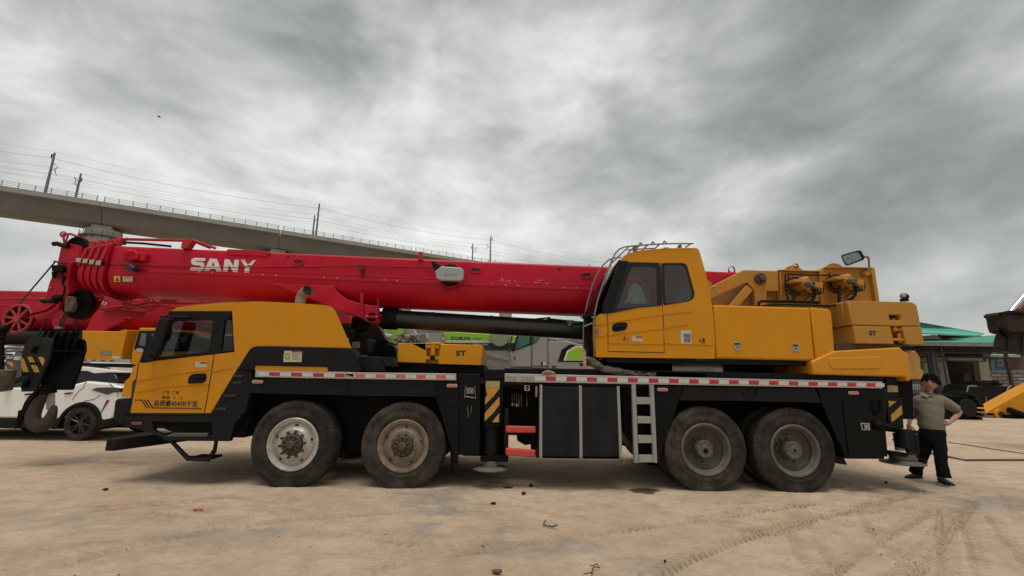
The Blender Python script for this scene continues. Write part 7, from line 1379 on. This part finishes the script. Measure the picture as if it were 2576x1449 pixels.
bw = thing('brick_wall', 'whitewashed brick wall with dark joints behind the big black loader bucket', 'wall', tuple(R_(25, 2300, 1700)))
m = bpy.data.materials.new('whitewashed_brick'); m.use_nodes = True; t = m.node_tree; bb = t.nodes['Principled BSDF']; bb.inputs['Roughness'].default_value = .9
br = t.nodes.new('ShaderNodeTexBrick'); br.inputs['Color1'].default_value = (.36, .33, .29, 1); br.inputs['Color2'].default_value = (.22, .20, .175, 1); br.inputs['Mortar'].default_value = (.05, .04, .035, 1); br.inputs['Scale'].default_value = 1.0; br.inputs['Brick Width'].default_value = .75; br.inputs['Row Height'].default_value = .24; br.inputs['Mortar Size'].default_value = .03
tcn = t.nodes.new('ShaderNodeTexCoord'); mpn = t.nodes.new('ShaderNodeMapping'); mpn.inputs['Rotation'].default_value = (R(90), 0, 0); t.links.new(tcn.outputs['Object'], mpn.inputs[0]); t.links.new(mpn.outputs[0], br.inputs['Vector']); t.links.new(br.outputs['Color'], bb.inputs['Base Color'])
b = MB(); b.prism(XZ('R', 25, 1890, 1230, 3300, 1240, 3300, 1900, 1970, 1850), 25, 25.4); part('brick_face', b, m, bw); b = MB(); b.prism(XZ('R', 25, 1860, 1195, 3300, 1195, 3300, 1238, 1860, 1230), 24.9, 25.5); part('coping', b, mat('blue_grey_coping', (.20, .22, .24), .8), bw)
def leaves(name, c, rx, ry, rz, n, m, parent, size=.22, seed=1):
    rr = random.Random(seed); vs = []; fs = []
    for i in range(n):
        while True:
            u = Vector((rr.uniform(-1, 1), rr.uniform(-1, 1), rr.uniform(-1, 1)))
            if .35 < u.length < 1 and noise.noise(u*2.2+Vector((seed, 0, 0))) > -.12: break
        p = Vector((c[0]+u.x*rx, c[1]+u.y*ry, c[2]+u.z*rz)); a = Vector((rr.gauss(0, 1), rr.gauss(0, 1), rr.gauss(0, 1))).normalized(); d = a.orthogonal().normalized(); s = size*rr.uniform(.5, 1.2)
        o = len(vs); vs += [p-a*s, p+d*s*.5, p+a*s, p-d*s*.5]; fs.append((o, o+1, o+2, o+3))
    b = MB(); b.add(vs, fs); return part(name, b, m, parent)
tree = thing('tree', 'dark green bushy tree beyond the whitewashed brick wall', 'tree', tuple(R_(31, 2560, 1500))); tc_ = R_(31, 2600, 1080)
leaves('crown', tc_, 1.6, 1.6, 2.0, 2600, mat('dark_foliage', (.030, .055, .022), .8, var=.5, vs=.8), tree, .28, 4); b = MB(); b.tube([(tc_.x, 31, 0), (tc_.x+.1, 31, tc_.z-1), (tc_.x-.1, 31, tc_.z+.4)], [.22, .16, .06], 8); part('trunk', b, mat('bark', (.06, .045, .035), .9), tree)

# loader buckets and parts on the ground
def on_ground(k, x, y): return G0(k, x, y)
g = on_ground('J', 1700, 625); Yb = g.y
lb = thing('loader_bucket', 'big black loader bucket with pale cutting edge, resting by the brick wall', 'bucket', (g.x, Yb, 0))
b = MB(); b.prism(XZ('J', Yb, 1492, 440, 1510, 362, 1560, 345, 1900, 352, 1958, 372, 2000, 432, 1960, 480, 1900, 560, 1890, 625, 1610, 625, 1500, 600), Yb, Yb+1.4); bk_ = part('shell', b, BLK, lb, .04)
b = MB(); b.tube([W('J', Yb-.02, 1494, 440), W('J', Yb-.02, 1512, 365), W('J', Yb-.02, 1900, 358)], .04, 6); b.tube([W('J', Yb-.02, 1938, 358), W('J', Yb-.02, 1908, 385), W('J', Yb-.02, 1890, 470), W('J', Yb-.02, 1868, 515)], .05, 6); b.tube([W('J', Yb-.02, 1690, 470), W('J', Yb-.02, 1702, 600)], .03, 6); b.box(W('J', Yb, 1580, 620).x, W('J', Yb, 1870, 620).x, Yb-.1, Yb, .0, .09); part('cutting_edge', b, mat('scuffed_steel_edge', (.16, .17, .16), .6), lb)
b = MB(); b.prism(XZ('J', Yb-.05, 1600, 365, 1602, 312, 1640, 310, 1650, 330, 1740, 330, 1765, 305, 1800, 320, 1860, 356, 1740, 370), Yb-.1, Yb+.6); b.ball(W('J', Yb-.1, 1785, 330), .16); part('mounting_ears', b, BLKD, lb, .02)
g = on_ground('J', 1400, 700); Yb = g.y
dv = thing('machine_part', 'black crawler drive unit with round sprocket lying behind the man\'s elbow', 'machine part', (g.x, Yb, 0))
b = MB(); b.prism(XZ('J', Yb, 1110, 445, 1290, 445, 1500, 462, 1560, 482, 1600, 560, 1605, 640, 1560, 700, 1100, 690), Yb, Yb+1.0); part('housing', b, BLKD, dv, .05)
c = W('J', Yb, 1490, 580); b = MB(); b.cyl((c.x, Yb-.12, c.z), (c.x, Yb+.1, c.z), .38, n=26); part('sprocket', b, BLKM, dv, .03)
b = MB()
for i in range(12): a = R(-60+i*17); b.box(c.x+math.cos(a)*.62-.08, c.x+math.cos(a)*.62+.08, Yb-.1, Yb+.5, c.z+math.sin(a)*.62-.06, c.z+math.sin(a)*.62+.06)
b.box(W('J', Yb, 1270, 445).x, W('J', Yb, 1500, 445).x, Yb-.06, Yb+.3, W('J', Yb, 1300, 470).z, W('J', Yb, 1300, 455).z); part('track_links', b, BLKM, dv, .01)
g = on_ground('J', 1800, 684); Yb = g.y
arm = thing('loader_boom', 'yellow excavator arm with round pin bore lying on the sand beside the black bucket', 'machine part', (g.x, Yb, 0))
b = MB(); b.prism(XZ('J', Yb, 1690, 628, 1712, 610, 2073, 412, 2400, 250, 2400, 520, 2073, 625, 1960, 640, 1850, 676, 1810, 668, 1696, 660), Yb, Yb+.7); ab = part('arm_box', b, YEL, arm, .03)
c = W('J', Yb, 1822, 650); b = MB(); b.cyl((c.x, Yb-.1, c.z), (c.x, Yb+.05, c.z), .26, n=24); part('pin_boss', b, YEL, arm, .02); b = MB(); b.cyl((c.x, Yb-.11, c.z), (c.x, Yb-.095, c.z), .15, n=20); part('pin_bore', b, DKT, arm)
b = MB(); b.tube([W('J', Yb-.3, 1925, 605), W('J', Yb-.3, 1990, 625), W('J', Yb-.3, 2100, 665), W('J', Yb-.3, 2250, 700)], [.14, .12, .12, .12], 12); b.box(W('J', Yb, 1840, 680).x, W('J', Yb, 2300, 680).x, Yb-.2, Yb+.6, 0, .16); part('black_cylinder', b, BLKD, arm)
b = MB(); b.box(W('J', Yb, 1690, 668).x, W('J', Yb, 1790, 668).x, Yb, Yb+.5, 0, .22); part('timber_block', b, mat('weathered_timber', (.16, .12, .085), .9), arm, .01)
# shelving behind the man, low white wall
g = on_ground('J', 950, 700); Yb = g.y
sh_ = thing('scrap_rack', 'dark steel rack with pale shelves half hidden behind the rear outrigger', 'rack', (g.x, Yb, 0))
b = MB()
for y in (535, 605, 690): z = W('J', Yb, 900, y).z; b.box(W('J', Yb, 820, y).x, W('J', Yb, 1010, y).x, Yb, Yb+.8, max(0, z-.05), max(.05, z)); 
part('shelf', b, mat('pale_shelf', (.2, .2, .19), .7), sh_); b = MB(); b.box(W('J', Yb, 820, 690).x, W('J', Yb, 1010, 690).x, Yb+.1, Yb+.8, 0, W('J', Yb, 900, 320).z); part('crates', b, DKW, sh_)
b = MB(); b.prism(XZ('J', Yb, 945, 345, 1035, 345, 1035, 400, 945, 400), Yb+.05, Yb+.12)
for i in range(4): b.prism(XZ('J', Yb, 955+i*22, 350, 962+i*22, 350, 966+i*22, 395, 958+i*22, 395), Yb-.0, Yb+.04)
part('white_panel', b, mat('dull_white_panel', (.25, .25, .24), .8), sh_)

# raised excavator bucket at the right edge (its machine is outside the view)
EY = 4.0
ex = thing('excavator_bucket', 'worn dark excavator bucket hanging in the air with bright cylinder rod', 'bucket', tuple(W('V', EY, 700, 1100)))
sp_ = rpoly(XZ('V', EY, 368, 950, 385, 880, 430, 862, 860, 850, 1300, 900, 1500, 1250, 1100, 1380, 820, 1350, 560, 1320, 400, 1295, 322, 1255, 310, 1160), .04); b = MB(); b.prism(sp_, EY, EY+.5, back=[(x+.62, z) for x, z in sp_]); [b.tube([W('V', EY-.01, 395, y0), W('V', EY-.01, 700, y0+12), W('V', EY-.01, 1300, y0+20)], .014, 6) for y0 in (1065, 1240)]; [b.prism(XZ('V', EY, x0, 870, x0+26, 870, x0+6, 1290, x0-24, 1290), EY-.03, EY) for x0 in (560, 800)]; part('shell', b, mat('worn_dark_bucket', (.016, .0155, .015), .65, spec=.2, var=.3, vs=3, dust=.6, dustc=(.04, .033, .028)), ex, .04)
b = MB(); b.prism(XZ('V', EY-.1, 435, 655, 480, 625, 600, 612, 835, 580, 1200, 560, 1200, 950, 835, 960, 760, 985, 690, 965, 620, 985, 545, 960, 510, 860, 485, 715, 440, 690), EY-.15, EY+.3); part('quick_coupler', b, mat('rusty_brown_coupler', (.025, .017, .013), .75, spec=.2, var=.5, vs=5, dust=.6, dustc=(.10, .06, .033)), ex, .03)
b = MB(); ring = [W('V', EY-.16, 440+i*42, 672-38*math.sin(i/9*3.1)) for i in range(10)]; b.tube(ring, .045, 8); b.tube([W('V', EY-.16, 440, 672), W('V', EY-.16, 560, 655), W('V', EY-.16, 680, 665), W('V', EY-.16, 800, 660)], .03, 8); b.plate([W('V', EY-.1, 470, 940), W('V', EY-.1, 600, 980), W('V', EY-.1, 700, 980), W('V', EY-.1, 620, 1040), W('V', EY-.1, 545, 1030)], (0, 1, 0), .2); part('coupler_rim', b, BLKD, ex)
b = MB(); b.tube([W('V', EY, 605, 632), W('V', EY, 850, 340), W('V', EY, 960, 210)], .055, 14); part('cylinder_rod', b, CHR, ex)
b = MB(); b.prism(XZ('V', EY+.1, 785, 578, 850, 480, 1300, 200, 1400, 578), EY+.1, EY+.3); part('stick', b, mat('faded_red_stick', (.25, .07, .05), .6), ex)

# ================================================================== the man beside the rear outrigger
PY = .62
man = thing('person', 'man in olive grey polo shirt and black trousers standing with one hand on hip', 'person', (W('J', .55, 1150, 1340).x, .58, 0))
SKIN = mat('skin', (.36, .185, .125), .55, var=.08, vs=10); SHIRT = mat('olive_grey_polo', (.175, .155, .115), .9, var=.10, vs=7, bump=.25, bs=22); TRS = mat('black_trousers', (.0045, .0045, .005), .85, spec=.12, var=.2, vs=9, bump=.3, bs=14); HAIR = mat('black_hair', (.004, .0035, .0035), .75, spec=.12, var=.3, vs=60, bump=.3, bs=160); SHOE = mat('dark_leather_shoe', (.010, .009, .0085), .5, spec=.15, var=.3, vs=12)
JP = lambda x, y, Y=PY: W('J', Y, x, y)
def skinned(nodes, edges, sub=2):
    """evaluate a Skin + Subdivision graph to plain vertices and faces; nodes = [(point, rx, ry)]"""
    me = bpy.data.meshes.new('tmp'); me.from_pydata([tuple(n[0]) for n in nodes], edges, []); o = bpy.data.objects.new('tmp', me); COL.objects.link(o)
    sm = o.modifiers.new('s', 'SKIN'); sm.use_smooth_shade = True; sm.branch_smoothing = .6; sv = me.skin_vertices[0].data
    for i, n in enumerate(nodes): sv[i].radius = (n[1], n[2]); sv[i].use_root = (i == 0)
    ss = o.modifiers.new('u', 'SUBSURF'); ss.levels = sub; ss.render_levels = sub
    bpy.context.view_layer.update(); ev = o.evaluated_get(bpy.context.evaluated_depsgraph_get()); m2 = ev.to_mesh(); v = [tuple(q.co) for q in m2.vertices]; f = [tuple(p.vertices) for p in m2.polygons]; ev.to_mesh_clear(); bpy.data.objects.remove(o); bpy.data.meshes.remove(me); return v, f
def chain(pts, close=None): return [(i, i+1) for i in range(len(pts)-1)]
sho_l, sho_r = JP(1000, 475, .66), JP(1235, 478, .58); nk0 = JP(1090, 430, .63)
# skin: neck, both arms with hands
b = MB()
hc_ = JP(1118, 338, .60)
v_, f_ = skinned([(JP(1105, 470, .64), .062, .06), (JP(1108, 430, .63), .056, .056), (JP(1112, 398, .62), .054, .056), (hc_+Vector((0, .01, 0)), .05, .05)], [(0, 1), (1, 2), (2, 3)]); b.add(v_, f_)
# head: shaped ellipsoid turned a little to the left, tilted
hv = MB(); hv.ball((0, 0, 0), .078, .094, .118, 28, 20); tilt = (Matrix.Rotation(R(10), 3, 'Y') @ Matrix.Rotation(R(12), 3, 'X') @ Matrix.Rotation(R(-38), 3, 'Z')) * 1.12
nv = []
for x, y, z in hv.v:
    jaw = max(0, -z/.118); x *= 1-.30*jaw**1.5; 
    if y < 0: y *= 1-.08*jaw
    fx = x/.078; fz = z/.118
    if y < 0:
        y -= .017*math.exp(-(fx/.16)**2-((fz+.12)/.20)**2)*1.2; y -= .006*math.exp(-(fx/.34)**2-((fz+.52)/.09)**2); y += .010*(math.exp(-((fx-.42)/.2)**2-((fz-.06)/.11)**2)+math.exp(-((fx+.42)/.2)**2-((fz-.06)/.11)**2)); y -= .005*math.exp(-((fz-.22)/.10)**2)*math.exp(-(fx/.7)**4); y -= .008*math.exp(-(fx/.3)**2-((fz+.86)/.14)**2); y -= .005*(math.exp(-((abs(fx)-.6)/.2)**2-((fz+.15)/.2)**2))
    nv.append(tuple(tilt @ Vector((x, y, z))+hc_))
b.add(nv, hv.f)
HP = lambda x, y, z: tilt @ Vector((x, y, z))+hc_
for s_ in (-1, 1):
    e = MB(); e.ball((0, 0, 0), .010, .018, .030, 10, 8); b.add([HP(s_*.080+x, y+.008, z-.005) for x, y, z in e.v], e.f)
def hand(wrist, knuck_dir, palm_n, side_dir, curl, L=.082, spread=.0185):
    """palm and five separate fingers; curl = bend per joint in radians"""
    kd = knuck_dir.normalized(); sd = (side_dir-kd*side_dir.dot(kd)).normalized(); pn = kd.cross(sd).normalized()
    if pn.dot(palm_n) < 0: pn = -pn
    out = []
    pc = [wrist, wrist+kd*.035, wrist+kd*.075]
    v, f = skinned([(wrist-kd*.02, .026, .020), (wrist+kd*.02, .034, .017), (wrist+kd*.055, .040, .016), (wrist+kd*.080, .037, .013)], [(0, 1), (1, 2), (2, 3)]); out.append((v, f))
    for i, ln in enumerate((.068, .078, .072, .056)):
        base_ = wrist+kd*(.080-(.004*abs(i-1)))+sd*(1.5-i)*spread; p = [base_-kd*.02, base_]; d = kd.copy(); a = 0
        for j, fr in enumerate((.45, .3, .25)): a += curl[j]; dd = kd*math.cos(a)+pn*math.sin(a); p.append(p[-1]+dd*ln*fr)
        v, f = skinned([(q, .0095-.0008*k_, .0092-.0008*k_) for k_, q in enumerate(p)], chain(p), 1); out.append((v, f))
    tb = wrist+kd*.025+sd*.030; p = [tb-sd*.015, tb, tb+sd*.022+kd*.026, tb+sd*.030+kd*.052+pn*.008, tb+sd*.028+kd*.072+pn*.015]
    v, f = skinned([(q, .0125-.0012*k_, .0115-.001*k_) for k_, q in enumerate(p)], chain(p), 1); out.append((v, f)); return out
# arm on the viewer's right: hand on the hip
el = JP(1432, 628, .56); wr = JP(1300, 752, .50); so_r = JP(1255, 500, .60)
v_, f_ = skinned([(so_r, .055, .055), (so_r.lerp(el, .5), .050, .048), (el.lerp(so_r, .12), .042, .041), (el, .038, .038), (el.lerp(wr, .35), .040, .038), (el.lerp(wr, .75), .031, .028), (wr, .026, .023)], chain(range(7))); b.add(v_, f_)
kd = (JP(1195, 722, .46)-wr); 
for v_, f_ in hand(wr, kd, Vector((0, .8, -.5)), Vector((0, -.25, .9)), (.25, .45, .35)): b.add(v_, f_)
# arm on the viewer's left: hanging down onto the folded flap
el2 = JP(945, 610, .74); wr2 = JP(915, 752, .62); so_l = JP(1000, 500, .70)
v_, f_ = skinned([(so_l, .055, .055), (so_l.lerp(el2, .5), .05, .048), (el2, .040, .040), (el2.lerp(wr2, .35), .040, .037), (el2.lerp(wr2, .8), .030, .027), (wr2, .026, .022)], chain(range(6))); b.add(v_, f_)
for v_, f_ in hand(wr2, Vector((-.12, -.15, -1)), Vector((-.3, -.8, 0)), Vector((.8, -.4, 0)), (.35, .5, .4)): b.add(v_, f_)
body_ = part('body', b, SKIN, man, sharp=80)
# face details
b = MB()
for s_ in (-1, 1): b.tube([HP(s_*.018, -.083, .008), HP(s_*.030, -.082, .010), HP(s_*.045, -.073, .006)], .0032, 6)
part('eyes', b, DKT, body_); b = MB()
for s_ in (-1, 1): b.tube([HP(s_*.014, -.089, .026), HP(s_*.032, -.087, .033), HP(s_*.052, -.072, .028)], .0042, 6)
part('eyebrows', b, HAIR, body_); b = MB(); b.tube([HP(-.026, -.079, -.058), HP(0, -.090, -.055), HP(.026, -.079, -.058)], .0058, 6); part('mouth', b, mat('lips', (.16, .05, .04), .5), body_)
# hair: cap with uneven fringe
hb = MB(); hb.ball((0, .014, .022), .094, .106, .114, 32, 20); keep = []; nv = []
for x, y, z in hb.v:
    low = -.010 if y > .02 else .012
    fr = .062+.012*math.sin(x*70)+.006*math.sin(x*190) if y < -.02 else (-.03+.035*max(0, -y/.1) if y < .03 else -.055)
    if y < .0: fr = .044+.010*math.sin(x*75+1)+.005*math.sin(x*170)-.045*max(0, min(1, (abs(x)-.055)/.03))
    z2 = z
    if z < fr: z2 = fr+(z-fr)*.0; x *= .90; y = .01+(y-.01)*.88
    jit = noise.noise(Vector((x*40, y*40, z*40)))*.006; nv.append(tuple(HP(x*(1+jit*4), y*(1+jit*4), z2+jit)))
b = MB(); b.add(nv, hb.f)
rr = random.Random(2)
for i in range(420):
    a = rr.uniform(0, 2*math.pi); e = rr.uniform(.10, 1.45); p0 = Vector((math.sin(a)*math.cos(e)*.094, .014-math.cos(a)*math.cos(e)*.106, .026+math.sin(e)*.112)); d = Vector((math.sin(a)*.8+rr.uniform(-.5, .5), -math.cos(a)*.8, -1.2*math.cos(e)-.2))*(rr.uniform(.022, .040)*(.3 if math.cos(a) > .2 and e < .9 else 1))+Vector((rr.uniform(-.008, .008),)*3)
    p1 = p0+d; b.tube([HP(*p0), HP(*(p0+d*.5+Vector((0, 0, .004)))), HP(*p1)], [.0055, .005, .0015], 4)
part('hair', b, HAIR, man, sharp=80)
# shirt: lofted torso and two tapering sleeves
def loft_ell(b, st, n=36, power=2.4, cap=True):
    """st = [(centre, rx, ry, turn)] rings of superellipses, bottom to top"""
    vs = []
    for c, rx, ry, tn in st:
        for i in range(n):
            a = 2*math.pi*i/n; cx, sy = math.cos(a), math.sin(a); x = math.copysign(abs(cx)**(2/power), cx)*rx; y = math.copysign(abs(sy)**(2/power), sy)*ry
            vs.append((c[0]+x*math.cos(tn)-y*math.sin(tn), c[1]+x*math.sin(tn)+y*math.cos(tn), c[2]+(x*c.tilt if hasattr(c, 'tilt') else 0)))
    fs = [(i*n+j, i*n+(j+1) % n, (i+1)*n+(j+1) % n, (i+1)*n+j) for i in range(len(st)-1) for j in range(n)]
    if cap: fs += [tuple(range(n)), tuple(range((len(st)-1)*n, len(st)*n))]
    b.add(vs, fs)
def densify(st, k=4):
    o = []
    for i in range(len(st)-1):
        for j in range(k):
            t = j/k; p0, p1, p2, p3 = st[max(i-1, 0)], st[i], st[i+1], st[min(i+2, len(st)-1)]
            cr = lambda a, b_, c, d: .5*((2*b_)+(c-a)*t+(2*a-5*b_+4*c-d)*t*t+(3*b_-a-3*c+d)*t**3)
            o.append((cr(p0[0], p1[0], p2[0], p3[0]), *(cr(p0[q], p1[q], p2[q], p3[q]) for q in range(1, len(p1)))))
    return o+[st[-1]]
belly = JP(1125, 690, .60); TN = R(-14)
b = MB(); loft_ell(b, densify([(JP(1150, 795, .60), .150, .108, TN), (JP(1142, 750, .60), .158, .114, TN), (JP(1128, 690, .60), .158, .116, TN), (JP(1120, 620, .61), .166, .118, TN), (JP(1116, 550, .62), .178, .118, TN), (JP(1116, 500, .62), .175, .108, TN), (JP(1112, 470, .63), .135, .088, TN), (JP(1108, 448, .635), .085, .07, TN), (JP(1106, 432, .64), .062, .06, TN)]))
for pts_ in ([(JP(1180, 500, .61), .080), (JP(1225, 505, .60), .083), (JP(1275, 530, .59), .078), (JP(1335, 565, .58), .071), (JP(1392, 600, .565), .066)], [(JP(1040, 498, .66), .075), (JP(1008, 510, .69), .075), (JP(985, 545, .71), .069), (JP(968, 590, .73), .063)]):
    st = densify([(p, r) for p, r in pts_], 4); b.tube([p for p, r in st], [r for p, r in st], 20)
v_, f_ = b.v, b.f
b = MB(); nv = []
for x, y, z in v_:
    q = Vector((x*7, y*7, z*11)); r_ = noise.noise(q)*.012+abs(noise.noise(Vector((x*5+z*9, y*4, z*3-x*6))))*.014; d = Vector((x-belly.x, y-belly.y, 0)); d = d.normalized() if d.length > .01 else Vector((0, 0, 0)); nv.append((x+d.x*r_, y+d.y*r_, z))
b.add(nv, f_); shirt = part('polo_shirt', b, SHIRT, man, sharp=80)
b = MB()
for s_ in (-1, 1):
    a = JP(1105, 448, .56)+Vector((0, -.01, -.01)); b.plate([a, a+Vector((s_*.045, -.022, -.045)), a+Vector((s_*.095, .03, -.005)), a+Vector((s_*.075, .07, .045)), a+Vector((s_*.03, .03, .03))], (0, -.3, .1), .03)
part('collar', b, SHIRT, shirt, .004); b = MB()
for i in range(2): b.ball(JP(1090-6*i, 480+28*i, .515), .006)
part('buttons', b, DKT, shirt)
# trousers
hipc = JP(1140, 830, .60); kr, ar = JP(1230, 1050, .50), JP(1268, 1275, .45); kl, al = JP(1050, 1050, .68), JP(985, 1225, .82)
b = MB(); loft_ell(b, densify([(JP(1140, 930, .59), .120, .10, TN), (JP(1142, 880, .60), .158, .118, TN), (JP(1145, 830, .60), .160, .118, TN), (JP(1148, 775, .60), .148, .104, TN)]))
for pts_ in ([(JP(1205, 850, .57), .085), (JP(1212, 930, .55), .093), (JP(1222, 1000, .52), .088), (kr, .082), (JP(1250, 1165, .47), .077), (JP(1262, 1240, .45), .075), (ar, .080)], [(JP(1085, 850, .63), .085), (JP(1072, 930, .65), .093), (JP(1060, 1000, .67), .088), (kl, .082), (JP(1018, 1130, .74), .077), (JP(992, 1190, .79), .076), (al, .082)]):
    st = densify([(p, r) for p, r in pts_], 4); b.tube([p for p, r in st], [r for p, r in st], 22)
v_, f_ = b.v, b.f
b = MB(); b.add([(x+noise.noise(Vector((x*8, y*8, z*14)))*.014, y+noise.noise(Vector((x*8+5, y*8, z*14)))*.014, z) for x, y, z in v_], f_); part('trousers', b, TRS, man, sharp=80)
# shoes
def shoe(p, d, L=.29):
    d = d.normalized(); s = Vector((-d.y, d.x, 0)); b = MB(); st = [(-.08, .036, .10), (-.05, .042, .105), (0, .044, .095), (.06, .046, .075), (.12, .050, .056), (.17, .046, .046), (.205, .028, .034)]; n = 12; vs = []
    for t, w, h in st:
        for i in range(n): a = 2*math.pi*i/n; vs.append(p+d*t+s*math.cos(a)*w+Vector((0, 0, max(.0, h*.5+math.sin(a)*h*.5))))
    b.add(vs, [(i*n+j, i*n+(j+1) % n, (i+1)*n+(j+1) % n, (i+1)*n+j) for i in range(len(st)-1) for j in range(n)]+[tuple(range(n)), tuple(range((len(st)-1)*n, len(st)*n))]); sh = part('shoe', b, SHOE, man, sub=1, sharp=70)
    b = MB(); b.plate([p+d*t+s*w*1.08+Vector((0, 0, .014)) for t, w in ((-.085, .02), (-.06, .042), (.06, .05), (.13, .054), (.18, .045), (.212, .015))]+[p+d*t-s*w*1.08+Vector((0, 0, .014)) for t, w in ((.212, .015), (.18, .045), (.13, .054), (.06, .05), (-.06, .042), (-.085, .02))], (0, 0, -1), .016); part('sole', b, mat('brown_grey_sole', (.06, .048, .04), .8), sh)
pr_ = G0('J', 1262, 1345); pl_ = G0('J', 1000, 1290); shoe(Vector((pr_.x, pr_.y, .0)), Vector((-.25, -1, 0))); shoe(Vector((pl_.x, pl_.y, .0)), Vector((-1, -.12, 0)))

# ================================================================== litter and small things on the ground
def lit(name, label, cat, pts, r, m, group=None, n=6):
    b = MB(); b.tube(pts, r, n); o = part(name, b, m, loc=tuple(pts[0])); return tag(o, label, cat, group)
gz = lambda k, x, y, z=.02: G0(k, x, y, z)
lit('wire_scrap', 'bent dark blue plastic strap lying on the sand in front of the ladder', 'strap', [gz('Y', 170, 478, .05), gz('Y', 158, 500, .02), gz('Y', 175, 507, .02), gz('Y', 205, 512, .02), gz('Y', 228, 503, .05)], .007, mat('dark_blue_plastic', (.02, .03, .10), .5))
lit('rubber_ring', 'small red ring lying on the ground in front of the first wheel', 'ring', [Vector((gz('Z', 997, 427).x+math.cos(a*.7)*.045, gz('Z', 997, 427).y+math.sin(a*.7)*.03, .022)) for a in range(10)], .006, mat('red_rubber', (.42, .03, .03), .5))
lit('wire_scrap', 'thin curled brown wire lying between the dry clump and the bluish pebble', 'wire', [gz('Y', 360, 750), gz('Y', 400, 742), gz('Y', 412, 712), gz('Y', 440, 718), gz('Y', 430, 700), gz('Y', 395, 708)], .004, mat('brown_wire', (.06, .04, .03), .7))
lit('steel_bar', 'long rusty bar lying on the ground to the right of the man', 'bar', [gz('J', 1110, 1035), gz('J', 1180, 1048), gz('J', 1335, 1078), gz('J', 1480, 1108), gz('J', 1700, 1106), gz('J', 2073, 1106), gz('J', 2500, 1108)], .017, mat('rusty_bar', (.05, .032, .028), .8, dust=.3))
lit('ground_hose', 'thin dark hose stretched across the yard behind the man', 'hose', [gz('J', 1310, 930), gz('J', 1500, 955), gz('J', 1850, 1010), gz('J', 2073, 1042), gz('J', 2500, 1110)], .010, mat('dark_hose', (.045, .03, .028), .8))
for i, (k, x, y, w, h, lab) in enumerate((('F', 585, 1398, .055, .012, 'black crumb of dried mud left of the fuel tank'), ('F', 815, 1380, .032, .022, 'black clod below the fuel tank, right of the flat crumb'), ('Y', 58, 352, .028, .016, 'small black clod in front of the fuel tank'), ('J', 688, 1348, .026, .014, 'small black clod between the last wheel and the man'), ('Z', 2482, 404, .03, .015, 'black shred left of the blue strap'), ('Z', 2500, 752, .04, .012, 'brown dry clump of earth, largest of the scraps'), ('Y', 770, 698, .012, .009, 'tiny bluish pebble nearest to the curled brown wire'), ('Z', 530, 332, .035, .012, 'dark scrap on the sand left of the first wheel'))):
    p = G0(k, x, y); b = MB(); b.ball((p.x, p.y, .02), w, w*.45, h, 12, 7); rr = random.Random(i); b.v = [(a+rr.uniform(-1, 1)*w*.3, c+rr.uniform(-1, 1)*w*.2, max(.0, d+rr.uniform(-1, 1)*h*.5)) for a, c, d in b.v]
    o = part('clod', b, mat('black_mud', (.018, .015, .013), .9) if i != 5 else mat('dry_clump', (.13, .08, .045), .95), loc=(p.x, p.y, 0), sharp=30); tag(o, lab, 'clod', 'clods and scraps on the sand')
rr = random.Random(21); b = MB()
for i in range(1500):
    x = rr.uniform(-7, 7.5); y = rr.uniform(-3.3, 4) if rr.random() < .75 else rr.uniform(3, 12); s = rr.choice((.002, .003, .003, .004, .006))*rr.uniform(.7, 1.3)
    b.ball((x, y, .004), s*1.3, s, s*.8, 5, 3)
o = part('gravel', b, mat('dark_gravel', (.12, .09, .07), .9, var=.5, vs=2)); tag(o, 'scattered small stones on the sand', None, None, 'stuff')
# a bird in the sky
bp_ = U_(400, 293).normalized()*60+CAM; b = MB(); b.plate([bp_+Vector((-.25, 0, .12)), bp_+Vector((0, 0, -.02)), bp_+Vector((.2, 0, -.16)), bp_+Vector((.02, 0, .08))], (0, 1, 0), .08); b.ball(bp_, .12, .1, .08); o = part('bird', b, DKT, loc=tuple(bp_)); tag(o, 'tiny dark bird flying high against the clouds', 'bird')
